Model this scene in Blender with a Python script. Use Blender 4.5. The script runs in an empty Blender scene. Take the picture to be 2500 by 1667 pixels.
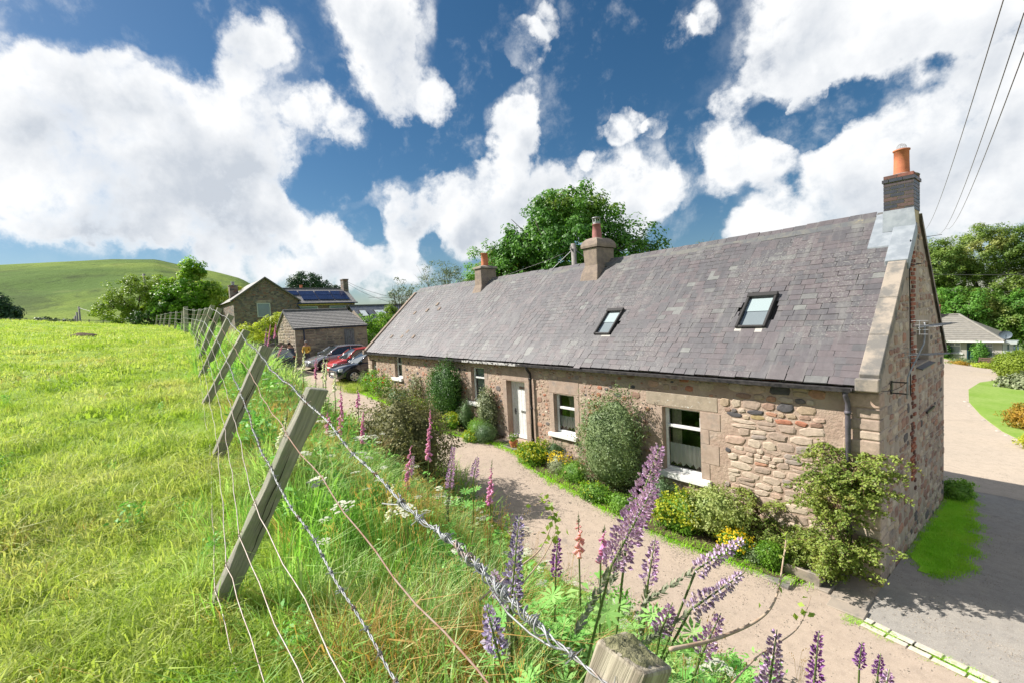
import bpy, math, random
import numpy as np
from mathutils import Vector, Matrix, Euler, noise as mnoise

R = math.radians
rng = random.Random(11)
nrg = np.random.default_rng(7)
sc = bpy.context.scene
COL = sc.collection

# ------------------------------------------------------------------ camera, sky, sun, exposure
cam_d = bpy.data.cameras.new('camera')
cam_d.sensor_width = 36.0
cam_d.lens = 16.05
cam_d.clip_start = 0.05
cam_d.clip_end = 6000
cam = bpy.data.objects.new('camera', cam_d)
COL.objects.link(cam)
CAM = Vector((2.006, -9.642, 4.982))
_yaw, _pit, _rol = R(39.423), R(-3.068), R(-2.933)
_d = Vector((-math.cos(_yaw)*math.cos(_pit), math.sin(_yaw)*math.cos(_pit), math.sin(_pit)))
_r = Vector((math.sin(_yaw), math.cos(_yaw), 0))
_u = _r.cross(_d)
_R2 = _r*math.cos(_rol) + _u*math.sin(_rol)
_U2 = -_r*math.sin(_rol) + _u*math.cos(_rol)
mw = Matrix((( _R2.x, _U2.x, -_d.x, CAM.x), (_R2.y, _U2.y, -_d.y, CAM.y), (_R2.z, _U2.z, -_d.z, CAM.z), (0, 0, 0, 1)))
cam.matrix_world = mw
sc.camera = cam

SUN_EL = R(41)
SUN_H = Vector((-0.777, -0.63, 0)).normalized()
SKY_STRENGTH = 0.115
SUN_STRENGTH = 4.8

sc.render.engine = 'CYCLES'
sc.view_settings.view_transform = 'Standard'
sc.view_settings.look = 'None'
sc.view_settings.exposure = 0.85
sc.view_settings.gamma = 1.0
sc.view_settings.use_curve_mapping = False
sc.cycles.max_bounces = 6
sc.cycles.diffuse_bounces = 3
sc.cycles.glossy_bounces = 3
sc.cycles.transmission_bounces = 3
sc.cycles.transparent_max_bounces = 6
sc.cycles.caustics_reflective = False
sc.cycles.caustics_refractive = False
sc.cycles.use_denoising = True

sun_d = bpy.data.lights.new('sun', 'SUN')
sun_d.energy = SUN_STRENGTH
sun_d.angle = R(0.53)
sun_d.color = (1.0, 0.95, 0.86)
sun = bpy.data.objects.new('sun', sun_d)
COL.objects.link(sun)
_sd = Vector((-SUN_H.x*math.cos(SUN_EL), -SUN_H.y*math.cos(SUN_EL), -math.sin(SUN_EL)))
sun.rotation_euler = _sd.to_track_quat('-Z', 'Y').to_euler()
sun.location = (-30, -25, 40)

world = bpy.data.worlds.new('World')
sc.world = world
world.use_nodes = True
world.cycles.sampling_method = 'MANUAL'
world.cycles.sample_map_resolution = 512

class NT:
    """small helper around a node tree"""
    def __init__(s, tree):
        s.t = tree; s.n = tree.nodes; s.l = tree.links
    def node(s, typ, **kw):
        x = s.n.new(typ)
        for k, v in kw.items():
            setattr(x, k, v)
        return x
    def put(s, sock, v):
        if isinstance(v, bpy.types.NodeSocket):
            s.l.new(v, sock)
        elif v is not None:
            try:
                sock.default_value = v
            except Exception:
                sock.default_value = (*v, 1.0)
    def math(s, op, a, b=None, c=None, clamp=False):
        x = s.node('ShaderNodeMath', operation=op, use_clamp=clamp)
        s.put(x.inputs[0], a); s.put(x.inputs[1], b)
        if c is not None: s.put(x.inputs[2], c)
        return x.outputs[0]
    def vmath(s, op, a, b=None, scale=None):
        x = s.node('ShaderNodeVectorMath', operation=op)
        s.put(x.inputs[0], a)
        if b is not None: s.put(x.inputs[1], b)
        if scale is not None: s.put(x.inputs['Scale'], scale)
        return x.outputs['Value'] if op in ('DOT_PRODUCT', 'LENGTH', 'DISTANCE') else x.outputs[0]
    def noise(s, vec=None, scale=5, detail=4, rough=0.55, dist=0.0, out='Fac'):
        x = s.node('ShaderNodeTexNoise')
        if vec is not None: s.l.new(vec, x.inputs['Vector'])
        x.inputs['Scale'].default_value = scale
        x.inputs['Detail'].default_value = detail
        x.inputs['Roughness'].default_value = rough
        x.inputs['Distortion'].default_value = dist
        return x.outputs['Color' if out == 'Color' else 0]
    def maprange(s, v, a, b, c=0.0, d=1.0, smooth=True):
        x = s.node('ShaderNodeMapRange', interpolation_type='SMOOTHSTEP' if smooth else 'LINEAR')
        s.put(x.inputs['Value'], v)
        for k, q in zip(('From Min', 'From Max', 'To Min', 'To Max'), (a, b, c, d)):
            s.put(x.inputs[k], q)
        return x.outputs[0]
    def mix(s, f, a, b, typ='MIX'):
        x = s.node('ShaderNodeMix', data_type='RGBA', blend_type=typ)
        s.put(x.inputs[0], f)
        s.put(x.inputs[6], a if isinstance(a, bpy.types.NodeSocket) else (*a[:3], 1.0))
        s.put(x.inputs[7], b if isinstance(b, bpy.types.NodeSocket) else (*b[:3], 1.0))
        return x.outputs[2]
    def ramp(s, f, stops, interp='LINEAR'):
        x = s.node('ShaderNodeValToRGB')
        x.color_ramp.interpolation = interp
        e = x.color_ramp.elements
        while len(e) < len(stops): e.new(0.5)
        for el, (p, c) in zip(e, stops):
            el.position = p; el.color = (*c[:3], 1.0)
        s.put(x.inputs[0], f)
        return x.outputs[0]

# clouds: centres (world direction) and angular radii of the cumulus heaps
CLOUDS = [(-0.935,-0.095,0.342,0.066,1.00),(-0.931,-0.034,0.365,0.058,1.00),(-0.924,0.028,0.382,0.054,1.00),(-0.954,-0.077,0.289,0.102,1.00),(-0.952,0.007,0.305,0.117,1.00),(-0.933,0.105,0.346,0.103,1.00),(-0.958,0.096,0.270,0.106,1.00),(-0.911,0.201,0.359,0.076,1.00),(-0.941,0.181,0.285,0.085,1.00),(-0.877,0.283,0.388,0.045,1.00),(-0.869,0.339,0.360,0.040,1.00),(-0.871,0.176,0.459,0.051,1.00),(-0.847,0.222,0.483,0.041,1.00),(-0.977,-0.000,0.214,0.073,1.00),(-0.977,0.080,0.195,0.064,1.00),(-0.976,-0.072,0.206,0.056,1.00),(-0.974,-0.120,0.194,0.042,1.00),(-0.956,0.205,0.210,0.058,1.00),(-0.941,0.280,0.191,0.046,1.00),(-0.924,0.337,0.178,0.029,0.82),(-0.988,-0.035,0.148,0.026,0.88),(-0.967,0.141,0.213,0.067,1.00),(-0.774,0.359,0.521,0.061,1.00),(-0.794,0.379,0.474,0.071,1.00),(-0.797,0.422,0.432,0.066,1.00),(-0.772,0.481,0.415,0.043,1.00),(-0.763,0.341,0.550,0.056,1.00),(-0.746,0.385,0.544,0.057,1.00),(-0.709,0.605,0.362,0.057,1.00),(-0.724,0.623,0.296,0.067,1.00),(-0.770,0.586,0.253,0.081,1.00),(-0.816,0.516,0.259,0.068,1.00),(-0.876,0.408,0.255,0.050,1.00),(-0.813,0.550,0.190,0.065,1.00),(-0.751,0.633,0.186,0.083,1.00),(-0.873,0.444,0.205,0.047,1.00),(-0.667,0.620,0.413,0.041,1.00),(-0.639,0.624,0.449,0.035,1.00),(-0.689,0.616,0.381,0.045,1.00),(-0.986,0.118,0.116,0.052,1.00),(-0.975,0.182,0.124,0.058,1.00),(-0.960,0.250,0.124,0.060,1.00),(-0.938,0.322,0.128,0.066,1.00),(-0.908,0.404,0.115,0.064,1.00),(-0.879,0.464,0.109,0.048,1.00),(-0.626,0.742,0.239,0.076,1.00),(-0.548,0.800,0.244,0.078,1.00),(-0.506,0.835,0.215,0.057,1.00),(-0.597,0.782,0.179,0.068,1.00),(-0.676,0.686,0.269,0.038,1.00),(-0.393,0.875,0.284,0.047,1.00),(-0.341,0.903,0.262,0.043,1.00),(-0.425,0.873,0.239,0.043,1.00),(-0.429,0.847,0.315,0.024,0.78),(-0.299,0.835,0.461,0.066,1.00),(-0.251,0.865,0.434,0.077,1.00),(-0.190,0.891,0.412,0.077,1.00),(-0.124,0.912,0.392,0.076,1.00),(-0.068,0.927,0.369,0.067,1.00),(-0.325,0.851,0.413,0.055,1.00),(-0.283,0.872,0.401,0.057,1.00),(-0.369,0.843,0.390,0.037,1.00),(-0.392,0.845,0.364,0.028,0.86),(-0.403,0.772,0.492,0.024,0.82),(-0.440,0.756,0.485,0.025,0.82),(-0.193,0.949,0.249,0.063,1.00),(-0.126,0.959,0.254,0.065,1.00),(-0.070,0.966,0.248,0.067,1.00),(-0.252,0.941,0.225,0.052,1.00),(-0.211,0.959,0.190,0.089,1.00),(-0.123,0.978,0.171,0.101,1.00),(-0.055,0.984,0.171,0.083,1.00),(-0.339,0.928,0.158,0.053,1.00),(-0.384,0.913,0.139,0.039,1.00),(-0.252,0.958,0.137,0.061,1.00),(-0.039,0.957,0.289,0.028,1.00),(-0.580,0.732,0.357,0.024,0.75),(-0.542,0.759,0.362,0.022,0.72),(-0.507,0.788,0.350,0.014,0.59),(-0.595,0.613,0.520,0.026,0.82),(-0.634,0.596,0.494,0.023,0.75),(-0.590,0.599,0.541,0.025,0.82),(-0.612,0.729,0.307,0.012,0.55),(-0.277,0.898,0.343,0.011,0.56),(-0.334,0.887,0.317,0.050,-0.75),(-0.272,0.911,0.311,0.041,-0.75),(-0.218,0.921,0.323,0.033,-0.75),(-0.163,0.929,0.331,0.028,-0.75),(-0.114,0.937,0.330,0.021,-0.75),(-0.449,0.833,0.323,0.046,-0.75),(-0.768,0.531,0.358,0.065,-0.75),(-0.826,0.452,0.337,0.053,-0.75),(-0.864,0.398,0.307,0.041,-0.75),(-0.601,0.677,0.425,0.094,-0.75),(-0.525,0.707,0.475,0.089,-0.75),(-0.687,0.532,0.495,0.083,-0.75),(-0.467,0.871,0.154,0.049,-0.75),(-0.839,0.312,0.445,0.033,-0.75),(-0.910,0.367,0.192,0.041,-0.75),(-0.925,0.280,0.258,0.039,-0.75),(-0.897,0.328,0.297,0.044,-0.75),(-0.976,0.145,0.160,0.030,-0.75),(-0.988,0.049,0.146,0.042,-0.75),(-0.909,0.381,0.168,0.034,-0.75),(-0.861,0.486,0.151,0.030,-0.75),(-0.635,0.686,0.354,0.057,-0.75),(-0.881,0.083,0.466,0.076,-0.75),(-0.901,-0.028,0.432,0.053,-0.75)]

def build_world():
    t = NT(world.node_tree)
    t.n.clear()
    out = t.node('ShaderNodeOutputWorld')
    bg = t.node('ShaderNodeBackground')
    bg.inputs['Strength'].default_value = SKY_STRENGTH
    t.l.new(bg.outputs[0], out.inputs[0])
    sky = t.node('ShaderNodeTexSky', sky_type='NISHITA')
    sky.sun_disc = False
    sky.sun_elevation = SUN_EL
    sky.sun_rotation = math.atan2(SUN_H.x, SUN_H.y)
    sky.altitude = 150
    sky.air_density = 1.0
    sky.dust_density = 0.6
    sky.ozone_density = 3.0
    hs = t.node('ShaderNodeHueSaturation')
    hs.inputs['Saturation'].default_value = 1.25
    hs.inputs['Hue'].default_value = 0.494
    hs.inputs['Value'].default_value = 0.42
    t.l.new(sky.outputs[0], hs.inputs['Color'])
    tc = t.node('ShaderNodeTexCoord')
    gdir = tc.outputs['Generated']
    # warped direction gives the heaps ragged edges
    w1 = t.vmath('SUBTRACT', t.noise(gdir, 4.0, 3, 0.55, out='Color'), (0.5, 0.5, 0.5))
    w2 = t.vmath('SUBTRACT', t.noise(gdir, 13.0, 6, 0.62, out='Color'), (0.5, 0.5, 0.5))
    wd = t.vmath('ADD', gdir, t.vmath('SCALE', w1, scale=0.07))
    wd = t.vmath('ADD', wd, t.vmath('SCALE', w2, scale=0.06))
    wd = t.vmath('NORMALIZE', wd)
    def heaps(dirn):
        acc = None
        for (cx, cy, cz, r, wt) in CLOUDS:
            dt = t.vmath('DOT_PRODUCT', dirn, (cx, cy, cz))
            v = t.maprange(dt, math.cos(r*1.30), 1.0, 0.0, wt)
            acc = v if acc is None else t.math('ADD', acc, v)
        return acc
    accraw = heaps(wd)
    acc = t.math('MINIMUM', accraw, 1.25)
    above = heaps(t.vmath('NORMALIZE', t.vmath('ADD', wd, (SUN_H.x*0.025, SUN_H.y*0.025, 0.055))))   # how much cloud lies sunward and above
    # sky goes on out of frame, its unseen cloud cover raised to add fill
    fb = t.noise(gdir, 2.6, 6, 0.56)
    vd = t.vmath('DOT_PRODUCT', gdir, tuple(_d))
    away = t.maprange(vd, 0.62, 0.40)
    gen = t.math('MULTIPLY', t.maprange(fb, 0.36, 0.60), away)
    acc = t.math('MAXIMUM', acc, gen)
    fine = t.noise(gdir, 8.0, 12, 0.62, 0.2)
    fine2 = t.noise(gdir, 30.0, 9, 0.62, 0.15)
    fz = t.math('ADD', t.math('MULTIPLY', t.math('SUBTRACT', fine, 0.5), 4.2), t.math('MULTIPLY', t.math('SUBTRACT', fine2, 0.5), 1.8))
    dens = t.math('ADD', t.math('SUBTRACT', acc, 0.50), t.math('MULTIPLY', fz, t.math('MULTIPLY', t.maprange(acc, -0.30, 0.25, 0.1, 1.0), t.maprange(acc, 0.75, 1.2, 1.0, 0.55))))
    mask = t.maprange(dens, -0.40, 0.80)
    # feathered fringes and thin torn wisps
    wn = t.noise(gdir, 7.0, 11, 0.66, 0.1)
    fringe = t.math('MULTIPLY', t.maprange(wn, 0.44, 0.70, 0.0, 0.75), t.maprange(accraw, -0.15, 0.45))
    wisp = t.maprange(t.noise(gdir, 5.5, 10, 0.66, 0.12), 0.56, 0.80, 0.0, 0.45)
    mask = t.math('MAXIMUM', mask, t.math('MAXIMUM', fringe, wisp))
    # body light: bright sunward rims, blue-grey bases under thick cloud
    Lv = (SUN_H.x*math.cos(SUN_EL)*0.03, SUN_H.y*math.cos(SUN_EL)*0.03, 0.05)
    d2 = t.vmath('ADD', gdir, Lv)
    emb = t.math('SUBTRACT', t.noise(gdir, 5.5, 8, 0.55, 0.1), t.noise(d2, 5.5, 8, 0.55, 0.1))
    sh = t.noise(gdir, 3.2, 4, 0.5, 0.3)
    core = t.maprange(dens, 0.15, 0.9)
    base = t.math('MULTIPLY', t.maprange(above, 0.25, 3.2, 0.0, 0.85), t.maprange(sh, 0.26, 0.60, 0.35, 1.0))
    shade = t.math('MULTIPLY', core, t.math('ADD', base, t.math('MULTIPLY', emb, -3.2)), clamp=True)
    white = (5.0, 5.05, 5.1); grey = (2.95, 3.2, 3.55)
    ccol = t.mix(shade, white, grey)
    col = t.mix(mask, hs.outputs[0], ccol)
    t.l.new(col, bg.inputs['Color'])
build_world()

# ------------------------------------------------------------------ helpers
def tag(o, label=None, cat=None, group=None, kind=None):
    if label: o['label'] = label
    if cat: o['category'] = cat
    if group: o['group'] = group
    if kind: o['kind'] = kind
    return o

def link(o, parent=None):
    COL.objects.link(o)
    if parent is not None:
        o.parent = parent
        if not parent.get('_local'):
            o.matrix_parent_inverse = Matrix.Translation(parent.location).inverted() if parent.type == 'EMPTY' else Matrix.Identity(4)
    return o

def thing(name, label, cat, loc=(0, 0, 0), group=None, local=False, rotz=0.0):
    """an Empty at the thing's base; children built in world space unless local"""
    e = bpy.data.objects.new(name, None)
    e.empty_display_size = 0.2
    e.location = loc
    e.rotation_euler = (0, 0, rotz)
    COL.objects.link(e)
    tag(e, label, cat, group)
    if local: e['_local'] = 1
    return e

class MB:
    def __init__(s):
        s.v = []; s.f = []; s.t = []; s.m = []
    def add(s, vs, fs, tint=0.5, m=0):
        o = len(s.v)
        s.v.extend(tuple(p) for p in vs)
        for f in fs:
            s.f.append(tuple(o+i for i in f)); s.t.append(tint); s.m.append(m)
    def box(s, x0, x1, y0, y1, z0, z1, tint=0.5, m=0):
        vs = [(x0,y0,z0),(x1,y0,z0),(x1,y1,z0),(x0,y1,z0),(x0,y0,z1),(x1,y0,z1),(x1,y1,z1),(x0,y1,z1)]
        s.add(vs, [(0,3,2,1),(4,5,6,7),(0,1,5,4),(1,2,6,5),(2,3,7,6),(3,0,4,7)], tint, m)
    def obox(s, c, ax, ay, az, tint=0.5, m=0):
        """box from centre and three half-axis vectors"""
        c, ax, ay, az = Vector(c), Vector(ax), Vector(ay), Vector(az)
        vs = [c+ax*i+ay*j+az*k for k in (-1,1) for (i,j) in ((-1,-1),(1,-1),(1,1),(-1,1))]
        s.add(vs, [(0,3,2,1),(4,5,6,7),(0,1,5,4),(1,2,6,5),(2,3,7,6),(3,0,4,7)], tint, m)
    def tube(s, pts, r, n=6, tint=0.5, m=0, cap=True):
        pts = [Vector(p) for p in pts]
        rs = r if isinstance(r, (list, tuple)) else [r]*len(pts)
        o = len(s.v); prev = None
        for i, p in enumerate(pts):
            a = pts[max(i-1, 0)]; b = pts[min(i+1, len(pts)-1)]
            d = (b-a)
            d = d.normalized() if d.length > 1e-9 else Vector((0,0,1))
            if prev is None:
                ref = Vector((0,0,1)) if abs(d.z) < 0.9 else Vector((1,0,0))
                u = d.cross(ref).normalized()
            else:
                u = (prev - d*prev.dot(d))
                u = u.normalized() if u.length > 1e-6 else d.orthogonal().normalized()
            prev = u; w = d.cross(u)
            for k in range(n):
                an = 2*math.pi*k/n
                s.v.append(tuple(p + (u*math.cos(an)+w*math.sin(an))*rs[i]))
        for i in range(len(pts)-1):
            for k in range(n):
                a = o+i*n+k; b = o+i*n+(k+1) % n
                s.f.append((a, b, b+n, a+n)); s.t.append(tint); s.m.append(m)
        if cap:
            s.f.append(tuple(o+k for k in reversed(range(n)))); s.t.append(tint); s.m.append(m)
            e = o+(len(pts)-1)*n
            s.f.append(tuple(e+k for k in range(n))); s.t.append(tint); s.m.append(m)
    def lathe(s, prof, c=(0,0,0), n=20, tint=0.5, m=0, cap=True):
        o = len(s.v)
        for (r, z) in prof:
            for k in range(n):
                a = 2*math.pi*k/n
                s.v.append((c[0]+r*math.cos(a), c[1]+r*math.sin(a), c[2]+z))
        for i in range(len(prof)-1):
            for k in range(n):
                a = o+i*n+k; b = o+i*n+(k+1) % n
                s.f.append((a, b, b+n, a+n)); s.t.append(tint); s.m.append(m)
        if cap:
            e = o+(len(prof)-1)*n
            s.f.append(tuple(o+k for k in reversed(range(n)))); s.t.append(tint); s.m.append(m)
            s.f.append(tuple(e+k for k in range(n))); s.t.append(tint); s.m.append(m)
    def prism(s, poly, y0, y1, tint=0.5, m=0):
        """polygon in xz extruded along y"""
        n = len(poly)
        vs = [(x, y0, z) for x, z in poly]+[(x, y1, z) for x, z in poly]
        fs = [tuple(range(n)), tuple(reversed(range(n, 2*n)))]
        fs += [(i, i+n, (i+1) % n+n, (i+1) % n) for i in range(n)]
        s.add(vs, fs, tint, m)
    def build(s, name, mat, parent=None, smooth=False, bevel=0.0, segs=1, kind=None):
        me = bpy.data.meshes.new(name)
        me.from_pydata(s.v, [], s.f)
        mats = mat if isinstance(mat, (list, tuple)) else [mat]
        for q in mats: me.materials.append(q)
        if len(mats) > 1:
            me.polygons.foreach_set('material_index', np.array(s.m, dtype=np.int32))
        a = me.attributes.new('tint', 'FLOAT', 'FACE')
        a.data.foreach_set('value', np.array(s.t, dtype=np.float32))
        if smooth:
            me.polygons.foreach_set('use_smooth', np.ones(len(s.f), dtype=bool))
        me.update()
        o = bpy.data.objects.new(name, me)
        if bevel:
            b = o.modifiers.new('bevel', 'BEVEL'); b.width = bevel; b.segments = segs; b.limit_method = 'ANGLE'
        link(o, parent)
        if kind: o['kind'] = kind
        return o

def mesh_np(name, V, F, mat, parent=None, tint=None, midx=None, smooth=False, linkit=True):
    """fast mesh from arrays; F is (M,3) or (M,4)"""
    V = np.asarray(V, np.float32); F = np.asarray(F, np.int32)
    k = F.shape[1]
    me = bpy.data.meshes.new(name)
    me.vertices.add(len(V)); me.vertices.foreach_set('co', V.ravel())
    me.loops.add(F.size); me.loops.foreach_set('vertex_index', F.ravel())
    me.polygons.add(len(F))
    me.polygons.foreach_set('loop_start', np.arange(0, F.size, k, dtype=np.int32))
    me.polygons.foreach_set('loop_total', np.full(len(F), k, dtype=np.int32))
    for q in (mat if isinstance(mat, (list, tuple)) else [mat]): me.materials.append(q)
    if midx is not None: me.polygons.foreach_set('material_index', np.asarray(midx, np.int32))
    if tint is not None:
        a = me.attributes.new('tint', 'FLOAT', 'FACE')
        a.data.foreach_set('value', np.asarray(tint, np.float32))
    if smooth: me.polygons.foreach_set('use_smooth', np.ones(len(F), dtype=bool))
    me.update(calc_edges=True)
    o = bpy.data.objects.new(name, me)
    if linkit: link(o, parent)
    return o

# ------------------------------------------------------------------ materials
def base_mat(name):
    m = bpy.data.materials.new(name); m.use_nodes = True
    t = NT(m.node_tree)
    p = t.n['Principled BSDF']
    return m, t, p

def wpos(t):
    return t.node('ShaderNodeNewGeometry').outputs['Position']

def tintnode(t):
    a = t.node('ShaderNodeAttribute', attribute_name='tint')
    oi = t.node('ShaderNodeObjectInfo')
    return t.math('FRACT', t.math('ADD', a.outputs['Fac'], oi.outputs['Random']))

def bump(t, p, h, strength=0.4, dist=0.02):
    b = t.node('ShaderNodeBump')
    b.inputs['Strength'].default_value = strength
    b.inputs['Distance'].default_value = dist
    t.put(b.inputs['Height'], h)
    t.l.new(b.outputs[0], p.inputs['Normal'])

def pmat(name, c1, c2=None, scale=4.0, rough=0.8, c3=None, s3=1.0, t3=(0.55, 0.75), bmp=0.0, bscale=40.0, bdist=0.01, metal=0.0, spec=0.3, detail=6, contrast=(0.35, 0.65), coat=0.0):
    m, t, p = base_mat(name)
    pos = wpos(t)
    if c2 is None:
        p.inputs['Base Color'].default_value = (*c1, 1)
    else:
        col = t.mix(t.maprange(t.noise(pos, scale, detail, 0.6), *contrast), c1, c2)
        if c3 is not None:
            col = t.mix(t.maprange(t.noise(pos, s3, 7, 0.65), *t3), col, c3)
        t.l.new(col, p.inputs['Base Color'])
    p.inputs['Roughness'].default_value = rough
    p.inputs['Metallic'].default_value = metal
    p.inputs['Specular IOR Level'].default_value = spec
    if coat: p.inputs['Coat Weight'].default_value = coat; p.inputs['Coat Roughness'].default_value = 0.04
    if bmp: bump(t, p, t.noise(pos, bscale, 5, 0.6), bmp, bdist)
    return m

def tintmat(name, stops, rough=0.85, nscale=14.0, namp=0.25, bmp=0.3, bscale=60, spot=None, spec=0.3, interp='CONSTANT'):
    """colour picked per piece, dirtied by noise"""
    m, t, p = base_mat(name)
    pos = wpos(t)
    col = t.ramp(tintnode(t), stops, interp)
    n = t.noise(pos, nscale, 6, 0.65)
    col = t.mix(1.0, col, t.ramp(n, [(0.25, (1-namp,)*3), (0.75, (1+namp,)*3)]), 'MULTIPLY')
    if spot:
        sc_, lo, hi, c = spot
        col = t.mix(t.maprange(t.noise(pos, sc_, 6, 0.7), lo, hi), col, c)
    t.l.new(col, p.inputs['Base Color'])
    p.inputs['Roughness'].default_value = rough
    p.inputs['Specular IOR Level'].default_value = spec
    if bmp: bump(t, p, t.noise(pos, bscale, 6, 0.65), bmp, 0.01)
    return m

def leafmat(name, dark, light, trans=0.35, rough=0.5, pscale=1.3, warm=None, spec=0.35):
    m, t, p = base_mat(name)
    pos = wpos(t)
    a = t.node('ShaderNodeAttribute', attribute_name='tint').outputs['Fac']
    oi = t.node('ShaderNodeObjectInfo').outputs['Random']
    f = t.math('ADD', t.math('MULTIPLY', t.math('FRACT', t.math('ADD', a, oi)), 0.6), t.math('MULTIPLY', t.maprange(t.noise(pos, pscale, 3, 0.5), 0.3, 0.7), 0.5))
    col = t.mix(f, dark, light)
    if warm:
        col = t.mix(t.maprange(t.noise(pos, pscale*0.55, 3, 0.5), 0.55, 0.72), col, warm)
    t.l.new(col, p.inputs['Base Color'])
    p.inputs['Roughness'].default_value = rough
    p.inputs['Specular IOR Level'].default_value = spec
    tr = t.node('ShaderNodeBsdfTranslucent')
    t.l.new(t.mix(1.0, col, (1.25, 1.3, 0.7), 'MULTIPLY'), tr.inputs['Color'])
    mx = t.node('ShaderNodeMixShader'); mx.inputs[0].default_value = trans
    out = t.n['Material Output']
    t.l.new(p.outputs[0], mx.inputs[1]); t.l.new(tr.outputs[0], mx.inputs[2]); t.l.new(mx.outputs[0], out.inputs[0])
    return m

def glassmat(name, tint=(0.9, 0.95, 0.95), refl=0.16):
    m, t, p = base_mat(name)
    out = t.n['Material Output']
    g = t.node('ShaderNodeBsdfGlossy'); g.inputs['Roughness'].default_value = 0.02
    tr = t.node('ShaderNodeBsdfTransparent'); tr.inputs['Color'].default_value = (*tint, 1)
    lw = t.node('ShaderNodeLayerWeight'); lw.inputs['Blend'].default_value = 0.35
    f = t.math('ADD', t.math('MULTIPLY', lw.outputs['Fresnel'], 0.9), refl*0.35, clamp=True)
    mx = t.node('ShaderNodeMixShader'); t.l.new(f, mx.inputs[0])
    t.l.new(tr.outputs[0], mx.inputs[1]); t.l.new(g.outputs[0], mx.inputs[2]); t.l.new(mx.outputs[0], out.inputs[0])
    return m

M = {}
M['white'] = pmat('white_paint', (0.74, 0.75, 0.76), (0.66, 0.66, 0.65), 9, 0.45)
M['sill'] = pmat('painted_sill', (0.76, 0.75, 0.72), (0.52, 0.47, 0.40), 16, 0.75, bmp=0.4, bscale=60, contrast=(0.58, 0.72))
M['black'] = pmat('black_plastic', (0.012, 0.012, 0.014), rough=0.4)
M['blackiron'] = pmat('black_iron', (0.015, 0.014, 0.016), (0.05, 0.045, 0.045), 12, 0.5)
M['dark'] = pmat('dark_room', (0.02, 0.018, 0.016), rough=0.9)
M['glass'] = glassmat('window_glass')
M['frost'] = pmat('pale_blind', (0.50, 0.54, 0.52), (0.40, 0.44, 0.42), 3, 0.6)
M['net'] = leafmat('net_curtain', (0.88, 0.88, 0.87), (0.92, 0.92, 0.91), 0.25, 0.8)
M['curtain'] = pmat('beige_curtain', (0.55, 0.49, 0.36), (0.40, 0.35, 0.25), 20, 0.9)
M['lead'] = pmat('lead_sheet', (0.30, 0.325, 0.36), (0.22, 0.245, 0.28), 5, 0.42, spec=0.5, bmp=0.15, bscale=9, bdist=0.02)
M['steel'] = pmat('galvanised_steel', (0.42, 0.43, 0.45), (0.27, 0.27, 0.28), 40, 0.6, metal=0.35, spec=0.4, c3=(.30, .20, .14), s3=9, t3=(.58, .70))
M['rust'] = pmat('rusty_wire', (0.30, 0.16, 0.11), (0.36, 0.28, 0.24), 30, 0.8)
M['wire'] = pmat('weathered_wire', (0.42, 0.38, 0.36), (0.34, 0.27, 0.24), 25, 0.55, metal=0.4)
M['terracotta'] = pmat('terracotta', (0.56, 0.20, 0.10), (0.45, 0.15, 0.08), 7, 0.75, bmp=0.1)
M['oldpot'] = pmat('purple_clay', (0.36, 0.15, 0.14), (0.28, 0.12, 0.12), 14, 0.8, bmp=0.1)
M['render'] = pmat('chimney_render', (0.30, 0.235, 0.19), (0.22, 0.175, 0.15), 6, 0.95, bmp=0.5, bscale=45, bdist=0.015)
M['wood'] = None

# ------------------------------------------------------------------ terrain
FX = np.array([-90,-70,-60,-51.3,-46.6,-42,-37.4,-33.1,-28.8,-25.2,-22.3,-18.9,-15.7,-12.9,-10.4,-8.2,-5.9,-3.2,-.7,1.5,6,14])
FZ = np.array([2.0,3.9,5.1,5.75,5.68,5.6,5.42,5.25,5.07,4.96,4.93,4.84,4.72,4.55,4.35,4.16,3.93,3.72,3.58,3.45,3.3,3.2])
FYX = np.array([-70,-51,-42,-33,-25.2,-22.3,-18.9,-15.7,-12.9,-10.4,-8.2,-5.9,-3.2,-.7,1.5,14])
FYY = np.array([-8.6,-8.1,-7.95,-7.75,-7.72,-7.75,-7.96,-8.17,-8.39,-8.57,-8.75,-8.94,-9.14,-9.38,-9.5,-10.2])
def sst(a, b, x):
    t = np.clip((x-a)/(b-a), 0, 1); return t*t*(3-2*t)
def zroad(x): return np.where(x < 0, -.078*x, -.02*x)
def low(x, y):
    yy = np.maximum(y, 0); drop = np.where(yy < 10, .055*yy, .55+.035*(yy-10))
    return zroad(np.maximum(x, -60))-drop*sst(-16, -1, x)
def yfence(x): return np.interp(x, FYX, FYY)
def fbm(x, y, s, seed=0):
    """cheap smooth value noise, -1..1"""
    r = np.zeros_like(x, dtype=float); a = 1.0; tot = 0
    for k in range(4):
        f = s*2**k
        r += a*(np.sin(x*f*1.3+seed+1.7*np.sin(y*f*.9+k))*np.cos(y*f*1.1-seed+1.3*np.sin(x*f*.7+2*k)))
        tot += a; a *= .5
    return r/tot
def H(x, y):
    x = np.asarray(x, float); y = np.asarray(y, float)
    yf = yfence(x)
    fld = np.interp(x, FX, FZ)+.0022*np.clip(-x, 0, 60)*np.maximum(0, -(y+8.5))
    fld = fld+(.06*fbm(x, y, .9, 1.0)+.03*fbm(x, y, 2.6, 3.0))*sst(0, 1.0, yf+.2-y)
    t = np.clip((y-(yf+.35))/((-4.1)-(yf+.35)), 0, 1); s = t*t*(3-2*t)*.6+t*.4
    lo = low(x, y)
    bank = fld*(1-s)+lo*s+.07*fbm(x, y, 1.4, 2.0)*np.sin(math.pi*t)
    return np.where(y < yf+.35, fld, bank)
def Hs(x, y): return float(H(np.array([x]), np.array([y]))[0])

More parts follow.
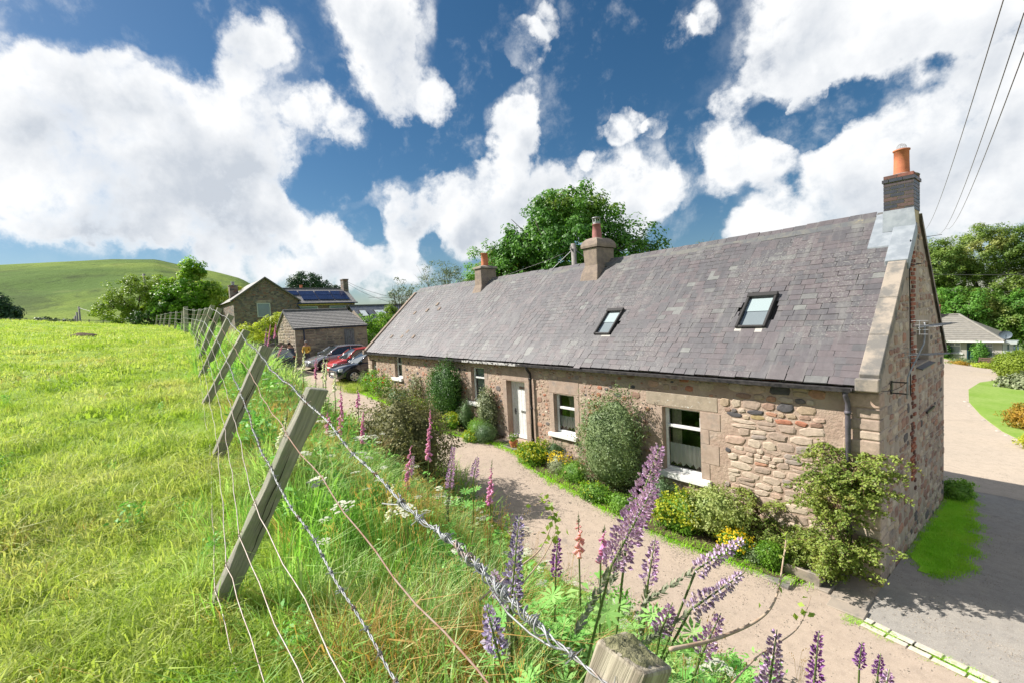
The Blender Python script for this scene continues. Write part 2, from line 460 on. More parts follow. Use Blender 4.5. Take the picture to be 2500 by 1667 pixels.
def sheet(name, xs, ys, zf, mat, label, cat, kind='structure', mask=None, smooth=True):
    X, Y = np.meshgrid(xs, ys, indexing='ij')
    Z = zf(X, Y)
    nx, ny = X.shape
    V = np.stack([X, Y, Z], -1).reshape(-1, 3)
    i, j = np.meshgrid(np.arange(nx-1), np.arange(ny-1), indexing='ij')
    a = (i*ny+j).ravel()
    F = np.stack([a, a+ny, a+ny+1, a+1], -1)
    if mask is not None:
        cx = (X[:-1, :-1]+X[1:, 1:])/2; cy = (Y[:-1, :-1]+Y[1:, 1:])/2
        F = F[mask(cx, cy).ravel()]
    o = mesh_np(name, V, F, mat, smooth=smooth)
    return tag(o, label, cat, kind=kind)

def groundmat(name, cols, s1=1.2, s2=9.0, rough=0.95, bmp=0.5, bscale=25, bdist=0.03):
    m, t, p = base_mat(name)
    pos = wpos(t)
    c = t.mix(t.maprange(t.noise(pos, s1, 4, 0.6), 0.36, 0.64), cols[0], cols[1])
    c = t.mix(t.maprange(t.noise(pos, s2, 6, 0.65), 0.42, 0.7), c, cols[2])
    t.l.new(c, p.inputs['Base Color'])
    p.inputs['Roughness'].default_value = rough
    p.inputs['Specular IOR Level'].default_value = 0.15
    bump(t, p, t.noise(pos, bscale, 6, 0.7), bmp, bdist)
    return m
M['turf'] = groundmat('turf', [(0.20, 0.32, 0.04), (0.29, 0.39, 0.07), (0.17, 0.27, 0.035)], 0.8, 14)
M['banksoil'] = groundmat('bank_soil', [(0.05, 0.09, 0.018), (0.085, 0.115, 0.03), (0.045, 0.05, 0.02)], 1.6, 12)
M['farland'] = groundmat('far_pasture', [(0.10, 0.155, 0.04), (0.13, 0.18, 0.055), (0.09, 0.13, 0.04)], 0.02, 0.1, bmp=0.2, bscale=0.5, bdist=0.5)
def tarmac(name, a, b, speck, fade=None):
    m, t, p = base_mat(name)
    pos = wpos(t)
    c = t.mix(t.maprange(t.noise(pos, 0.55, 5, 0.6), 0.3, 0.7), a, b)
    c = t.mix(t.maprange(t.noise(pos, 95.0, 3, 0.6), 0.52, 0.70), c, speck)
    c = t.mix(t.maprange(t.noise(pos, 45.0, 3, 0.6), 0.62, 0.78), c, (a[0]*.55, a[1]*.55, a[2]*.55))
    c = t.mix(t.maprange(t.noise(pos, 5.5, 6, 0.7), 0.40, 0.72, 0, 0.45), c, (b[0]*.72, b[1]*.72, b[2]*.72))
    # worn dark patches and old stains
    c = t.mix(t.maprange(t.noise(pos, 1.9, 7, 0.7, 0.5), 0.60, 0.74, 0, 0.55), c, (0.17, 0.15, 0.14))
    if fade: c = t.mix(t.maprange(t.noise(pos, 0.35, 3, 0.5), 0.42, 0.60), c, fade)
    t.l.new(c, p.inputs['Base Color'])
    p.inputs['Roughness'].default_value = 0.92
    p.inputs['Specular IOR Level'].default_value = 0.2
    bump(t, p, t.noise(pos, 110, 4, 0.7), 0.55, 0.012)
    return m
M['lane'] = tarmac('lane_tarmac', (0.46, 0.365, 0.29), (0.41, 0.33, 0.27), (0.57, 0.485, 0.405))
M['drive'] = tarmac('drive_tarmac', (0.37, 0.335, 0.295), (0.31, 0.29, 0.27), (0.50, 0.46, 0.41))
M['gravel'] = tarmac('drive_gravel', (0.50, 0.415, 0.33), (0.46, 0.385, 0.31), (0.60, 0.53, 0.46))
M['soil'] = groundmat('bed_soil', [(0.10, 0.07, 0.045), (0.14, 0.10, 0.065), (0.07, 0.05, 0.035)], 4, 30, bscale=60)
M['lawn'] = groundmat('mown_lawn', [(0.20, 0.32, 0.05), (0.26, 0.36, 0.09), (0.17, 0.29, 0.045)], 0.5, 6, bscale=70, bdist=0.01)

def seg(*parts):
    return np.unique(np.concatenate([np.linspace(a, b, n) for a, b, n in parts]))
xs_t = seg((-90, -54, 10), (-54, -22, 33), (-22, -8, 57), (-8, 6, 113), (6, 30, 13))
def field_mask(x, y): return y < -3.3
ys_f = seg((-90, -30, 10), (-30, -14, 23), (-14, -3.6, 95), (-3.6, -3.2, 2))
sheet('field', xs_t, ys_f, lambda X, Y: H(X, Y)-.012*(Y > -4.6), M['turf'], 'sloping green pasture and grassy bank above the lane', 'field')
# wide base land out to the horizon
a_ = np.concatenate([np.linspace(0, 2*math.pi, 73)])
rr = [60, 120, 260, 600, 1400, 3500]
Vg = [(0, 0, -6.0)]+[(r*math.cos(a), r*math.sin(a), -6.0-0.0*r) for r in rr for a in a_[:-1]]
Fg = []
for i in range(len(rr)-1):
    for k in range(72):
        p0 = 1+i*72+k; p1 = 1+i*72+(k+1) % 72
        Fg.append((p0, p1, p1+72)); Fg.append((p0, p1+72, p0+72))
for k in range(72): Fg.append((0, 1+k, 1+(k+1) % 72))
# winding for an upward normal
o = mesh_np('ground', np.array(Vg), np.array([(a, c, b) if False else (a, b, c) for a, b, c in Fg]), M['farland'])
tag(o, 'pale green valley floor running out to the horizon', 'land', kind='structure')
# low side: yards and gardens behind the lane
xs_l = seg((-75, -34, 12), (-34, -22, 13), (-22, 2, 49), (2, 40, 20))
ys_l = seg((-3.7, 10, 29), (10, 75, 40))
sheet('yard_ground', xs_l, ys_l, lambda X, Y: low(X, Y)-.03, M['turf'], 'rough grassy ground around the cottage and bungalow', 'ground')

BEDX = np.array([-23, -21.8, -20.5, -18, -15, -12.2, -11, -9.9, -9.0, -7.9, -6.8, -5.5, -4.7, -3.6, -2.6, -1.9, -1.2, -.9, -.5, 0.2])
BEDY = np.array([-.95, -1.0, -1.15, -1.05, -1.1, -1.25, -.95, -.62, -.62, -1.1, -1.25, -1.35, -1.45, -1.5, -1.4, -1.25, -1.2, -.95, -.45, -.4])
def bed_y(x): return np.interp(x, BEDX, BEDY)
def lane_lo(x): return -3.75+.35*np.sin(x*.45)+.12*np.sin(x*2.1+1)
xs_r = seg((-34, 0, 171), (0, 14, 29))
# lane: ribbon between bank and flower bed, opening into the parking yard beyond the gable
def ribbon(name, xs, f0, f1, n, zoff, mat, label, cat, kind='structure', parent=None):
    T = np.linspace(0, 1, n)
    X, T2 = np.meshgrid(xs, T, indexing='ij')
    Y = f0(X)*(1-T2)+f1(X)*T2
    Z = low(X, Y)+zoff
    nx, ny = X.shape
    V = np.stack([X, Y, Z], -1).reshape(-1, 3)
    i, j = np.meshgrid(np.arange(nx-1), np.arange(ny-1), indexing='ij')
    a = (i*ny+j).ravel()
    o = mesh_np(name, V, np.stack([a, a+ny, a+ny+1, a+1], -1), mat, smooth=True)
    return tag(o, label, cat, kind=kind)
ribbon('lane', xs_r, lane_lo, lambda x: np.where(x < -22.15, 9.0, np.where(x < .1, -.02, -1.32-.18*np.clip(x, 0, 14)/1.0*.9)), 14, 0.0, M['lane'], 'pinkish tarmac lane running along the front of the cottage', 'lane')
xs_d = seg((0.02, 14, 40), (14, 30, 8))
def _dr0(x): return -1.22-.165*x
ribbon('drive', xs_d, _dr0, lambda x: 8.6+0*x, 24, 0.004, M['drive'], 'grey tarmac drive beside the cottage gable', 'drive')
ribbon('gravel_drive', seg((-9, 14, 40), (14, 30, 6)), lambda x: np.where(x < .02, 6.6, 7.6)+.25*np.sin(x*1.7), lambda x: 50.0+0*x, 40, 0.010, M['gravel'], 'sunlit pale gravel drive leading back to the bungalow', 'drive')
# bed along the front wall
ribbon('garden_bed', seg((-22.2, -10.45, 60), (-10.44, -10.4, 2)), bed_y, lambda x: 0*x-.005, 5, 0.045, M['soil'], 'dark soil flower bed below the far cottage windows', 'flower bed')
ribbon('garden_bed', seg((-8.95, -.55, 70)), bed_y, lambda x: 0*x-.005, 5, 0.045, M['soil'], 'dark soil flower bed between the front door and gable corner', 'flower bed')

# hill beyond the field
HAZ = np.array([-115,-75,-60,-48.3,-44.6,-40.5,-37.3,-35,-32.5,-30.2,-29.3,-27,-24.5,-22])   # bearing from the view axis, degrees
HEL = np.array([4.6,5.8,6.2,6.45,6.85,7.25,7.35,6.8,6.3,5.65,5.1,3.8,2.0,0.4])
def build_hill():
    az = np.linspace(-110, -22, 200); ds = np.concatenate([np.linspace(110, 420, 20), np.linspace(440, 900, 40), np.linspace(930, 1500, 10)])
    A, D = np.meshgrid(az, ds, indexing='ij')
    el = np.interp(A, HAZ, HEL)
    crest = 760.0
    hmax = np.tan(np.radians(el))*crest
    s = sst(90, crest, D)**1.15
    back = 1-sst(crest, 1500, D)*.75
    ang = math.atan2(_d.y, _d.x)-np.radians(A)
    X = CAM.x+D*np.cos(ang); Y = CAM.y+D*np.sin(ang)
    und = fbm(X, Y, .0065, 3.0)*.05+fbm(X, Y, .021, 5.0)*.018
    Z = -5.5+(hmax+5)*np.clip(s*back+und*np.sin(np.clip(s, 0, 1)*math.pi), 0, 1.02)
    nx, ny = X.shape
    V = np.stack([X, Y, Z], -1).reshape(-1, 3)
    i, j = np.meshgrid(np.arange(nx-1), np.arange(ny-1), indexing='ij')
    a = (i*ny+j).ravel()
    m, t, p = base_mat('hill_pasture')
    pos = wpos(t)
    c = t.mix(t.maprange(t.noise(pos, .006, 5, .6, .8), .36, .62), (0.20, 0.265, 0.06), (0.10, 0.16, 0.045))
    c = t.mix(t.maprange(t.noise(pos, .012, 8, .70, .6), .50, .64, 0, .85), c, (0.075, 0.105, 0.04))
    c = t.mix(t.maprange(t.noise(pos, .05, 7, .7, .5), .58, .70, 0, .9), c, (0.045, 0.07, 0.03))
    c = t.mix(t.maprange(t.noise(pos, .014, 5, .6), .58, .75, 0, .7), c, (0.24, 0.25, 0.10))
    t.l.new(c, p.inputs['Base Color']); p.inputs['Roughness'].default_value = 1; p.inputs['Specular IOR Level'].default_value = .05
    bump(t, p, t.noise(pos, .06, 7, .7), .8, 3.0)
    o = mesh_np('hill', V, np.stack([a, a+1, a+ny+1, a+ny], -1), m, smooth=True)
    tag(o, 'broad rounded green hill rising behind the pasture', 'hill', kind='structure')
build_hill()

# ------------------------------------------------------------------ the long cottage
L, W = 22.05, 6.46
EAVE, RIDGE, RY = 3.5, 6.75, 3.23
KS = (RIDGE-EAVE)/(RY+.18)
ANG = math.atan(KS)
def sag(x, y): return -.09*math.sin(math.pi*min(max(-x/L, 0), 1))*max(0, y+.18)/3.4
def roof_z(x, y): return EAVE+(y+.18)*KS+sag(x, y)
ROOF_N = Vector((0, -math.sin(ANG), math.cos(ANG)))
ROOF_U = Vector((0, math.cos(ANG), math.sin(ANG)))

STONES = [(0.0, (0.36, 0.155, 0.10)), (0.12, (0.30, 0.20, 0.155)), (0.26, (0.37, 0.28, 0.20)), (0.40, (0.085, 0.08, 0.085)), (0.50, (0.42, 0.33, 0.245)),
          (0.62, (0.27, 0.17, 0.13)), (0.72, (0.15, 0.13, 0.125)), (0.80, (0.40, 0.22, 0.15)), (0.88, (0.44, 0.36, 0.28)), (0.95, (0.33, 0.25, 0.13))]
M['stone'] = tintmat('rubble_stone', STONES, 0.9, 18, 0.32, 0.5, 55)
PALE = [(0.0, (0.50, 0.40, 0.305)), (0.16, (0.42, 0.30, 0.235)), (0.30, (0.53, 0.435, 0.34)), (0.46, (0.37, 0.285, 0.235)), (0.58, (0.46, 0.29, 0.215)), (0.68, (0.51, 0.415, 0.325)), (0.80, (0.29, 0.245, 0.22)), (0.86, (0.54, 0.465, 0.38)), (0.95, (0.42, 0.23, 0.165))]
M['quoinstone'] = tintmat('quoin_stone', [(0, (.50, .41, .315)), (.35, (.44, .35, .275)), (.6, (.53, .45, .36)), (.8, (.40, .32, .26))], .92, 9, .3, .6, 45, spot=(2.5, .55, .72, (.33, .29, .25)))
M['palestone'] = tintmat('pale_rubble_stone', PALE, 0.9, 16, 0.3, 0.55, 50)
M['wallstone'] = tintmat('coursed_wall_stone', [(0, (.45, .36, .29)), (.2, (.39, .30, .24)), (.4, (.49, .40, .32)), (.55, (.35, .27, .22)), (.7, (.43, .31, .245)), (.82, (.47, .385, .31)), (.94, (.30, .25, .22))], .92, 14, .28, .6, 45)
M['mortar'] = pmat('lime_mortar', (0.43, 0.33, 0.262), (0.35, 0.25, 0.198), 2.4, 0.97, c3=(0.31, 0.27, 0.24), s3=1.1, t3=(0.52, 0.72), bmp=0.8, bscale=16, bdist=0.03)
M['gmortar'] = pmat('gable_mortar', (0.47, 0.39, 0.325), (0.38, 0.315, 0.265), 3.0, 0.97, c3=(0.31, 0.27, 0.24), s3=.8, t3=(0.55, 0.75), bmp=0.8, bscale=14, bdist=0.03)
M['dressed'] = pmat('dressed_pink_stone', (0.42, 0.325, 0.265), (0.34, 0.255, 0.205), 5, 0.95, c3=(0.28, 0.24, 0.21), s3=3.0, t3=(0.50, 0.70), bmp=0.7, bscale=75, bdist=0.01)
M['lichen'] = pmat('lichened_lintel', (0.37, 0.305, 0.235), (0.29, 0.24, 0.185), 6, 0.95, c3=(0.62, 0.62, 0.58), s3=16, t3=(0.60, 0.68), bmp=0.6, bscale=60)
M['skewstone'] = pmat('skew_stone', (0.35, 0.295, 0.245), (0.28, 0.245, 0.21), 2.2, 0.95, c3=(0.17, 0.16, 0.15), s3=2.2, t3=(0.44, 0.62), bmp=0.4, bscale=50)
SLATE = [(0.0, (0.09632, 0.08686, 0.0946)), (0.14, (0.1101, 0.0946, 0.1015)), (0.28, (0.08428, 0.07912, 0.08686)), (0.42, (0.1015, 0.0946, 0.1015)), (0.54, (0.1135, 0.0946, 0.1006)), (0.66, (0.0903, 0.08514, 0.09202)),
         (0.78, (0.1032, 0.08858, 0.09374)), (0.90, (0.086, 0.08256, 0.08858)), (0.965, (0.1333, 0.1316, 0.1307)), (0.99, (0.1677, 0.1694, 0.1634))]
def slatemat():
    m, t, p = base_mat('roof_slate')
    pos = wpos(t)
    col = t.ramp(tintnode(t), SLATE, 'CONSTANT')
    n = t.noise(pos, 9, 6, .65)
    col = t.mix(1.0, col, t.ramp(n, [(.25, (.80,)*3), (.75, (1.18,)*3)]), 'MULTIPLY')
    # lichen bloom, strongest towards the middle and gable end
    li = t.math('MULTIPLY', t.maprange(t.noise(pos, 26, 6, .7), .50, .66), t.maprange(t.noise(pos, .75, 3, .5), .46, .66))
    col = t.mix(t.math('MULTIPLY', li, .75), col, (0.27, 0.265, 0.245))
    mp = t.node('ShaderNodeMapping'); mp.inputs['Scale'].default_value = (5.0, .55, .55); t.l.new(pos, mp.inputs['Vector'])
    st = t.noise(mp.outputs[0], 1.0, 6, .62)
    col = t.mix(t.maprange(st, .50, .72, 0, .5), col, (0.20, 0.195, 0.185))
    col = t.mix(t.maprange(st, .46, .28, 0, .45), col, (0.06, 0.058, 0.062))
    og = t.math('MULTIPLY', t.maprange(t.noise(pos, 17, 4, .6), .70, .76), t.maprange(t.noise(pos, .9, 2, .5), .5, .7))
    col = t.mix(t.math('MULTIPLY', og, .8), col, (0.38, 0.16, 0.06))
    t.l.new(col, p.inputs['Base Color'])
    p.inputs['Roughness'].default_value = .50
    p.inputs['Specular IOR Level'].default_value = .6
    bump(t, p, t.noise(pos, 30, 5, .6), .25, .008)
    return m
M['slate'] = slatemat()
M['ridge'] = pmat('ridge_tile', (0.10, 0.105, 0.115), (0.15, 0.145, 0.135), 5, .7, c3=(.35, .29, .17), s3=3, t3=(.62, .75), bmp=.3)
BRICK = [(0.0, (0.045, 0.042, 0.055)), (0.3, (0.075, 0.055, 0.06)), (0.5, (0.035, 0.038, 0.055)), (0.7, (0.10, 0.06, 0.055)), (0.88, (0.17, 0.105, 0.085))]
M['brick'] = tintmat('engineering_brick', BRICK, 0.42, 20, .3, .2, 60, spec=.5)
M['redbrick'] = tintmat('red_brick', [(0, (0.36, .13, .08)), (.3, (.28, .10, .07)), (.6, (.22, .09, .07)), (.8, (.13, .07, .06))], .85, 20, .3, .3, 60)
M['joint'] = pmat('sandy_joint', (0.56, 0.47, 0.32), (0.44, 0.36, 0.24), 8, .95)
M['pipe2'] = pmat('purple_grey_pipe', (0.115, 0.105, 0.125), (0.08, 0.075, 0.088), 8, .5)
M['skyframe'] = pmat('skylight_frame', (0.045, 0.042, 0.042), rough=.45)
M['blind'] = pmat('skylight_blind', (0.55, 0.60, 0.62), rough=.6)
M['apron'] = pmat('grey_apron', (0.42, 0.40, 0.37), rough=.7)

cot = thing('cottage', 'long single-storey stone cottage with purple slate roof and three chimneys', 'cottage', (0, 0, 0))

WINS = {'a': (-21.64, -21.06, 2.2, 3.1), 'b': (-18.8, -18.03, 2.35, 3.37), 'c': (-15.22, -14.45, 1.85, 2.87), 'd': (-12.24, -11.4, 1.9, 3.2),
        'e': (-7.87, -7.03, 1.42, 2.62), 'f': (-4.16, -3.21, 1.12, 2.66)}
DOOR = (-10.14, -9.19, .84, 2.85)
OPEN = list(WINS.values())+[DOOR]

def wall_with_openings(name, x0, x1, z0, z1, opens, mat, parent, depth=.32, axis='y', pos=0.0):
    mb = MB()
    xs = sorted({x0, x1, *[o[0] for o in opens], *[o[1] for o in opens]})
    zs = sorted({z0, z1, *[o[2] for o in opens], *[o[3] for o in opens]})
    def P(u, v, dd): return (u, pos+dd, v) if axis == 'y' else (pos-dd, u, v)
    for i in range(len(xs)-1):
        for j in range(len(zs)-1):
            cx, cz = (xs[i]+xs[i+1])/2, (zs[j]+zs[j+1])/2
            if any(o[0] < cx < o[1] and o[2] < cz < o[3] for o in opens): continue
            mb.add([P(xs[i], zs[j], 0), P(xs[i+1], zs[j], 0), P(xs[i+1], zs[j+1], 0), P(xs[i], zs[j+1], 0)], [(0, 1, 2, 3)])
    for o in opens:
        a, b, c, d = o
        q = [(a, c), (b, c), (b, d), (a, d)]
        for k in range(4):
            (u0, v0), (u1, v1) = q[k], q[(k+1) % 4]
            mb.add([P(u0, v0, 0), P(u1, v1, 0), P(u1, v1, depth), P(u0, v0, depth)], [(0, 1, 2, 3)])
    return mb.build(name, mat, parent)
front = wall_with_openings('front_wall', -L, 0, -.4, 3.66, OPEN, M['mortar'], cot)
# gable wall facing the drive, its head following the roof
GWIN = (3.1, 4.42, 3.52, 4.36)
mb = MB()
def gable_top(y): return 3.62+(RIDGE-3.62-.02)*(1-abs(y-RY)/RY)
ys = [0, GWIN[0], RY, GWIN[1], W]
def gq(pts): mb.add([(0, y, z) for y, z in pts], [tuple(range(len(pts)))])
gq([(0, -.7), (GWIN[0], -.7), (GWIN[0], gable_top(GWIN[0])), (0, 3.62)])
gq([(GWIN[1], -.7), (W, -.7), (W, 3.62), (GWIN[1], gable_top(GWIN[1]))])
gq([(GWIN[0], -.7), (GWIN[1], -.7), (GWIN[1], GWIN[2]), (GWIN[0], GWIN[2])])
gq([(GWIN[0], GWIN[3]), (GWIN[1], GWIN[3]), (GWIN[1], gable_top(GWIN[1])), (RY, RIDGE-.02), (GWIN[0], gable_top(GWIN[0]))])
q = [(GWIN[0], GWIN[2]), (GWIN[1], GWIN[2]), (GWIN[1], GWIN[3]), (GWIN[0], GWIN[3])]
for k in range(4):
    (u0, v0), (u1, v1) = q[k], q[(k+1) % 4]
    mb.add([(0, u0, v0), (0, u1, v1), (-.34, u1, v1), (-.34, u0, v0)], [(0, 1, 2, 3)])
gable = mb.build('gable_wall', M['gmortar'], cot)
mb = MB()
mb.add([(-L, 0, .3), (-L, W, .3), (-L, W, 3.62), (-L, RY, RIDGE-.02), (-L, 0, 3.62)], [(0, 1, 2, 3, 4)])
mb.add([(0, W, -.8), (-L, W, -.8), (-L, W, 3.6), (0, W, 3.6)], [(0, 1, 2, 3)])
mb.build('rear_wall', M['mortar'], cot)
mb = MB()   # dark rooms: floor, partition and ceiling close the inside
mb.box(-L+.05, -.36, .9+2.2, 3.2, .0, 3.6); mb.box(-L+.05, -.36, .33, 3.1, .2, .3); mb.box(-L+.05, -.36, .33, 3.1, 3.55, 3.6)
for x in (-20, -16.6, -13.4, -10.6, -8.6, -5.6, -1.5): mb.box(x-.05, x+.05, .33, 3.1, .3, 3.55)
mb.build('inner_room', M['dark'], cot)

# stones --------------------------------------------------------------------
def stone_proto(seed):
    r = random.Random(seed); n = 9
    ring = []
    for k in range(n):
        a = 2*math.pi*k/n+r.uniform(-.16, .16)
        e = r.uniform(4, 9)
        rad = .5/(abs(math.cos(a))**e+abs(math.sin(a))**e)**(1/e)*r.uniform(.88, 1.06)
        ring.append((rad*math.cos(a), rad*math.sin(a)))
    vs = [(x, .012, z) for x, z in ring]+[(x*.95, -.6*r.uniform(.6, 1), z*.95) for x, z in ring]+[(x*.78+r.uniform(-.05, .05), -.95*r.uniform(.75, 1.1), z*.78+r.uniform(-.04, .04)) for x, z in ring]+[(0, -1.0, 0)]
    fs = []
    for k in range(n):
        k2 = (k+1) % n
        fs += [(k, k2, n+k2, n+k), (n+k, n+k2, 2*n+k2, 2*n+k), (2*n+k, 2*n+k2, 3*n)]
    me = bpy.data.meshes.new('stone')
    me.from_pydata(vs, [], fs)
    me.polygons.foreach_set('use_smooth', [False]*len(fs))
    return me, vs, fs
PROTO = {}
M['gablestone'] = tintmat('gable_red_stone', [(0, (.36, .215, .165)), (.25, (.30, .185, .15)), (.5, (.40, .27, .205)), (.7, (.26, .19, .165)), (.88, (.14, .125, .125))], .92, 14, .28, .6, 45)
for key in ('stone', 'palestone', 'wallstone', 'gablestone'):
    PROTO[key] = []
    for s_ in range(14):
        me, vs, fs = stone_proto(s_+{'stone': 0, 'palestone': 50, 'wallstone': 90, 'gablestone': 130}[key])
        me.materials.append(M[key])
        PROTO[key].append((me, vs, fs))
def blocked(cx, cz, w, h, rects, pad=.02):
    return any(cx+w/2 > r[0]-pad and cx-w/2 < r[1]+pad and cz+h/2 > r[2]-pad and cz-h/2 < r[3]+pad for r in rects)
def course_stones(u0, u1, v0f, v1, hr, wr, gap, rects, rnd, top=None, keep=1.0):
    out = []
    v = v0f
    while v < v1:
        h = rnd.uniform(*hr); u = u0-rnd.uniform(0, .2)
        while u < u1:
            w = rnd.uniform(*wr)*(1.25 if h > sum(hr)/2 else .9)
            cu, cv = u+w/2, v+h/2+rnd.uniform(-.015, .015)
            ww, hh = w-gap, h-gap*rnd.uniform(.8, 1.2)
            if rnd.random() < .22 and hh > .12:     # two small pinnings instead of one
                for q in (-.25, .25):
                    out.append((cu, cv+q*h, ww, hh*.46))
            else:
                out.append((cu, cv, ww*rnd.uniform(.85, 1), hh*rnd.uniform(.85, 1)))
            u += w
        v += h
    res = []
    for (a, b, c, d) in out:
        if a-c/2 < u0 or a+c/2 > u1 or d < .03 or c < .03: continue
        if blocked(a, b, c, d, rects): continue
        if top is not None and (b+d/2 > top(a-c/2)-.05 or b+d/2 > top(a+c/2)-.05): continue
        if rnd.random() > keep: continue
        res.append((a, b, c, d))
    return res
rs = random.Random(5)
LINT = {'e': (-8.06, -6.83, 2.64, 3.04), 'f': (-4.6, -2.8, 2.68, 3.0), 'door': (-10.34, -8.98, 2.87, 3.32), 'd': (-12.42, -11.2, 3.22, 3.42)}
rects = [(o[0]-.2, o[1]+.2, o[2]-.14, o[3]+.06) for o in OPEN]+list(LINT.values())+[(-.62, .1, -.5, 3.7), (-3.2, -2.72, 1.1, 2.7), (-10.36, -8.7, .6, 3.3)]
F_R = course_stones(-2.75, -.6, .05, 3.42, (.09, .22), (.14, .42), .003, rects, rs)
F_M = []
def sparse(u0, u1, v0, v1, n, wr, rects, gap, out, base=0.0):
    tries = 0
    while n > 0 and tries < 9000:
        tries += 1
        w = rs.uniform(*wr)*rs.choice((.6, .8, 1, 1.15)); h = w*rs.uniform(.5, .85)
        cu = rs.uniform(u0, u1); lowv = v0-.078*min(cu, 0)*base
        cv = rs.uniform(lowv, v1)
        if blocked(cu, cv, w, h, rects): continue
        if any(abs(cu-a) < (w+c)/2+gap and abs(cv-b) < (h+d)/2+gap for a, b, c, d in out): continue
        out.append((cu, cv, w, h)); n -= 1
sparse(-8.7, -2.8, 3.02, 3.44, 34, (.16, .36), rects, .03, F_M)
sparse(-8.7, -2.8, .2, 3.0, 250, (.10, .30), rects, .03, F_M)
sparse(-8.7, -2.8, .2, 3.42, 260, (.05, .12), rects, .018, F_M)
sparse(-22.0, -8.9, .3, 3.42, 420, (.08, .24), rects, .03, F_M, base=1)
sparse(-22.0, -8.9, .3, 3.42, 360, (.04, .10), rects, .018, F_M, base=1)
gr = [(GWIN[0]-.05, GWIN[1]+.05, GWIN[2]-.1, GWIN[3]+.05), (2.42, 3.02, .9, 6.3), (-.1, .42, -.7, 3.6)]
G_S = course_stones(.02, W-.02, -.35, 6.3, (.11, .25), (.14, .36), .030, gr, rs, top=gable_top, keep=.95)
def persp_area(c3, w, h, nrm):
    v = Vector(c3)-CAM
    return w*h*abs(v.normalized().dot(nrm))/v.length_squared
cand = []
for s_ in F_R: cand.append((s_, 'f', 'wallstone' if rs.random() < (.95 if s_[1] < 2.6 else .35) else 'stone'))
for s_ in F_M: cand.append((s_, 'f', 'stone' if rs.random() < .75 else 'palestone'))
for s_ in G_S: cand.append((s_, 'g', 'wallstone' if rs.random() < .35 else 'palestone' if rs.random() < .55 else 'gablestone'))
def w3(s_, pl): return (s_[0], 0, s_[1]) if pl == 'f' else (0, s_[0], s_[1])
cand.sort(key=lambda c: -persp_area(w3(c[0], c[1]), c[0][2], c[0][3], Vector((0, -1, 0)) if c[1] == 'f' else Vector((1, 0, 0))))
rest = {(p_, k_): MB() for p_ in 'fg' for k_ in PROTO}
for i, (s_, pl, key) in enumerate(cand):
    k = rs.randrange(14); me, vs, fs = PROTO[key][k]
    dep = rs.uniform(.010, .020) if (pl == 'f' and s_[0] < -2.75) else rs.uniform(.014, .03) if pl == 'f' else rs.uniform(.012, .028)
    roll = rs.uniform(-.12, .12); fl = rs.choice((-1, 1))
    if i < 298:
        o = bpy.data.objects.new('stone', me)
        o.scale = (s_[2]*fl, dep, s_[3])
        o.rotation_euler = Euler((0, roll, 0)) if pl == 'f' else (Matrix.Rotation(math.pi/2, 4, 'Z') @ Matrix.Rotation(roll, 4, 'Y')).to_euler()
        o.location = w3(s_, pl)
        COL.objects.link(o); o.parent = front if pl == 'f' else gable
    else:
        ca, sa = math.cos(roll), math.sin(roll); pts = []
        for (x, y, z) in vs:
            x *= s_[2]; z *= s_[3]; y *= dep
            x, z = x*ca+z*sa, -x*sa+z*ca
            pts.append((s_[0]+x, y, s_[1]+z) if pl == 'f' else (-y, s_[0]+x, s_[1]+z))
        rest[(pl, key)].add(pts, fs, rs.random())
for (pl, key), mbx in rest.items():
    if mbx.v: mbx.build('stonework', M[key], front if pl == 'f' else gable, kind='stuff', smooth=False)
# brick-patched flue running down the gable, each brick on its own
zz = .95
bp = MB(); bp.box(0, 1, -.5, .5, -.5, .5)
bm_ = bpy.data.meshes.new('brick'); bm_.from_pydata([(x-.5, y, z) for x, y, z in bp.v], [], bp.f); bm_.materials.append(M['redbrick'])
row = 0
while zz < 6.15:
    for q in range(2 if row % 2 else 3):
        if rs.random() < .25: continue
        o = bpy.data.objects.new('brick', bm_)
        wv = rs.choice((.10, .11, .20))
        o.location = (.012, 2.5+q*.16+(.08 if row % 2 else 0)+rs.uniform(-.02, .02), zz)
        o.scale = (.03, wv, .062); o.rotation_euler = (rs.uniform(-.06, .06), 0, 0)
        COL.objects.link(o); o.parent = gable
    zz += .088; row += 1

# dressed stones -------------------------------------------------------------
def block(x0, x1, z0, z1, mat='dressed', y=-.010, back=.12, name='lintel'):
    m_ = MB(); m_.box(x0, x1, y, back, z0, z1, rs.random())
    return m_.build(name, M[mat], cot, bevel=.009)
def ring_blocks(o, lint, mat='dressed', lm=None, wide=.2):
    if lint: block(lint[0], lint[1], lint[2], lint[3], lm or mat)
block(*LINT['e']); block(*LINT['f'], mat='lichen'); block(*LINT['door']); block(*LINT['d'])
# window e: plain jambs
block(-8.03, -7.872, 1.44, 2.632, name='jamb_stone', back=-.001); block(-7.028, -6.85, 1.44, 2.632, name='jamb_stone', back=-.001)
z = 1.14
for i, (h, w_) in enumerate(((.36, .20), (.44, .42), (.33, .20), (.385, .46))):
    block(-3.208, -3.208+w_, z, z+h-.006, name='jamb_stone', back=-.001); z += h
z = 1.14
for i, (h, w_) in enumerate(((.38, .38), (.40, .18), (.36, .40), (.375, .2))):
    block(-4.162-w_, -4.162, z, z+h-.006, name='jamb_stone', back=-.001); z += h
z = .6
for i, (h, w_) in enumerate(((.52, .20), (.40, .21), (.62, .19), (.715, .21))):
    block(-9.188, -9.188+w_, z, z+h-.006, name='jamb_stone', back=-.001); z += h
z = .6
for i, (h, w_) in enumerate(((.60, .18), (.46, .2), (.56, .18), (.635, .2))):
    block(-10.142-w_, -10.142, z, z+h-.006, name='jamb_stone', back=-.001); z += h
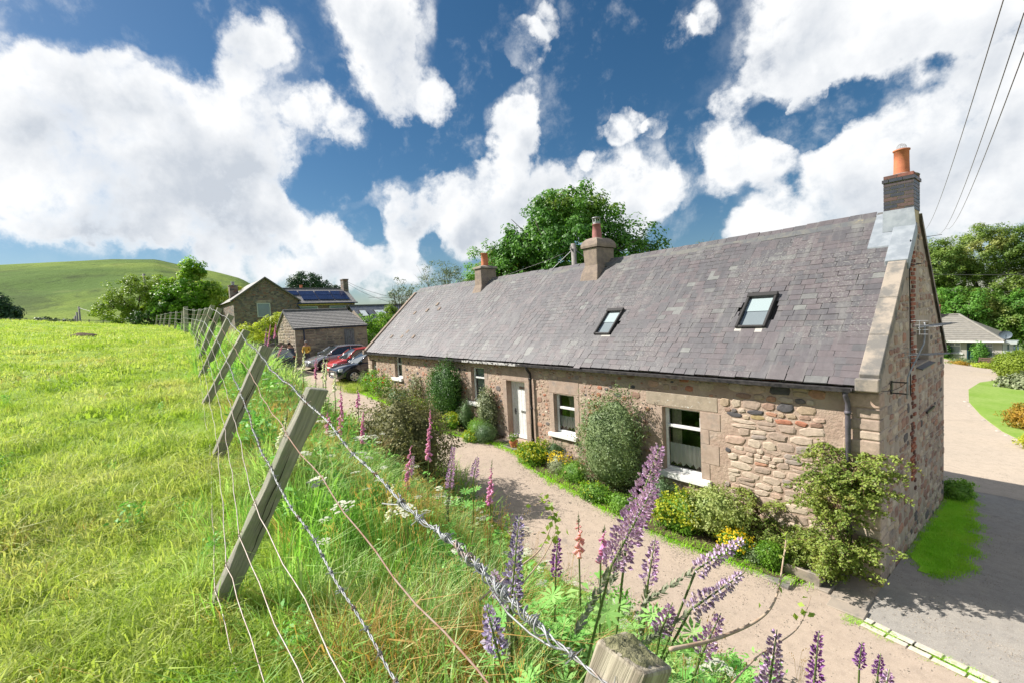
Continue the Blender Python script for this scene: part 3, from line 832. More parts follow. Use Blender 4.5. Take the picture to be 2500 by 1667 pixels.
for k in ('d', 'c', 'b'):
    o = WINS[k]; hh = (o[3]-o[2]+.02)/3
    for i in range(3):
        block(o[1]+.002, o[1]+(.18, .34, .2)[i], o[2]+hh*i, o[2]+hh*(i+1)-.006, name='jamb_stone', back=-.001)
        block(o[0]-(.2, .34, .18)[i], o[0]-.002, o[2]+hh*i, o[2]+hh*(i+1)-.006, name='jamb_stone', back=-.001)
# long and short corner quoins
z = -.25; i = 0
while z < 3.40:
    h = rs.uniform(.16, .36); h = min(h, 3.46-z)
    a, b = ((.56, .30), (.30, .52))[i % 2]
    m_ = MB(); m_.box(-a+rs.uniform(-.05, .05), .018, -.018, b+rs.uniform(-.05, .05), z, z+h-.018, rs.random())
    m_.build('quoin', M['wallstone'], cot, bevel=.022, segs=2)
    z += h; i += 1
z = .9; i = 0
while z < 3.4:
    h = rs.uniform(.2, .3); a, b = ((.5, .3), (.28, .5))[i % 2]
    m_ = MB(); m_.box(-L-.02, -L+a, -.022, b, z, z+h-.014, rs.random())
    m_.build('quoin', M['palestone'], cot, bevel=.018, segs=2)
    z += h; i += 1

# windows --------------------------------------------------------------------
def window(o, split, blind=None, net=False, curtain=False, sill=None, d=.125):
    x0, x1, z0, z1 = o
    fw = .055
    m_ = MB()
    m_.box(x0, x0+fw, d, d+.07, z0, z1); m_.box(x1-fw, x1, d, d+.07, z0, z1)
    m_.box(x0+fw, x1-fw, d, d+.07, z0, z0+fw+.02); m_.box(x0+fw, x1-fw, d, d+.07, z1-fw, z1)
    zt = z1-(z1-z0)*split
    m_.box(x0+fw, x1-fw, d-.012, d+.06, zt-.035, zt+.035)
    m_.box(x0+fw, x0+fw+.03, d+.006, d+.06, zt+.035, z1-fw); m_.box(x1-fw-.03, x1-fw, d+.006, d+.06, zt+.035, z1-fw)
    f = m_.build('window', M['white'], cot, bevel=.006)
    for (a, b) in ((z0+fw+.02, zt-.035), (zt+.035, z1-fw)):
        g_ = MB(); g_.add([(x0+fw, d+.045, a), (x1-fw, d+.045, a), (x1-fw, d+.045, b), (x0+fw, d+.045, b)], [(0, 1, 2, 3)])
        g_.build('pane', M['glass'], f)
    if blind:
        g_ = MB(); g_.add([(x0+.02, d+.12, z0+.02), (x1-.02, d+.12, z0+.02), (x1-.02, d+.12, z1-.02), (x0+.02, d+.12, z1-.02)], [(0, 1, 2, 3)])
        g_.build('blind', M[blind], f)
    if net:
        top = z0+(z1-z0)*.42; n = 40; pts = []; g_ = MB()
        for k in range(n+1):
            u = k/n; x = x0+fw+.01+u*(x1-x0-2*fw-.02)
            y = d+.075+.014*math.sin(u*46)
            zb = z0+.20-.085*abs(((u*5.0) % 1)-.5)*2
            pts.append((x, y, zb)); pts.append((x, y, top))
        g_.add(pts, [(2*k, 2*k+2, 2*k+3, 2*k+1) for k in range(n)])
        g_.build('net_curtain', M['net'], f, smooth=True)
    if curtain:
        for (a, b) in (((x0+.03, x0+.28),) if curtain == 1 else ((x0+.35*(x1-x0), x0+.62*(x1-x0)),)):
            n = 16; pts = []; g_ = MB()
            for k in range(n+1):
                u = k/n; x = a+u*(b-a); y = d+.24+.03*math.sin(u*28)
                pts += [(x, y, z0+.1), (x, y, z1)]
            g_.add(pts, [(2*k, 2*k+2, 2*k+3, 2*k+1) for k in range(n)])
            g_.build('curtain', M['curtain'], f, smooth=True)
    if sill:
        s0, s1, a, b = sill
        m_ = MB(); m_.box(s0, s1, -.10, d+.01, a, b)
        m_.build('window_sill', M['sill'], f, bevel=.012, segs=2)
    return f
window(WINS['a'], .42, blind='frost')
window(WINS['b'], .36, blind='frost', sill=(-19.12, -18.0, 2.2, 2.352))
window(WINS['c'], .42, blind='frost', sill=(-15.4, -14.42, 1.70, 1.852))
window(WINS['d'], .30, blind='frost', sill=(-12.5, -11.38, 1.75, 1.902))
window(WINS['e'], .36, net=True, curtain=2, sill=(-8.09, -6.94, 1.30, 1.422))
window(WINS['f'], .30, net=True, curtain=1, sill=(-4.28, -2.97, .97, 1.122))
# gable window, set deep, with a sloping slate sill
m_ = MB(); y0, y1, z0, z1 = GWIN
m_.box(-.30, -.24, y0, y0+.06, z0, z1); m_.box(-.30, -.24, y1-.06, y1, z0, z1); m_.box(-.30, -.24, y0+.06, y1-.06, z0, z0+.06); m_.box(-.30, -.24, y0+.06, y1-.06, z1-.06, z1)
m_.box(-.305, -.25, (y0+y1)/2-.03, (y0+y1)/2+.03, z0+.06, z1-.06)
gwf = m_.build('window', M['white'], cot, bevel=.006)
g_ = MB(); g_.add([(-.27, y0+.06, z0+.06), (-.27, y1-.06, z0+.06), (-.27, y1-.06, z1-.06), (-.27, y0+.06, z1-.06)], [(0, 1, 2, 3)]); g_.build('pane', M['glass'], gwf)
m_ = MB(); m_.obox((-.08, (y0+y1)/2, z0-.03), (.19, 0, -.05), (0, .74, 0), (.004, 0, .012)); m_.build('window_sill', M['slate'], gwf)

# front door -----------------------------------------------------------------
x0, x1, z0, z1 = DOOR
m_ = MB(); d = .24
m_.box(x0, x0+.07, d-.03, d+.06, z0, z1); m_.box(x1-.05, x1, d-.03, d+.06, z0, z1); m_.box(x0+.07, x1-.05, d-.03, d+.06, z1-.06, z1)
door = m_.build('door', M['white'], cot, bevel=.006)
nb = 6; wb = (x1-.05-x0-.07)/nb
for k in range(nb):
    b_ = MB(); b_.box(x0+.07+k*wb+.003, x0+.07+(k+1)*wb-.003, d, d+.045, z0+.03, z1-.06, rs.random()); b_.build('door_board', M['white'], door, bevel=.004)
b_ = MB(); b_.box(x0+.07, x1-.05, d-.02, d, z0+.03, z0+.15); b_.build('weather_board', M['white'], door, bevel=.005)
b_ = MB(); b_.box(x0+.40, x0+.66, d-.012, d, 2.56, 2.64); b_.build('name_plate', pmat('plate_bronze', (.23, .17, .14), rough=.6), door)
b_ = MB(); b_.box(x0+.44, x0+.70, d-.02, d, 1.76, 1.84); b_.build('letterbox', pmat('letterbox_steel', (.30, .30, .30), rough=.35, metal=.6), door, bevel=.004)
b_ = MB(); b_.box(x0+.13, x0+.17, d-.015, d, 1.66, 1.86); b_.tube([(x0+.15, d-.01, 1.78), (x0+.15, d-.05, 1.78), (x0+.25, d-.05, 1.77)], .010, 6); b_.lathe([(.012, 0), (.012, .01)], (x0+.15, d-.02, 2.2)); b_.build('door_handle', M['black'], door)
b_ = MB(); b_.box(-10.5, -8.85, -.62, .22, .60, .80); st = b_.build('doorstep', M['skewstone'], cot, bevel=.02, segs=2)
b_ = MB(); b_.box(-10.0, -9.3, -.55, -.08, .801, .813); b_.build('door_mat', pmat('black_mat', (.03, .028, .026), rough=1.0, c2=(.07, .065, .06), scale=60), cot)

M['underlay'] = pmat('roof_underlay', (.035, .033, .034), rough=1.0)
# roof -----------------------------------------------------------------------
m_ = MB()
n = 44
for k in range(n):
    xa, xb = -L+k*L/n, -L+(k+1)*L/n
    off = Vector((0, 0, -.03))
    def rp(x, y): return Vector((x, y, roof_z(x, y)))+off
    m_.add([rp(xa, -.14), rp(xb, -.14), rp(xb, RY), rp(xa, RY)], [(0, 1, 2, 3)])
    rz = roof_z
    m_.add([(xa, RY, rz(xa, RY)-.01), (xb, RY, rz(xb, RY)-.01), (xb, W+.2, 3.45), (xa, W+.2, 3.45)], [(0, 1, 2, 3)], m=1)
roof = m_.build('roof', [M['underlay'], M['slate']], cot)
EXP = .158; SL = .36; TH = .018
def slate_vs(w): return [(-w/2, 0, 0), (w/2, 0, 0), (w/2, SL, 0), (-w/2, SL, 0), (-w/2+.002, .003, TH), (w/2-.002, .003, TH), (w/2, SL, TH), (-w/2, SL, TH)]
SF = [(4, 5, 6, 7), (0, 1, 5, 4), (1, 2, 6, 5), (3, 0, 4, 7)]
smesh = []
for k in range(5):
    w = .23+.035*k
    vs = slate_vs(w)
    r_ = random.Random(k)
    vs = [(x+r_.uniform(-.003, .003), y+(r_.uniform(-.004, .004) if y < .1 else 0), z) for x, y, z in vs]
    me = bpy.data.meshes.new('slate'); me.from_pydata(vs, [], SF); me.materials.append(M['slate']); smesh.append((w, vs, me))
SKY1, SKY2 = (-6.80, -6.14, .62, 1.46), (-2.78, -2.06, .74, 1.62)
HOLES = [SKY1, SKY2, (-8.95, -8.15, 2.62, 3.4), (-15.72, -15.0, 2.75, 3.4)]
sl = []
nrow = int((RY+.17)/math.cos(ANG)/EXP)
for r_ in range(nrow+1):
    s0 = r_*EXP
    y = -.18+s0*math.cos(ANG)
    x = -L+.06+(0 if r_ % 2 else -.12)+rs.uniform(-.02, .02)
    while x < -.25:
        k = min(4, max(0, int(rs.gauss(2.1 if r_ < 12 else 1.4, 1.0)))); w = smesh[k][0]
        cx = x+w/2; x += w+.010
        if cx-w/2 < -L+.02: continue
        if cx+w/2 > -.245: cx = -.245-w/2
        yc = y+.06
        if any(h[0] < cx < h[1] and h[2] < yc < h[3] for h in HOLES): continue
        sl.append((cx, y+rs.gauss(0, .005)-(rs.uniform(.02, .06) if rs.random() < .012 else 0), k))
def slate_mat(cx, y):
    base = Vector((cx, y, roof_z(cx, y)))+ROOF_N*(.012+.010*math.sin(cx*.9)*math.sin(y*2.2)+.008*math.sin(cx*2.3+y*1.4))
    tilt = ANG-R(2.0)+rs.gauss(0, .011)
    return Matrix.Translation(base) @ Matrix.Rotation(tilt, 4, 'X') @ Matrix.Rotation(rs.gauss(0, .012), 4, 'Z')
sl.sort(key=lambda s_: -persp_area((s_[0], s_[1], roof_z(s_[0], s_[1])), 1, 1, ROOF_N))
m_ = MB()
for i, (cx, y, k) in enumerate(sl):
    mt = slate_mat(cx, y)
    if i < 296:
        o = bpy.data.objects.new('slate', smesh[k][2]); o.matrix_world = mt
        COL.objects.link(o); o.parent = roof; o.matrix_basis = mt
    else:
        m_.add([mt @ Vector(v) for v in smesh[k][1]], SF, rs.random())
m_.build('slating', M['slate'], roof, kind='stuff')
# ridge tiles
x = -L; i = 0
while x < -.55:
    w = .46
    if not any(a < x+w*.5 < b for a, b in ((-8.85, -8.2), (-15.65, -15.05))):
        z = roof_z(x+w/2, RY)+.03
        t_ = MB()
        vs = []
        for xx in (x+.004, min(x+w, -.5)):
            vs += [(xx, RY-.15, z-.135), (xx, RY-.035, z+.0), (xx, RY+.035, z+.0), (xx, RY+.15, z-.135), (xx, RY+.13, z-.16), (xx, RY-.13, z-.16)]
        t_.add(vs, [(0, 1, 7, 6), (1, 2, 8, 7), (2, 3, 9, 8), (3, 4, 10, 9), (5, 0, 6, 11), (0, 5, 4, 3, 2, 1), (6, 7, 8, 9, 10, 11)])
        t_.build('ridge_tile', M['ridge'], roof)
    x += w; i += 1
# skews (coping slabs) on the near gable: stone below, lead above
def skew(x0, x1, ya, yb, mat, th=.11, name='skew_slab', nose=0):
    m_ = MB()
    a = Vector((0, ya, EAVE+(ya+.18)*KS)); b = Vector((0, yb, EAVE+(yb+.18)*KS))
    off = ROOF_N*th
    vs = []
    for xx in (x0, x1):
        vs += [(xx, a.y, a.z-.12), (xx, b.y, b.z-.12), (xx, b.y+off.y, b.z+off.z), (xx, a.y+off.y, a.z+off.z)]
    m_.add(vs, [(0, 1, 2, 3), (7, 6, 5, 4), (0, 4, 5, 1), (1, 5, 6, 2), (2, 6, 7, 3), (3, 7, 4, 0)], rs.random())
    return m_.build(name, M[mat], cot, bevel=.01)
yy = [-.05, .62, 1.30, 2.04]
for i in range(3): skew(-.25, .035, yy[i]+.004, yy[i+1]-.004, 'skewstone')
skew(-.305, .06, 2.05, 2.86, 'lead', .118, 'lead_flashing')
m_ = MB(); m_.box(-.29, .045, -.22, .02, 3.42, 3.64); m_.build('skew_putt', M['skewstone'], cot, bevel=.02, segs=2)
for i in range(5): 
    y_ = -.1+i*.64; skew(-L-.08, -L+.16, y_+.003, y_+.637, 'render', .09)
m_ = MB(); m_.box(-L-.09, -L+.15, -.28, .02, 3.38, 3.6); m_.build('skew_putt', M['render'], cot, bevel=.02, segs=2)
# far slope skew
m_ = MB(); m_.add([(.055, 3.35, 6.72), (.055, W+.1, 3.58), (-.3, W+.1, 3.58), (-.3, 3.35, 6.72), (.055, 3.35, 6.58), (.055, W+.1, 3.44), (-.3, W+.1, 3.44), (-.3, 3.35, 6.58)], [(0, 1, 2, 3), (0, 4, 5, 1), (2, 6, 7, 3), (1, 5, 6, 2)]); m_.build('skew_slab', M['skewstone'], cot)
# lead apron round the near stack
m_ = MB()
zf = lambda y: EAVE+(y+.18)*KS+.07
m_.add([(-.68, 2.42, zf(2.42)), (-.25, 2.42, zf(2.42)), (-.25, 2.76, zf(2.76)), (-.68, 2.80, zf(2.80)), (-.68, 2.42, zf(2.42)-.05), (-.25, 2.42, zf(2.42)-.05), (-.68, 2.80, zf(2.80)-.05)], [(0, 1, 2, 3), (4, 5, 1, 0), (0, 3, 6, 4)])
m_.add([(-.68, 2.802, zf(2.802)), (-.48, 2.77, zf(2.77)), (-.48, 3.23, 6.83), (-.68, 3.23, zf(3.2)+.02), (-.68, 3.23, zf(3.2)-.04), (-.68, 2.802, zf(2.802)-.05)], [(0, 1, 2, 3), (0, 3, 4, 5)])
m_.add([(-.485, 2.772, 6.80), (.018, 2.772, 6.80), (.062, 2.715, 6.36), (-.49, 2.74, 6.36)], [(0, 1, 2, 3)])
m_.add([(-.483, 2.772, 6.80), (-.483, 3.3, 6.84), (-.483, 3.3, 6.4), (-.483, 2.76, 6.36)], [(0, 1, 2, 3)])
m_.build('lead_flashing', M['lead'], cot)

# chimneys -------------------------------------------------------------------
cx0, cx1, cy0, cy1, cz0 = -.468, .004, 2.79, 3.40, 6.52
m_ = MB(); m_.box(cx0+.002, cx1-.002, cy0+.002, cy1-.002, cz0, 7.49)
ch = m_.build('chimney_stack', M['joint'], cot)
bz = 6.77; r_ = 0
bk = MB(); bk.box(-.5, .5, -.5, .5, -.5, .5)
bkm = bpy.data.meshes.new('brick'); bkm.from_pydata(bk.v, [], bk.f); bkm.materials.append(M['brick'])
bkr = bpy.data.meshes.new('brick'); bkr.from_pydata(bk.v, [], bk.f); bkr.materials.append(M['redbrick'])
def put_brick(x0, x1, y0, y1, z, h=.065, me=bkm):
    o = bpy.data.objects.new('brick', me)
    o.location = ((x0+x1)/2, (y0+y1)/2, z+h/2); o.scale = (x1-x0, y1-y0, h)
    COL.objects.link(o); o.parent = ch
while bz < 7.47:
    e = .030 if 7.36 < bz < 7.43 else (.008 if bz < 7.43 else .006)
    X0, X1, Y0, Y1 = cx0-e, cx1+e, cy0-e, cy1+e
    me = bkr if bz > 7.43 else bkm
    cuts = [X0, X0+.225, X1] if r_ % 2 else [X0, X0+.112, X0+.112+.23, X1]
    for a, b in zip(cuts[:-1], cuts[1:]):
        put_brick(a+(.005 if a > X0 else 0), b-(.005 if b < X1 else 0), Y0, Y0+.1, bz, me=me)
        put_brick(a+(.005 if a > X0 else 0), b-(.005 if b < X1 else 0), Y1-.1, Y1, bz, me=me)
    cuts = [Y0+.11, Y0+.11+.2, Y1-.11] if r_ % 2 else [Y0+.11, Y0+.11+.11, Y0+.11+.33, Y1-.11]
    for a, b in zip(cuts[:-1], cuts[1:]):
        put_brick(X1-.1, X1, a, b-.01, bz, me=me); put_brick(X0, X0+.1, a, b-.01, bz, me=me)
    bz += .0765; r_ += 1
m_ = MB(); m_.lathe([(.30, 0), (.27, .03), (.17, .07), (.10, .08)], (-.232, 3.095, 7.495), 16); m_.build('mortar_flaunching', M['skewstone'], ch, smooth=True)
def pot(c, r0, r1, h, mat, parent, rim=.018):
    m_ = MB(); m_.lathe([(r0*1.06, 0), (r0*1.0, .06), (r0*.96, h*.5), (r1, h-.03), (r1+rim, h-.025), (r1+rim, h), (r1-.02, h), (r1-.03, h-.25)], c, 28, cap=False)
    return m_.build('chimney_pot', M[mat], parent, smooth=True)
pp = pot((-.232, 3.095, 7.54), .135, .128, .53, 'terracotta', ch)
m_ = MB()
for k in range(6):
    a = math.pi*k/6
    m_.tube([(-.232+.085*math.cos(a)*math.cos(t), 3.095+.085*math.sin(a)*math.cos(t), 8.11+.085*math.sin(t)) for t in np.linspace(-.6, math.pi+.6, 15)], .0022, 4)
for zq in (-.02, .03, .06):
    r_q = math.sqrt(max(.0001, .085**2-zq**2)); m_.tube([(-.232+r_q*math.cos(t), 3.095+r_q*math.sin(t), 8.11+zq) for t in np.linspace(0, 2*math.pi, 20)], .0022, 4)
m_.build('wire_cage', M['steel'], pp)
# middle stack: tapered render with domed head
m_ = MB()
def ringbox(x0, x1, y0, y1, z): return [(x0, y0, z), (x1, y0, z), (x1, y1, z), (x0, y1, z)]
def loft(m_, rings):
    vs = [p for r_ in rings for p in r_]; n = len(rings[0]); fs = []
    for i in range(len(rings)-1):
        for k in range(n): fs.append((i*n+k, i*n+(k+1) % n, (i+1)*n+(k+1) % n, (i+1)*n+k))
    fs.append(tuple((len(rings)-1)*n+k for k in range(n)))
    m_.add(vs, fs)
loft(m_, [ringbox(-8.93, -8.10, 2.52, 3.85, 5.95), ringbox(-8.88, -8.15, 2.62, 3.75, 6.35), ringbox(-8.80, -8.22, 2.72, 3.62, 6.62), ringbox(-8.83, -8.20, 2.70, 3.64, 7.22)])
ch2 = m_.build('chimney_stack', M['render'], cot, bevel=.03, segs=2)
m_ = MB()
rings = [ringbox(-8.87, -8.15, 2.65, 3.69, 7.225), ringbox(-8.88, -8.14, 2.64, 3.70, 7.30)]
for k in range(1, 7):
    a = k/6*math.pi/2; s_ = math.cos(a)*.30
    rings.append(ringbox(-8.51-.07-s_, -8.51+.07+s_, 3.17-.2-s_*1.05, 3.17+.2+s_*1.05, 7.30+.29*math.sin(a)))
loft(m_, rings); m_.build('domed_cap', M['render'], ch2, smooth=False)
pp = pot((-8.5, 3.1, 7.56), .165, .135, .50, 'oldpot', ch2)
m_ = MB(); m_.lathe([(.12, 0), (.12, .10)], (-8.5, 3.1, 8.04), 16, cap=False)
for k in range(4):
    a = k*math.pi/2+.4; m_.box(-8.5+.12*math.cos(a)-.012, -8.5+.12*math.cos(a)+.012, 3.1+.12*math.sin(a)-.012, 3.1+.12*math.sin(a)+.012, 8.1, 8.27)
m_.lathe([(.155, 0), (.15, .02), (.02, .05)], (-8.5, 3.1, 8.27), 18); m_.build('cowl', M['steel'], pp)
# far stack
m_ = MB(); loft(m_, [ringbox(-15.74, -15.0, 2.6, 3.8, 6.05), ringbox(-15.68, -15.05, 2.74, 3.72, 6.42), ringbox(-15.64, -15.08, 2.78, 3.68, 6.52), ringbox(-15.62, -15.10, 2.80, 3.66, 7.27)])
ch1 = m_.build('chimney_stack', M['render'], cot, bevel=.02)
m_ = MB(); loft(m_, [ringbox(-15.68, -15.04, 2.74, 3.72, 7.272), ringbox(-15.68, -15.04, 2.74, 3.72, 7.35), ringbox(-15.45, -15.2, 3.0, 3.4, 7.43)]); m_.build('chimney_cap', M['skewstone'], ch1)
pot((-15.33, 3.2, 7.40), .165, .15, .60, 'terracotta', ch1)

# rooflights -----------------------------------------------------------------
def rooflight(x0, x1, ya, yb, w):
    c = Vector(((x0+x1)/2, (ya+yb)/2, roof_z((x0+x1)/2, (ya+yb)/2)))
    hx = (x1-x0)/2; hl = (yb-ya)/2/math.cos(ANG)
    X = Vector((1, 0, 0)); n0 = ROOF_N
    m_ = MB(); t = .075; fb = .055
    for sgn in (-1, 1): m_.obox(c+X*sgn*(hx-fb/2)+n0*.045, X*fb/2, ROOF_U*hl, n0*.055)
    m_.obox(c-ROOF_U*(hl-fb/2)+n0*.04, X*(hx-fb), ROOF_U*fb/2, n0*.045)
    m_.obox(c+ROOF_U*(hl-.05)+n0*.055, X*hx*1.02, ROOF_U*.06, n0*.065)
    f = m_.build('skylight', M['skyframe'], cot, bevel=.008)
    g_ = MB(); a, b = hx-fb, hl-.06
    g_.add([c+X*-a+ROOF_U*-b+n0*.06, c+X*a+ROOF_U*-b+n0*.06, c+X*a+ROOF_U*b+n0*.06, c+X*-a+ROOF_U*b+n0*.06], [(0, 1, 2, 3)]); g_.build('pane', M['glass'], f)
    g_ = MB(); g_.add([c+X*-a+ROOF_U*(-.0)+n0*.03, c+X*a+ROOF_U*(-.0)+n0*.03, c+X*a+ROOF_U*b+n0*.03, c+X*-a+ROOF_U*b+n0*.03], [(0, 1, 2, 3)]); g_.build('blind', M['blind'], f)
    g_ = MB(); g_.obox(c-n0*.0+ROOF_U*(-b/2)+n0*.012, X*a, ROOF_U*b/2, n0*.003); g_.build('inner_lining', pmat('lining', (.30, .32, .35), rough=.7), f)
    g_ = MB(); g_.obox(c-ROOF_U*(hl+.055)+n0*.022, X*hx*1.05, ROOF_U*.06, n0*.004); g_.build('flashing', M['apron'], f)
rooflight(-6.76, -6.18, .70, 1.42, 1)
rooflight(-2.74, -2.10, .82, 1.58, 2)
for (x, y) in ((-19.9, 1.85), (-18.75, 1.95), (-17.6, 1.98), (-20.25, .62), (-19.05, .62), (-17.85, .62), (-18.9, .86), (-18.2, 2.25)):
    m_ = MB(); c = Vector((x, y, roof_z(x, y)))+ROOF_N*.035
    m_.obox(c, Vector((.09, 0, 0)), ROOF_U*.10, ROOF_N*.022); m_.build('roof_vent', M['render'], roof)

M['wornwhite'] = pmat('flaking_gutter', (.46, .45, .44), (.05, .05, .05), 7, .7, contrast=(.5, .56))
# gutter and pipes -----------------------------------------------------------
m_ = MB()
for (xa, xb, mi) in ((-L+.1, -12.4, 0), (-12.4, -9.2, 1), (-9.2, -.33, 0)):
    pr = []
    for k in range(7):
        a = math.pi+math.pi*k/6; pr.append((-.235+.055*math.cos(a), 3.462+.05*math.sin(a)))
    vs = [(xa, y, z-.012*(k2)) for k2 in (0,) for y, z in pr]+[(xb, y, z) for y, z in pr]
    m_.add(vs, [(k, k+1, k+8, k+7) for k in range(6)], m=mi)
    m_.box(xa, xb, -.292, -.286, 3.40, 3.466, m=mi)
m_.build('gutter', [M['blackiron'], M['wornwhite']], cot)
m_ = MB(); m_.box(-L+.1, -.3, -.17, -.02, 3.40, 3.47); m_.build('eaves_board', M['blackiron'], cot)
def downpipe(x, z0, z1, r, mat):
    m_ = MB()
    m_.tube([(x, -.235, z1), (x, -.22, z1-.10), (x, -.10, z1-.24), (x, -.09, z1-.34), (x, -.09, z0)], r, 10)
    for z in (z1-.42, (z0+z1)/2, z0+.35): m_.tube([(x, -.09, z-.03), (x, -.09, z+.03)], r*1.25, 10)
    return m_.build('downpipe', M[mat], cot, smooth=True)
downpipe(-8.80, .7, 3.42, .042, 'blackiron')
downpipe(-.42, .5, 3.43, .042, 'pipe2')

M['mastgrey'] = pmat('dull_mast', (.34, .35, .37), (.26, .27, .29), 10, .6)
# aerials on the gable --------------------------------------------------------
m_ = MB()
m_.box(.024, .04, .68, .78, 3.26, 3.50); m_.box(.04, .26, .715, .735, 3.47, 3.49); m_.box(.04, .26, .715, .735, 3.27, 3.29)
ae = m_.build('aerial_bracket', M['blackiron'], cot)
m_ = MB(); mast = [(.245, .725, 3.2), (.25, .725, 3.56), (.28, .78, 3.68), (.38, 1.30, 4.12), (.38, 1.38, 4.22), (.38, 1.38, 4.5)]
m_.tube(mast, .013, 8); m_.build('aerial_mast', M['mastgrey'], ae, smooth=True)
def yagi(c, dirv, ln, n):
    m_ = MB(); dirv = Vector(dirv).normalized(); s = dirv.cross(Vector((0, 0, 1))).normalized(); c = Vector(c)
    m_.tube([c-dirv*.3, c+dirv*ln], .009, 6)
    for k in range(n):
        p = c+dirv*(ln*(k+.3)/n); l_ = .17-.05*k/n
        m_.tube([p-s*l_, p+s*l_], .004, 4)
    for q in (-.12, -.04, .04, .12): m_.tube([c-dirv*.25-s*.12+Vector((0, 0, q)), c-dirv*.25+s*.12+Vector((0, 0, q))], .004, 4)
    m_.tube([c-dirv*.25+Vector((0, 0, -.13)), c-dirv*.25+Vector((0, 0, .13))], .006, 4)
    m_.build('aerial', M['steel'], ae)
yagi((.38, 1.38, 4.42), (.12, 1, .0), 1.5, 12)
yagi((.34, 1.1, 3.94), (.35, 1, -.04), .9, 9)
m_ = MB()
def slack(a, b, s, n=10): return [(a[0]+(b[0]-a[0])*t, a[1]+(b[1]-a[1])*t, a[2]+(b[2]-a[2])*t-s*4*t*(1-t)) for t in np.linspace(0, 1, n)]
m_.tube(slack((.25, .72, 3.5), (.03, .0, 3.42), .06), .006, 4); m_.tube(slack((.03, 0, 3.42), (-1.8, -.2, 3.44), .03), .006, 4)
m_.tube([(.03, 2.35, 6.1), (.035, 2.2, 5.4), (.03, 2.28, 4.9), (.035, 2.25, 3.9), (.03, 2.3, 3.0)], .010, 5)
m_.tube([(.03, 2.35, 5.6), (.16, 2.55, 5.62), (.03, 2.9, 5.65)], .008, 4)
m_.build('aerial_cable', M['black'], ae)
m_ = MB(); m_.box(.02, .06, 3.9, 4.8, 2.35, 2.39); m_.build('wall_tie', M['blackiron'], cot)

# ------------------------------------------------------------------ wire fence along the top of the bank
def woodmat(name, a, b, c):
    m, t, p = base_mat(name)
    tc = t.node('ShaderNodeTexCoord').outputs['Object']
    mp = t.node('ShaderNodeMapping'); mp.inputs['Scale'].default_value = (60, 60, 2.2)
    t.l.new(tc, mp.inputs['Vector'])
    g = t.noise(mp.outputs[0], 1.0, 6, .65, .3)
    col = t.mix(t.maprange(g, .35, .65), a, b)
    pos = wpos(t)
    col = t.mix(t.maprange(t.noise(pos, 5.0, 6, .65), .48, .68), col, c)
    t.l.new(col, p.inputs['Base Color']); p.inputs['Roughness'].default_value = .92; p.inputs['Specular IOR Level'].default_value = .15
    bump(t, p, g, .7, .012)
    return m
M['post'] = woodmat('weathered_post', (0.36, 0.335, 0.285), (0.23, 0.22, 0.19), (0.22, 0.25, 0.16))
M['oldpost'] = woodmat('old_bleached_post', (0.46, 0.41, 0.32), (0.20, 0.17, 0.13), (0.38, 0.37, 0.28))
M['mosscap'] = pmat('lichen_crust', (0.30, 0.28, 0.17), (0.20, 0.20, 0.10), 14, 1.0, c3=(.42, .40, .36), s3=20, t3=(.58, .66), bmp=1.0, bscale=60, bdist=.02)

POSTS = [  # base point, top point
 ((-.74,-9.40,3.61),(-.43,-8.94,4.67)), ((-3.23,-9.14,3.72),(-2.93,-8.67,4.81)), ((-5.90,-8.94,3.94),(-5.53,-8.40,4.98)), ((-8.22,-8.75,4.16),(-7.88,-8.24,5.28)),
 ((-10.43,-8.57,4.35),(-10.14,-8.13,5.50)), ((-12.88,-8.39,4.58),(-12.63,-7.98,5.69)), ((-15.69,-8.17,4.72),(-15.48,-7.82,5.77)), ((-18.91,-7.97,4.84),(-18.74,-7.68,5.88)),
 ((-22.35,-7.74,4.93),(-22.30,-7.58,6.03)), ((-25.20,-7.73,4.93),(-25.20,-7.66,6.26)), ((-28.79,-7.67,5.05),(-28.76,-7.54,6.21)), ((-33.13,-7.73,5.22),(-33.07,-7.57,6.38)),
 ((-37.37,-7.83,5.38),(-37.29,-7.64,6.51)), ((-42.01,-7.94,5.56),(-41.91,-7.73,6.60)), ((-46.62,-8.01,5.73),(-46.51,-7.80,6.70)), ((-51.26,-8.12,5.88),(-51.18,-7.96,6.80))]
fence = thing('wire_fence', 'leaning wooden post and barbed wire fence along the edge of the pasture', 'fence', (-.74, -9.4, 3.6))
rf = random.Random(3)
def make_post(b, t, w, d, mat, name='post', ext=.25, rotq=0.0):
    b, t = Vector(b), Vector(t)
    ax = (t-b); ln = ax.length; ax.normalize()
    X = Vector((1, .08, 0)); X = (X-ax*X.dot(ax)).normalized(); Y = ax.cross(X)
    m_ = MB(); n = 11; rings = []; bend = rf.uniform(-.014, .014)
    for k in range(n):
        z = -ext+(ln+ext)*k/(n-1)
        pts = []
        for (sx, sy) in ((-1, -1), (1, -1), (1, 1), (-1, 1)):
            j = rf.uniform(-.006, .006)+bend*math.sin(k/(n-1)*math.pi)
            zz = z+(rf.uniform(-.012, .012) if k == n-1 else 0)+(sx*.010 if k == n-1 else 0)
            pts.append((sx*w/2+j, sy*d/2+rf.uniform(-.006, .006), zz))
        rings.append(pts)
    loft(m_, rings)
    o = m_.build(name, M[mat], None, bevel=.007, segs=2)
    o.matrix_world = Matrix.Translation(b) @ Matrix((X, Y, ax)).transposed().to_4x4()
    mw_ = o.matrix_basis.copy()
    o.parent = fence; o.matrix_parent_inverse = Matrix.Translation(fence.location).inverted()
    return o
for i, (b, t) in enumerate(POSTS):
    if i == 9: make_post(b, t, .17, .17, 'post')
    else: make_post(b, t, .070+rf.uniform(-.006, .01), .094+rf.uniform(-.01, .012), 'post')
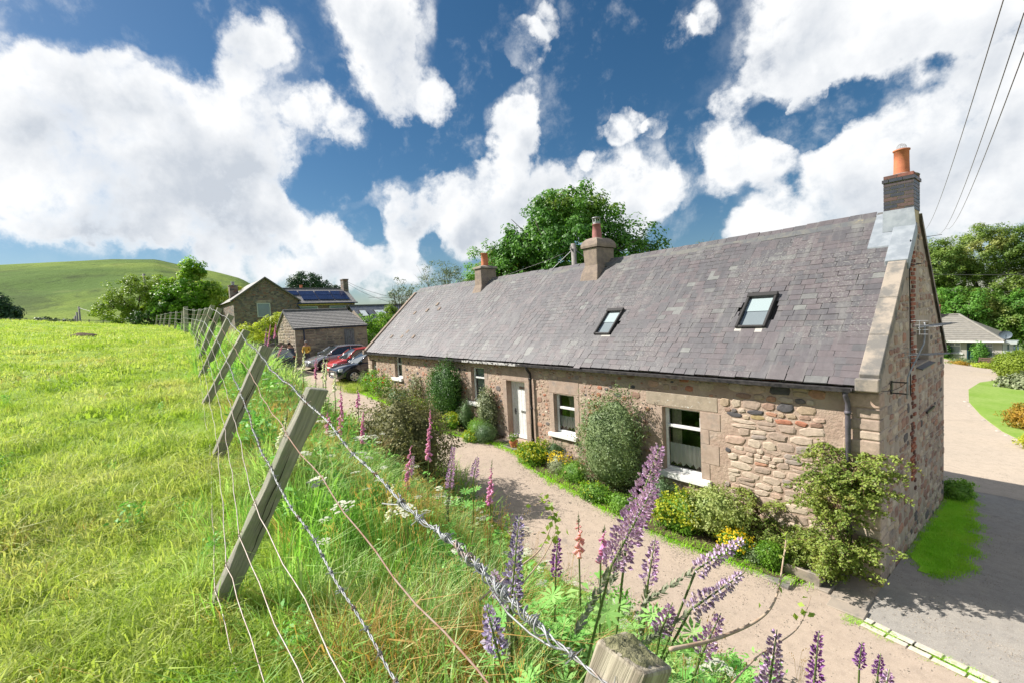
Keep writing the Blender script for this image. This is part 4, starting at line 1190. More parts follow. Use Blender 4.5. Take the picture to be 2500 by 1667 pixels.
# the old strainer by the camera
near_b, near_t = Vector((1.24, -9.37, 3.38)), Vector((1.50, -8.965, 4.345))
np_ = make_post(near_b, near_t, .098, .105, 'oldpost', ext=.3)
m_ = MB(); n = 12
g_ = []
for i in range(n+1):
    for j in range(n+1):
        u, v = i/n-.5, j/n-.5
        e = 1-max(abs(u), abs(v))*2
        g_.append((u*.094, v*.101, .010*min(1, e*3)+.009*rf.random()-.004))
m_.add(g_, [(i*(n+1)+j, (i+1)*(n+1)+j, (i+1)*(n+1)+j+1, i*(n+1)+j+1) for i in range(n) for j in range(n)])
cap = m_.build('lichen_cap', M['mosscap'], np_, smooth=True)
cap.location = (0, 0, (near_t-near_b).length-.004); cap.matrix_parent_inverse = Matrix.Identity(4)

FR = [.055, .225, .39, .545, .69, .83, .955]
chain = [(near_b, near_t)]+[(Vector(b), Vector(t)) for b, t in POSTS]
beyond = (Vector((4.0, -9.95, 3.25)), Vector((4.3, -9.5, 4.25)))
allc = [beyond]+chain
def wire_pts(fr, k):
    pts = []
    for i, (b, t) in enumerate(allc):
        ax = (t-b).normalized(); yd = Vector((0, -1, 0)); yd = (yd-ax*yd.dot(ax)).normalized()
        hw = (.058 if i == 1 else .054 if i != 11 else .09)
        pts.append(t+(b-t)*fr+yd*hw+Vector((-.0, 0, 0)))
    out = []
    for i in range(len(pts)-1):
        a, b = pts[i], pts[i+1]; n = 14 if i < 4 else 6
        for q in range(n):
            u = q/n
            p = a+(b-a)*u
            wob = .006*math.sin(u*9+k)+.005*math.sin(u*23+i*2+k*1.7)
            p = p+Vector((0, wob*.6, wob-.018*4*u*(1-u)*(1+.3*math.sin(k*3+i))))
            out.append(p)
    out.append(pts[-1])
    return out
def resample(pts, step, smax):
    out = []; acc = 0
    for a, b in zip(pts[:-1], pts[1:]):
        l = (b-a).length; s = -acc
        while s+step <= l:
            s += step; out.append((a+(b-a)*(s/l), (b-a).normalized()))
        acc = l-s
        if len(out)*step > smax: break
    return out
for k, fr in enumerate(FR):
    pts = wire_pts(fr, k)
    if k in (0, 2):
        m_ = MB()
        # two twisted strands near the camera, one cord farther off
        rs_ = resample(pts, .012, 13.0)
        for ph in (0, math.pi):
            sp = []
            for i, (p, dv) in enumerate(rs_):
                u = dv.cross(Vector((0, 0, 1))).normalized(); w_ = dv.cross(u); a = i*.012/.075*2*math.pi+ph
                sp.append(p+(u*math.cos(a)+w_*math.sin(a))*.0026)
            m_.tube(sp, .0021, 4, cap=False)
        last = rs_[-1][0]
        tail = [last]+[p for p in pts if p.x < last.x]
        m_.tube(tail, .0045, 4, cap=False)
        wr = m_.build('barbed_strand', M['steel'], fence, smooth=True)
        rb = random.Random(k)
        for i, (p, dv) in enumerate(resample(pts, .105, 9.0)):
            b_ = MB(); u = dv.cross(Vector((0, 0, 1))).normalized(); w_ = dv.cross(u)
            coil = [p+dv*(.010*(q/12-.5))+(u*math.cos(q*1.15)+w_*math.sin(q*1.15))*.0065 for q in range(13)]
            b_.tube(coil, .0018, 4)
            for s_ in (-1, 1):
                a = rb.uniform(0, 6.28); v = u*math.cos(a)+w_*math.sin(a)+dv*.2*s_
                b_.tube([p-v*.020+dv*.004*s_, p+v*.022+dv*.006*s_], [.0018, .0006], 4)
            b_.build('barb', M['rust' if rb.random() < .3 else 'steel'], wr)
    else:
        m_ = MB(); m_.tube(pts, .0026 if k != 1 else .0028, 5, cap=False); m_.build('plain_strand', M['rust' if k == 1 else 'wire'], fence, smooth=True)
# drying splits down the near posts
M['split'] = pmat('dark_split', (.05, .045, .04), rough=1.0)
for q_, (b, t) in enumerate(chain[1:6]):
    ax = (t-b).normalized(); X = Vector((1, .08, 0)); X = (X-ax*X.dot(ax)).normalized(); Y = ax.cross(X); hw_ = .041
    for k_ in range(2):
        y_ = rf.uniform(-.028, .028); z0_ = rf.uniform(.25, .6); z1_ = z0_+rf.uniform(.3, .55); m_ = MB(); pts_ = []
        for i in range(7):
            u_ = i/6; w2 = .0032*math.sin(math.pi*u_)+.0004; p = b+ax*(z0_+(z1_-z0_)*u_)+X*hw_+Y*(y_+.004*math.sin(i*1.9+q_)); pts_ += [p-Y*w2, p+Y*w2]
        m_.add(pts_, [(2*i, 2*i+1, 2*i+3, 2*i+2) for i in range(6)]); m_.build('split', M['split'], fence)
# staples on the nearest posts
for (b, t) in chain[1:5]:
    ax = (t-b).normalized(); yd = Vector((0, -1, 0)); yd = (yd-ax*yd.dot(ax)).normalized()
    for fr in FR:
        p = t+(b-t)*fr+yd*.050
        s_ = MB(); s_.tube([p+ax*.012-Vector((.008, 0, 0)), p+ax*.012+yd*.012, p-ax*.012+yd*.012, p-ax*.012-Vector((.008, 0, 0))], .0022, 4); s_.build('staple', M['rust'], fence)
# the torn end of the top strand, knotted round itself beside the strainer
m_ = MB(); k0 = wire_pts(FR[0], 0)
seg_ = [p for p in k0 if .0 < p.x < 1.56 and p.y > -9.4]
seg_.sort(key=lambda p: -p.x)
A, B = seg_[0], seg_[-1]
dv = (B-A).normalized(); u = dv.cross(Vector((0, 0, 1))).normalized(); w_ = dv.cross(u)
def along(s):
    acc = 0
    for a_, b_ in zip(seg_[:-1], seg_[1:]):
        l_ = (b_-a_).length
        if acc+l_ >= s: return a_+(b_-a_)*((s-acc)/l_)
        acc += l_
    return seg_[-1]
def onw(s, r, a): return along(s)+(u*math.cos(a)+w_*math.sin(a))*r
for (s0, s1, turns, r) in ((.10, .62, 6, .009), (.16, .5, 9, .012), (.30, .86, 5, .010)):
    m_.tube([onw(s0+(s1-s0)*q/90, r*(1+.3*math.sin(q*.37)), q/90*turns*6.28) for q in range(91)], .0023, 5)
sg = -1 if u.dot(CAM-A) > 0 else 1
zd = Vector((0, 0, 1))
loop = [along(.10), along(.15)-zd*.022, along(.21)-zd*.036, along(.29)-zd*.040, along(.35)-zd*.026, along(.37)-zd*.006, along(.30)]
m_.tube(loop, .0024, 5)
m_.tube([along(.80), along(.83)-zd*.012, along(.92)-zd*.055, along(.99)-zd*.085], .0024, 5)
for s_ in (.2, .32, .45, .56, .7, .82):
    a = s_*17; v = u*math.cos(a)+w_*math.sin(a); p = along(s_)
    m_.tube([p-v*.03+dv*.01, p+v*.028], [.002, .0008], 4)
    m_.tube([p+dv*(.016*(q/14-.5))+(u*math.cos(q*1.2)+w_*math.sin(q*1.2))*.012 for q in range(15)], .002, 4)
m_.build('wire_knot', M['steel'], fence, smooth=True)

# ------------------------------------------------------------------ barn beside the parking yard
M['barnstone'] = tintmat('barn_stone', [(0, (.33, .27, .21)), (.2, (.24, .20, .17)), (.4, (.38, .31, .24)), (.55, (.18, .16, .145)), (.7, (.29, .22, .175)), (.85, (.40, .335, .26))], .92, 9, .25, .4, 30)
M['barnmortar'] = pmat('barn_mortar', (.34, .29, .23), (.26, .22, .18), 3, .95, bmp=.5, bscale=15)
M['farslate'] = None
def courseslate(name, c1, c2, per, ang_axis='z', scale_x=3.0):
    """slating too far off to part slate from slate: thin courses as relief on the sheet"""
    m, t, p = base_mat(name)
    pos = wpos(t)
    br = t.node('ShaderNodeTexBrick')
    br.inputs['Scale'].default_value = 1.0
    mp = t.node('ShaderNodeMapping'); t.l.new(pos, mp.inputs['Vector'])
    mp.inputs['Rotation'].default_value = (0, R(90), 0) if False else (0, 0, 0)
    cb = t.node('ShaderNodeCombineXYZ'); sp = t.node('ShaderNodeSeparateXYZ'); t.l.new(pos, sp.inputs[0])
    t.l.new(sp.outputs['Y'], cb.inputs['X']); t.l.new(sp.outputs['Z'], cb.inputs['Y'])
    t.l.new(cb.outputs[0], br.inputs['Vector'])
    br.inputs['Color1'].default_value = (*c1, 1); br.inputs['Color2'].default_value = (*c2, 1); br.inputs['Mortar'].default_value = (c1[0]*.5, c1[1]*.5, c1[2]*.5, 1)
    br.inputs['Mortar Size'].default_value = .012; br.inputs['Brick Width'].default_value = .3; br.inputs['Row Height'].default_value = per
    c = t.mix(t.maprange(t.noise(pos, 4, 6, .65), .5, .75, 0, .6), br.outputs['Color'], (.33, .32, .29))
    t.l.new(c, p.inputs['Base Color']); p.inputs['Roughness'].default_value = .6
    bump(t, p, br.outputs['Fac'], -.5, .02)
    return m
M['farslate'] = courseslate('far_slating', (.235, .225, .22), (.28, .265, .255), .12)
M['blueslate'] = courseslate('blue_slating', (.085, .10, .135), (.10, .115, .15), .14)
M['rubble'] = None
def rubblemat(name, cols, mort, sc_=3.4):
    m, t, p = base_mat(name)
    pos = wpos(t)
    mp = t.node('ShaderNodeMapping'); mp.inputs['Scale'].default_value = (1, 1, 1.9); t.l.new(pos, mp.inputs['Vector'])
    v = t.node('ShaderNodeTexVoronoi', feature='F1'); v.inputs['Scale'].default_value = sc_; t.l.new(mp.outputs[0], v.inputs['Vector'])
    e = t.node('ShaderNodeTexVoronoi', feature='DISTANCE_TO_EDGE'); e.inputs['Scale'].default_value = sc_; t.l.new(mp.outputs[0], e.inputs['Vector'])
    sp = t.node('ShaderNodeSeparateColor'); t.l.new(v.outputs['Color'], sp.inputs[0])
    c = t.ramp(sp.outputs[0], cols, 'CONSTANT')
    k = t.maprange(e.outputs['Distance'], .02, .09)
    t.l.new(t.mix(k, mort, c), p.inputs['Base Color']); p.inputs['Roughness'].default_value = .95
    bump(t, p, k, .7, .03)
    return m
M['rubble'] = rubblemat('far_rubble', [(0, (0.184, 0.137, 0.114)), (.25, (0.129, 0.119, 0.114)), (.45, (0.218, 0.173, 0.137)), (.6, (0.0884, 0.0792, 0.0798)), (.75, (0.204, 0.108, 0.0836)), (.88, (0.238, 0.209, 0.175))], (0.197, 0.176, 0.152))
M['navy'] = pmat('navy_pipe', (.035, .05, .11), rough=.4)
M['greywood'] = pmat('grey_planks', (.20, .21, .23), (.14, .145, .16), 7, .8)
M['paleglass'] = pmat('sky_reflecting_glass', (.17, .23, .27), (.12, .17, .20), .8, .06, spec=.9)
M['greyframe'] = pmat('grey_window_frame', (.42, .46, .45), rough=.5)

BX, BY0, BY1 = -31.0, -1.36, 3.62
bz0 = 2.3; be = 4.93; bridge = 6.12; bxr = -33.4
barn = thing('stone_barn', 'small stone barn with grey slate roof and plank door behind the parked cars', 'barn', (BX, BY0, bz0))
m_ = MB()
m_.add([(BX, BY0, 2.0), (BX, BY1, 2.0), (BX, BY1, be), (BX, BY0, be)], [(0, 1, 2, 3)])
m_.add([(BX, BY0, 2.0), (BX, BY0, be), (bxr, BY0, bridge), (2*bxr-BX, BY0, be), (2*bxr-BX, BY0, 2.0)], [(0, 1, 2, 3, 4)])
m_.add([(BX, BY1, 2.0), (BX, BY1, be), (bxr, BY1, bridge), (2*bxr-BX, BY1, be), (2*bxr-BX, BY1, 2.0)], [(0, 1, 2, 3, 4)])
m_.add([(2*bxr-BX, BY0, 2.0), (2*bxr-BX, BY1, 2.0), (2*bxr-BX, BY1, be), (2*bxr-BX, BY0, be)], [(0, 1, 2, 3)])
bw = m_.build('barn_wall', M['barnmortar'], barn)
sp_ = []
for s_ in range(8):
    me, vs, fs = stone_proto(200+s_); me.materials.append(M['barnstone']); sp_.append(me)
for (u, v, w, h) in course_stones(BY0+.02, BY1-.02, 2.6, be-.05, (.18, .30), (.28, .62), .05, [(1.92, 2.66, 2.5, 4.74)], rf):
    o = bpy.data.objects.new('stone', sp_[rf.randrange(8)]); o.location = (BX, u, v); o.scale = (w, .03, h); o.rotation_euler = (0, 0, math.pi/2); COL.objects.link(o); o.parent = bw
for (u, v, w, h) in course_stones(2*bxr-BX+.1, BX-.02, 2.8, bridge-.2, (.18, .30), (.25, .5), .05, [], rf, top=lambda x: bridge-abs(x-bxr)*(bridge-be)/(BX-bxr)):
    o = bpy.data.objects.new('stone', sp_[rf.randrange(8)]); o.location = (u, BY0, v); o.scale = (w, .03, h); COL.objects.link(o); o.parent = bw
m_ = MB()
ro, so = .16, .05
k_ = (bridge-be)/(bxr-BX)
m_.add([(BX+.16, BY0-.06, be-.03), (BX+.16, BY1+.04, be-.03), (bxr, BY1-.5, bridge+.06), (bxr, BY0-.06, bridge+.06)], [(0, 1, 2, 3)])
m_.add([(2*bxr-BX, BY0-.06, be-.03), (2*bxr-BX, BY1+.04, be-.03), (bxr, BY1-.5, bridge+.06), (bxr, BY0-.06, bridge+.06)], [(0, 1, 2, 3)])
br_ = m_.build('roof', M['farslate'], barn)
m_ = MB()
for i in range(11):   # slate courses, each lapping the one below
    f0, f1 = i/11, (i+1)/11
    xa, za = BX+.17+(bxr-BX-.17)*f0, be-.005+(bridge+.06-be)*f0
    xb, zb = BX+.17+(bxr-BX-.17)*f1, be-.005+(bridge+.06-be)*f1
    c_ = MB(); yb = BY1+.04-.54*(f0+f1)/2
    c_.add([(xa, BY0-.07, za+.045), (xa, yb, za+.045), (xb, yb, zb+.012), (xb, BY0-.07, zb+.012), (xa, BY0-.07, za), (xa, yb, za)], [(0, 1, 2, 3), (4, 5, 1, 0), (0, 3, 4), (1, 5, 2)], rf.random())
    c_.build('slate_course', M['farslate'], br_)
m_ = MB(); m_.tube([(bxr, BY0-.08, bridge+.10), (bxr, BY1-.5, bridge+.10)], .09, 8); m_.build('ridge_tiles', M['ridge'], br_)
m_ = MB(); m_.box(2*bxr-BX, bxr, BY0-.12, BY0-.02, be, be+.01)
sk = MB()
for (xa, za, xb, zb) in ((BX+.1, be-.05, bxr, bridge+.05), (2*bxr-BX-.1, be-.05, bxr, bridge+.05)):
    a, b = Vector((xa, BY0-.05, za)), Vector((xb, BY0-.05, zb)); sk.obox((a+b)/2, (b-a)/2, (0, .08, 0), (0, 0, .05))
sk.build('verge', M['ridge'], br_)
m_ = MB(); m_.tube([(BX+.10, BY0-.05, be-.05), (BX+.10, BY1+.02, be-.05)], .05, 6); m_.tube([(BX+.08, BY0+.55, be-.06), (BX+.08, BY0+.55, 2.2)], .04, 6); m_.build('downpipe', M['navy'], barn)
bd = MB(); bd.box(BX-.02, BX+.035, 1.93, 2.65, 2.5, 4.72); bdoor = bd.build('door_frame', M['greywood'], barn)
for k in range(5):
    p_ = MB(); p_.box(BX+.036, BX+.06, 1.97+k*.133, 1.97+(k+1)*.133-.012, 2.5, 4.66, rf.random()); p_.build('plank', M['greywood'], bdoor)
p_ = MB(); p_.box(BX+.06, BX+.09, 2.5, 2.56, 3.6, 3.68); p_.build('door_handle', M['black'], bdoor)

# low drystone wall left of the barn
M['drystone'] = M['barnstone']
dw = thing('drystone_wall', 'low rough stone wall running left from the barn', 'wall', (-32.0, -4.0, 2.6))
m_ = MB(); m_.box(-32.3, -31.9, -9.6, -1.45, 2.2, 3.95); core = m_.build('wall_core', M['barnmortar'], dw)
for (u, v, w, h) in course_stones(-9.5, -1.5, 2.9, 4.05, (.14, .24), (.2, .5), .03, [], rf):
    o = bpy.data.objects.new('stone', sp_[rf.randrange(8)]); o.location = (-31.9, u, v); o.scale = (w, .06, h); o.rotation_euler = (0, 0, math.pi/2); COL.objects.link(o)
    o.parent = core

# ------------------------------------------------------------------ house with solar panels
HX = -47.0
hou = thing('stone_house', 'two-storey stone house with gable, grey roof and solar panels', 'house', (HX, 3, 3.7))
def hwin(y0, y1, z0, z1, x, parent):
    f = MB(); f.box(x-.05, x+.03, y0, y0+.09, z0, z1); f.box(x-.05, x+.03, y1-.09, y1, z0, z1); f.box(x-.05, x+.03, y0+.09, y1-.09, z1-.09, z1); f.box(x-.05, x+.03, y0+.09, y1-.09, z0, z0+.09)
    fo = f.build('window', M['greyframe'], parent)
    g = MB(); g.add([(x+.005, y0+.09, z0+.09), (x+.005, y1-.09, z0+.09), (x+.005, y1-.09, z1-.09), (x+.005, y0+.09, z1-.09)], [(0, 1, 2, 3)]); g.build('pane', M['paleglass'], fo)
    return fo
ga = (0.3, 9.82); gl = (-2.45, 7.9); gr2 = (3.15, 7.85)
m_ = MB()
m_.add([(HX, gl[0], 3.0), (HX, gr2[0], 3.0), (HX, gr2[0], gr2[1]), (HX, ga[0], ga[1]), (HX, gl[0], gl[1])], [(0, 1, 2, 3, 4)])
m_.add([(HX, gl[0], 3.0), (HX, gl[0], gl[1]), (HX-9, gl[0], gl[1]), (HX-9, gl[0], 3.0)], [(0, 1, 2, 3)])
m_.add([(HX, gr2[0], 3.0), (HX, gr2[0], gr2[1]), (HX-9, gr2[0], gr2[1]), (HX-9, gr2[0], 3.0)], [(0, 1, 2, 3)])
hx2 = HX-.35
m_.add([(hx2, 3.15, 3.0), (hx2, 9.0, 3.0), (hx2, 9.0, 7.55), (hx2, 3.15, 7.55)], [(0, 1, 2, 3)])
m_.add([(hx2, 9.0, 3.0), (hx2, 9.0, 7.5), (hx2-3, 9.0, 9.1), (hx2-6, 9.0, 7.5), (hx2-6, 9.0, 3.0)], [(0, 1, 2, 3, 4)])
m_.build('house_wall', M['rubble'], hou)
m_ = MB()
ov = .25
m_.add([(HX+ov, gr2[0]+.25, gr2[1]-.2), (HX+ov, ga[0], ga[1]+.12), (HX-9, ga[0], ga[1]+.12), (HX-9, gr2[0]+.25, gr2[1]-.2)], [(0, 1, 2, 3)])
m_.add([(HX+ov, gl[0]-.25, gl[1]-.2), (HX+ov, ga[0], ga[1]+.12), (HX-9, ga[0], ga[1]+.12), (HX-9, gl[0]-.25, gl[1]-.2)], [(0, 1, 2, 3)])
rA = m_.build('roof', M['farslate'], hou)
for s_, e_ in ((gl, -.25), (gr2, .25)):
    v_ = MB(); a, b = Vector((HX+.14, s_[0]+e_, s_[1]-.2)), Vector((HX+.14, ga[0], ga[1]+.12)); v_.obox((a+b)/2, (b-a)/2, (.12, 0, 0), (0, 0, .07)); v_.build('verge', M['ridge'], rA)
m_ = MB()
m_.add([(hx2+.35, 2.9, 7.42), (hx2+.35, 9.15, 7.42), (hx2-2.6, 9.15, 9.1), (hx2-2.6, 0.6, 9.1)], [(0, 1, 2, 3)])
m_.add([(hx2-2.6, 0.6, 9.1), (hx2-2.6, 9.15, 9.1), (hx2-5.5, 9.15, 7.42), (hx2-5.5, .6, 7.42)], [(0, 1, 2, 3)])
rB = m_.build('roof', M['farslate'], hou)
m_ = MB(); m_.tube([(hx2-2.6, 1.0, 9.13), (hx2-2.6, 8.4, 9.13)], .09, 6); m_.build('ridge_tiles', M['ridge'], rB)
M['solar'] = pmat('solar_cells', (.012, .022, .065), (.018, .03, .085), 2, .12, spec=.6)
M['alu'] = pmat('panel_rail', (.30, .34, .40), rough=.4)
def roofB(y, f): return Vector((hx2+.35-2.95*f, y, 7.42+1.68*f))
for i in range(4):
    y0 = 2.15+i*1.62; 
    for (fa, fb) in (((.52, .80),) if i == 0 else ((.18, .47), (.49, .78))):
        a, b, c, d = roofB(y0+.04, fa), roofB(y0+1.54, fa), roofB(y0+1.54, fb), roofB(y0+.04, fb)
        nv = Vector((1.68, 0, 2.95)).normalized()*.10
        if i == 0: a.y += .2; d.y += .0
        p_ = MB(); p_.add([a+nv, b+nv, c+nv, d+nv, a, b, c, d], [(0, 1, 2, 3), (4, 5, 1, 0), (5, 6, 2, 1), (7, 4, 0, 3)]); p_.build('solar_panel', M['solar'], hou)
m_ = MB(); m_.tube([(hx2+.42, 3.0, 7.38), (hx2+.42, 9.2, 7.38)], .07, 6); m_.tube([(hx2+.3, 3.0, 7.3), (HX+.1, 3.3, 6.9), (HX+.1, 3.3, 4)], .05, 6); m_.build('gutter', M['navy'], hou)
m_ = MB(); m_.box(hx2+.02, hx2+.1, 3.2, 9.0, 7.18, 7.42); m_.build('fascia', pmat('cream_fascia', (.55, .42, .16), rough=.7), hou)
hwin(-.55, .62, 6.15, 7.5, HX+.02, hou); hwin(3.35, 5.15, 6.0, 7.1, hx2+.02, hou); hwin(6.3, 8.05, 6.0, 7.1, hx2+.02, hou)
b_ = MB(); b_.box(HX+.01, HX+.05, -.72, .79, 7.51, 7.78); b_.build('lintel', M['skewstone'], hou)
def smallstack(x, y, z0, z1, w, d, parent, pots=1):
    m_ = MB(); m_.box(x-d/2, x+d/2, y-w/2, y+w/2, z0, z1); m_.box(x-d/2-.05, x+d/2+.05, y-w/2-.05, y+w/2+.05, z1, z1+.1)
    c_ = m_.build('chimney_stack', M['rubble'], parent)
    return c_
c_ = smallstack(HX-5.5, -1.55, 7.5, 9.55, .75, .75, hou); m_ = MB(); m_.lathe([(.15, 0), (.13, .25), (.19, .28), (.17, .36)], (HX-5.5, -1.55, 9.65), 10); m_.build('chimney_pot', M['steel'], c_)
smallstack(hx2-2.5, 8.95, 8.2, 10.05, .55, .9, hou)
c_ = smallstack(hx2-5, 5.0, 8.3, 9.2, .5, .5, hou); m_ = MB(); m_.lathe([(.17, 0), (.14, .3), (.16, .45)], (hx2-5, 5.0, 9.25), 10); m_.build('chimney_pot', M['terracotta'], c_)

# long low range with two rooflights, right of the house
LX = -44.0
lr = thing('slate_outbuilding', 'long low outbuilding with blue slate roof and two skylights', 'outbuilding', (LX, 11, 3.4))
m_ = MB(); m_.add([(LX, 8.3, 3.0), (LX, 18, 3.0), (LX, 18, 5.3), (LX, 8.3, 5.3)], [(0, 1, 2, 3)]); m_.add([(LX, 8.3, 3.0), (LX, 8.3, 5.3), (LX-2.6, 8.3, 6.9), (LX-5.2, 8.3, 5.3), (LX-5.2, 8.3, 3)], [(0, 1, 2, 3, 4)])
m_.build('outbuilding_wall', M['rubble'], lr)
m_ = MB(); m_.add([(LX+.25, 8.1, 5.2), (LX+.25, 18.2, 5.2), (LX-2.6, 18.2, 7.0), (LX-2.6, 8.1, 7.0)], [(0, 1, 2, 3)]); m_.add([(LX-2.6, 8.1, 7.0), (LX-2.6, 18.2, 7.0), (LX-5.4, 18.2, 5.2), (LX-5.4, 8.1, 5.2)], [(0, 1, 2, 3)])
rL = m_.build('roof', M['blueslate'], lr)
m_ = MB(); m_.tube([(LX-2.6, 8.0, 7.03), (LX-2.6, 18.2, 7.03)], .1, 6); m_.build('ridge_tiles', M['ridge'], rL)
m_ = MB(); m_.tube([(LX+.3, 8.1, 5.16), (LX+.3, 18.2, 5.16)], .08, 6); m_.build('gutter', M['black'], lr)
for (y0, y1) in ((8.75, 9.4), (10.4, 11.5)):
    def pl(y, f, h): return Vector((LX+.25-2.85*f, y, 5.2+1.8*f))+Vector((1.8, 0, 2.85)).normalized()*h
    f_ = MB(); f_.add([pl(y0-.08, .28, .1), pl(y1+.08, .28, .1), pl(y1+.08, .68, .1), pl(y0-.08, .68, .1), pl(y0-.08, .28, 0), pl(y1+.08, .28, 0), pl(y1+.08, .68, 0), pl(y0-.08, .68, 0)], [(0, 1, 2, 3), (4, 5, 1, 0), (5, 6, 2, 1), (7, 4, 0, 3)])
    fo = f_.build('skylight', M['skyframe'], lr)
    f_ = MB(); f_.add([pl(y0, .31, .11), pl(y1, .31, .11), pl(y1, .65, .11), pl(y0, .65, .11)], [(0, 1, 2, 3)]); f_.build('pane', M['blind'], fo)

# ------------------------------------------------------------------ bungalow beyond the drive
BUY = 52.0
bun = thing('bungalow', 'pale roughcast bungalow with brown tiled hipped roof beyond the gravel drive', 'bungalow', (-3, BUY, -2))
SB = (BUY-CAM.y)/(34-CAM.y)
def bx(x34): return CAM.x+(x34-CAM.x)*SB
def bzz(z34): return CAM.z+(z34-CAM.z)*SB
M['roughcast'] = pmat('roughcast', (.44, .41, .38), (.36, .34, .32), 20, .95, bmp=.5, bscale=30)
M['tiles'] = pmat('concrete_tiles', (.25, .235, .21), (.205, .195, .178), 3, .9, c3=(.17, .16, .15), s3=1.2, bmp=.3, bscale=20)
e0, e1 = bx(-6.5), bx(-.52); ez = bzz(1.80); wx1 = bx(-.62)
WB = [(bx(-3.18), bx(-2.57), bzz(.93), bzz(1.66)), (bx(-1.62), bx(-1.03), bzz(.75), bzz(1.66)), (bx(-2.28), bx(-1.92), -2.2, bzz(1.63))]
wall_with_openings('bungalow_wall', bx(-6.4), wx1, -2.6, ez-.02, WB, M['roughcast'], bun, depth=.25, pos=BUY)
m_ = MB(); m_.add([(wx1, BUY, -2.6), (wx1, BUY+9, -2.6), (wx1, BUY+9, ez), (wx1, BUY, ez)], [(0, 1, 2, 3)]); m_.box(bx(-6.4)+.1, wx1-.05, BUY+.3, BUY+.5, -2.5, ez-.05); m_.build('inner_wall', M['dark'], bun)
for o_ in WB[:2]:
    x0, x1, z0, z1 = o_
    f_ = MB(); w_ = .07; f_.box(x0, x0+w_, BUY+.05, BUY+.12, z0, z1); f_.box(x1-w_, x1, BUY+.05, BUY+.12, z0, z1); f_.box(x0+w_, x1-w_, BUY+.05, BUY+.12, z0, z0+w_); f_.box(x0+w_, x1-w_, BUY+.05, BUY+.12, z1-w_, z1)
    zt = z0+(z1-z0)*.68; f_.box(x0+w_, x1-w_, BUY+.045, BUY+.12, zt-.04, zt+.04); f_.box((x0+x1)/2-.03, (x0+x1)/2+.03, BUY+.045, BUY+.12, zt+.04, z1-w_)
    fo = f_.build('window', M['white'], bun)
    g = MB(); g.add([(x0+w_, BUY+.09, z0+w_), (x1-w_, BUY+.09, z0+w_), (x1-w_, BUY+.09, z1-w_), (x0+w_, BUY+.09, z1-w_)], [(0, 1, 2, 3)]); g.build('pane', M['paleglass'], fo)
    s_ = MB(); s_.box(x0-.1, x1+.15, BUY-.1, BUY+.06, z0-.1, z0-.001); s_.build('window_sill', M['white'], fo)
x0, x1, z0, z1 = WB[2]
f_ = MB(); f_.box(x0, x0+.1, BUY+.02, BUY+.2, z0, z1); f_.box(x0+.1, x1, BUY+.12, BUY+.18, z0, z1); f_.build('door', pmat('teal_door', (.03, .075, .09), rough=.4), bun)
SR = (55.5-CAM.y)/(37.5-CAM.y)
rx1 = CAM.x+(-3.03-CAM.x)*SR; rz = CAM.z+(3.42-CAM.z)*SR
nC = 13
m_ = MB(); rybk = BUY+9.3
m_.add([(e0, BUY-.45, ez-.12), (e1, BUY-.45, ez-.12), (rx1, 55.5, rz-.05), (e0, 55.5, rz-.05)], [(0, 1, 2, 3)])
m_.add([(e1, BUY-.45, ez-.12), (e1, rybk, ez-.12), (rx1, 55.5, rz-.05)], [(0, 1, 2)]); m_.add([(e0, rybk, ez-.12), (e1, rybk, ez-.12), (rx1, 55.5, rz-.05), (e0, 55.5, rz-.05)], [(0, 1, 2, 3)])
br2 = m_.build('roof', M['tiles'], bun)
for i in range(nC):
    f0, f1 = i/nC, (i+1)/nC
    ya, yb = BUY-.47+(3.97)*f0, BUY-.47+3.97*f1
    za, zb = ez-.08+(rz-ez+.08)*f0, ez-.08+(rz-ez+.08)*f1
    xa, xb = e1+(rx1-e1)*f0, e1+(rx1-e1)*f1
    c_ = MB(); c_.add([(e0, ya, za+.06), (xa, ya, za+.06), (xb, yb, zb), (e0, yb, zb), (e0, ya, za-.02), (xa, ya, za-.02)], [(0, 1, 2, 3), (4, 5, 1, 0)], rf.random()); c_.build('tile_course', M['tiles'], br2)
m_ = MB(); m_.tube([(e1, BUY-.45, ez-.02), (rx1, 55.5, rz+.05)], .11, 6); m_.tube([(rx1, 55.5, rz+.05), (e0, 55.5, rz+.05)], .11, 6); m_.build('hip_tiles', M['tiles'], br2)
m_ = MB(); m_.tube([(e0, BUY-.5, ez-.1), (e1, BUY-.5, ez-.1)], .07, 6); m_.build('gutter', M['white'], bun)
xc = CAM.x+(-4.28-CAM.x)*SR; m_ = MB(); m_.box(xc-.45, xc+.32, 54.9, 55.7, rz-.4, rz+1.0); m_.box(xc-.5, xc+.37, 54.85, 55.75, rz+1.0, rz+1.12); m_.build('chimney_stack', M['redbrick'], bun)
px0, px1 = wx1+.02, bx(-.04)
m_ = MB(); m_.box(px0, px1+.1, BUY-.2, BUY+2.4, ez-.32, ez-.14); po = m_.build('porch_roof', M['greyframe'], bun)
m_ = MB()
for x in (px0+.35, px0+.95, px1-.06): m_.box(x-.05, x+.05, BUY-.05, BUY+.05, -2.5, ez-.32)
m_.build('porch_post', pmat('porch_blue', (.07, .11, .13), rough=.5), po)
m_ = MB(); m_.add([(px0, BUY+.02, -2.5), (px1, BUY+.02, -2.5), (px1, BUY+.02, ez-.32), (px0, BUY+.02, ez-.32)], [(0, 1, 2, 3)]); m_.build('porch_panel', pmat('frosted_panel', (.46, .50, .50), (.40, .45, .45), 1.5, .4), po)
dx, dz = bx(-.52), bzz(2.12)
m_ = MB(); vs = []; n = 20
for r_, y_ in ((.45, 0), (.3, .07), (.12, .11), (.001, .12)):
    vs += [(dx+r_*math.cos(2*math.pi*k/n), BUY+.9+y_, dz+r_*.85*math.sin(2*math.pi*k/n)) for k in range(n)]
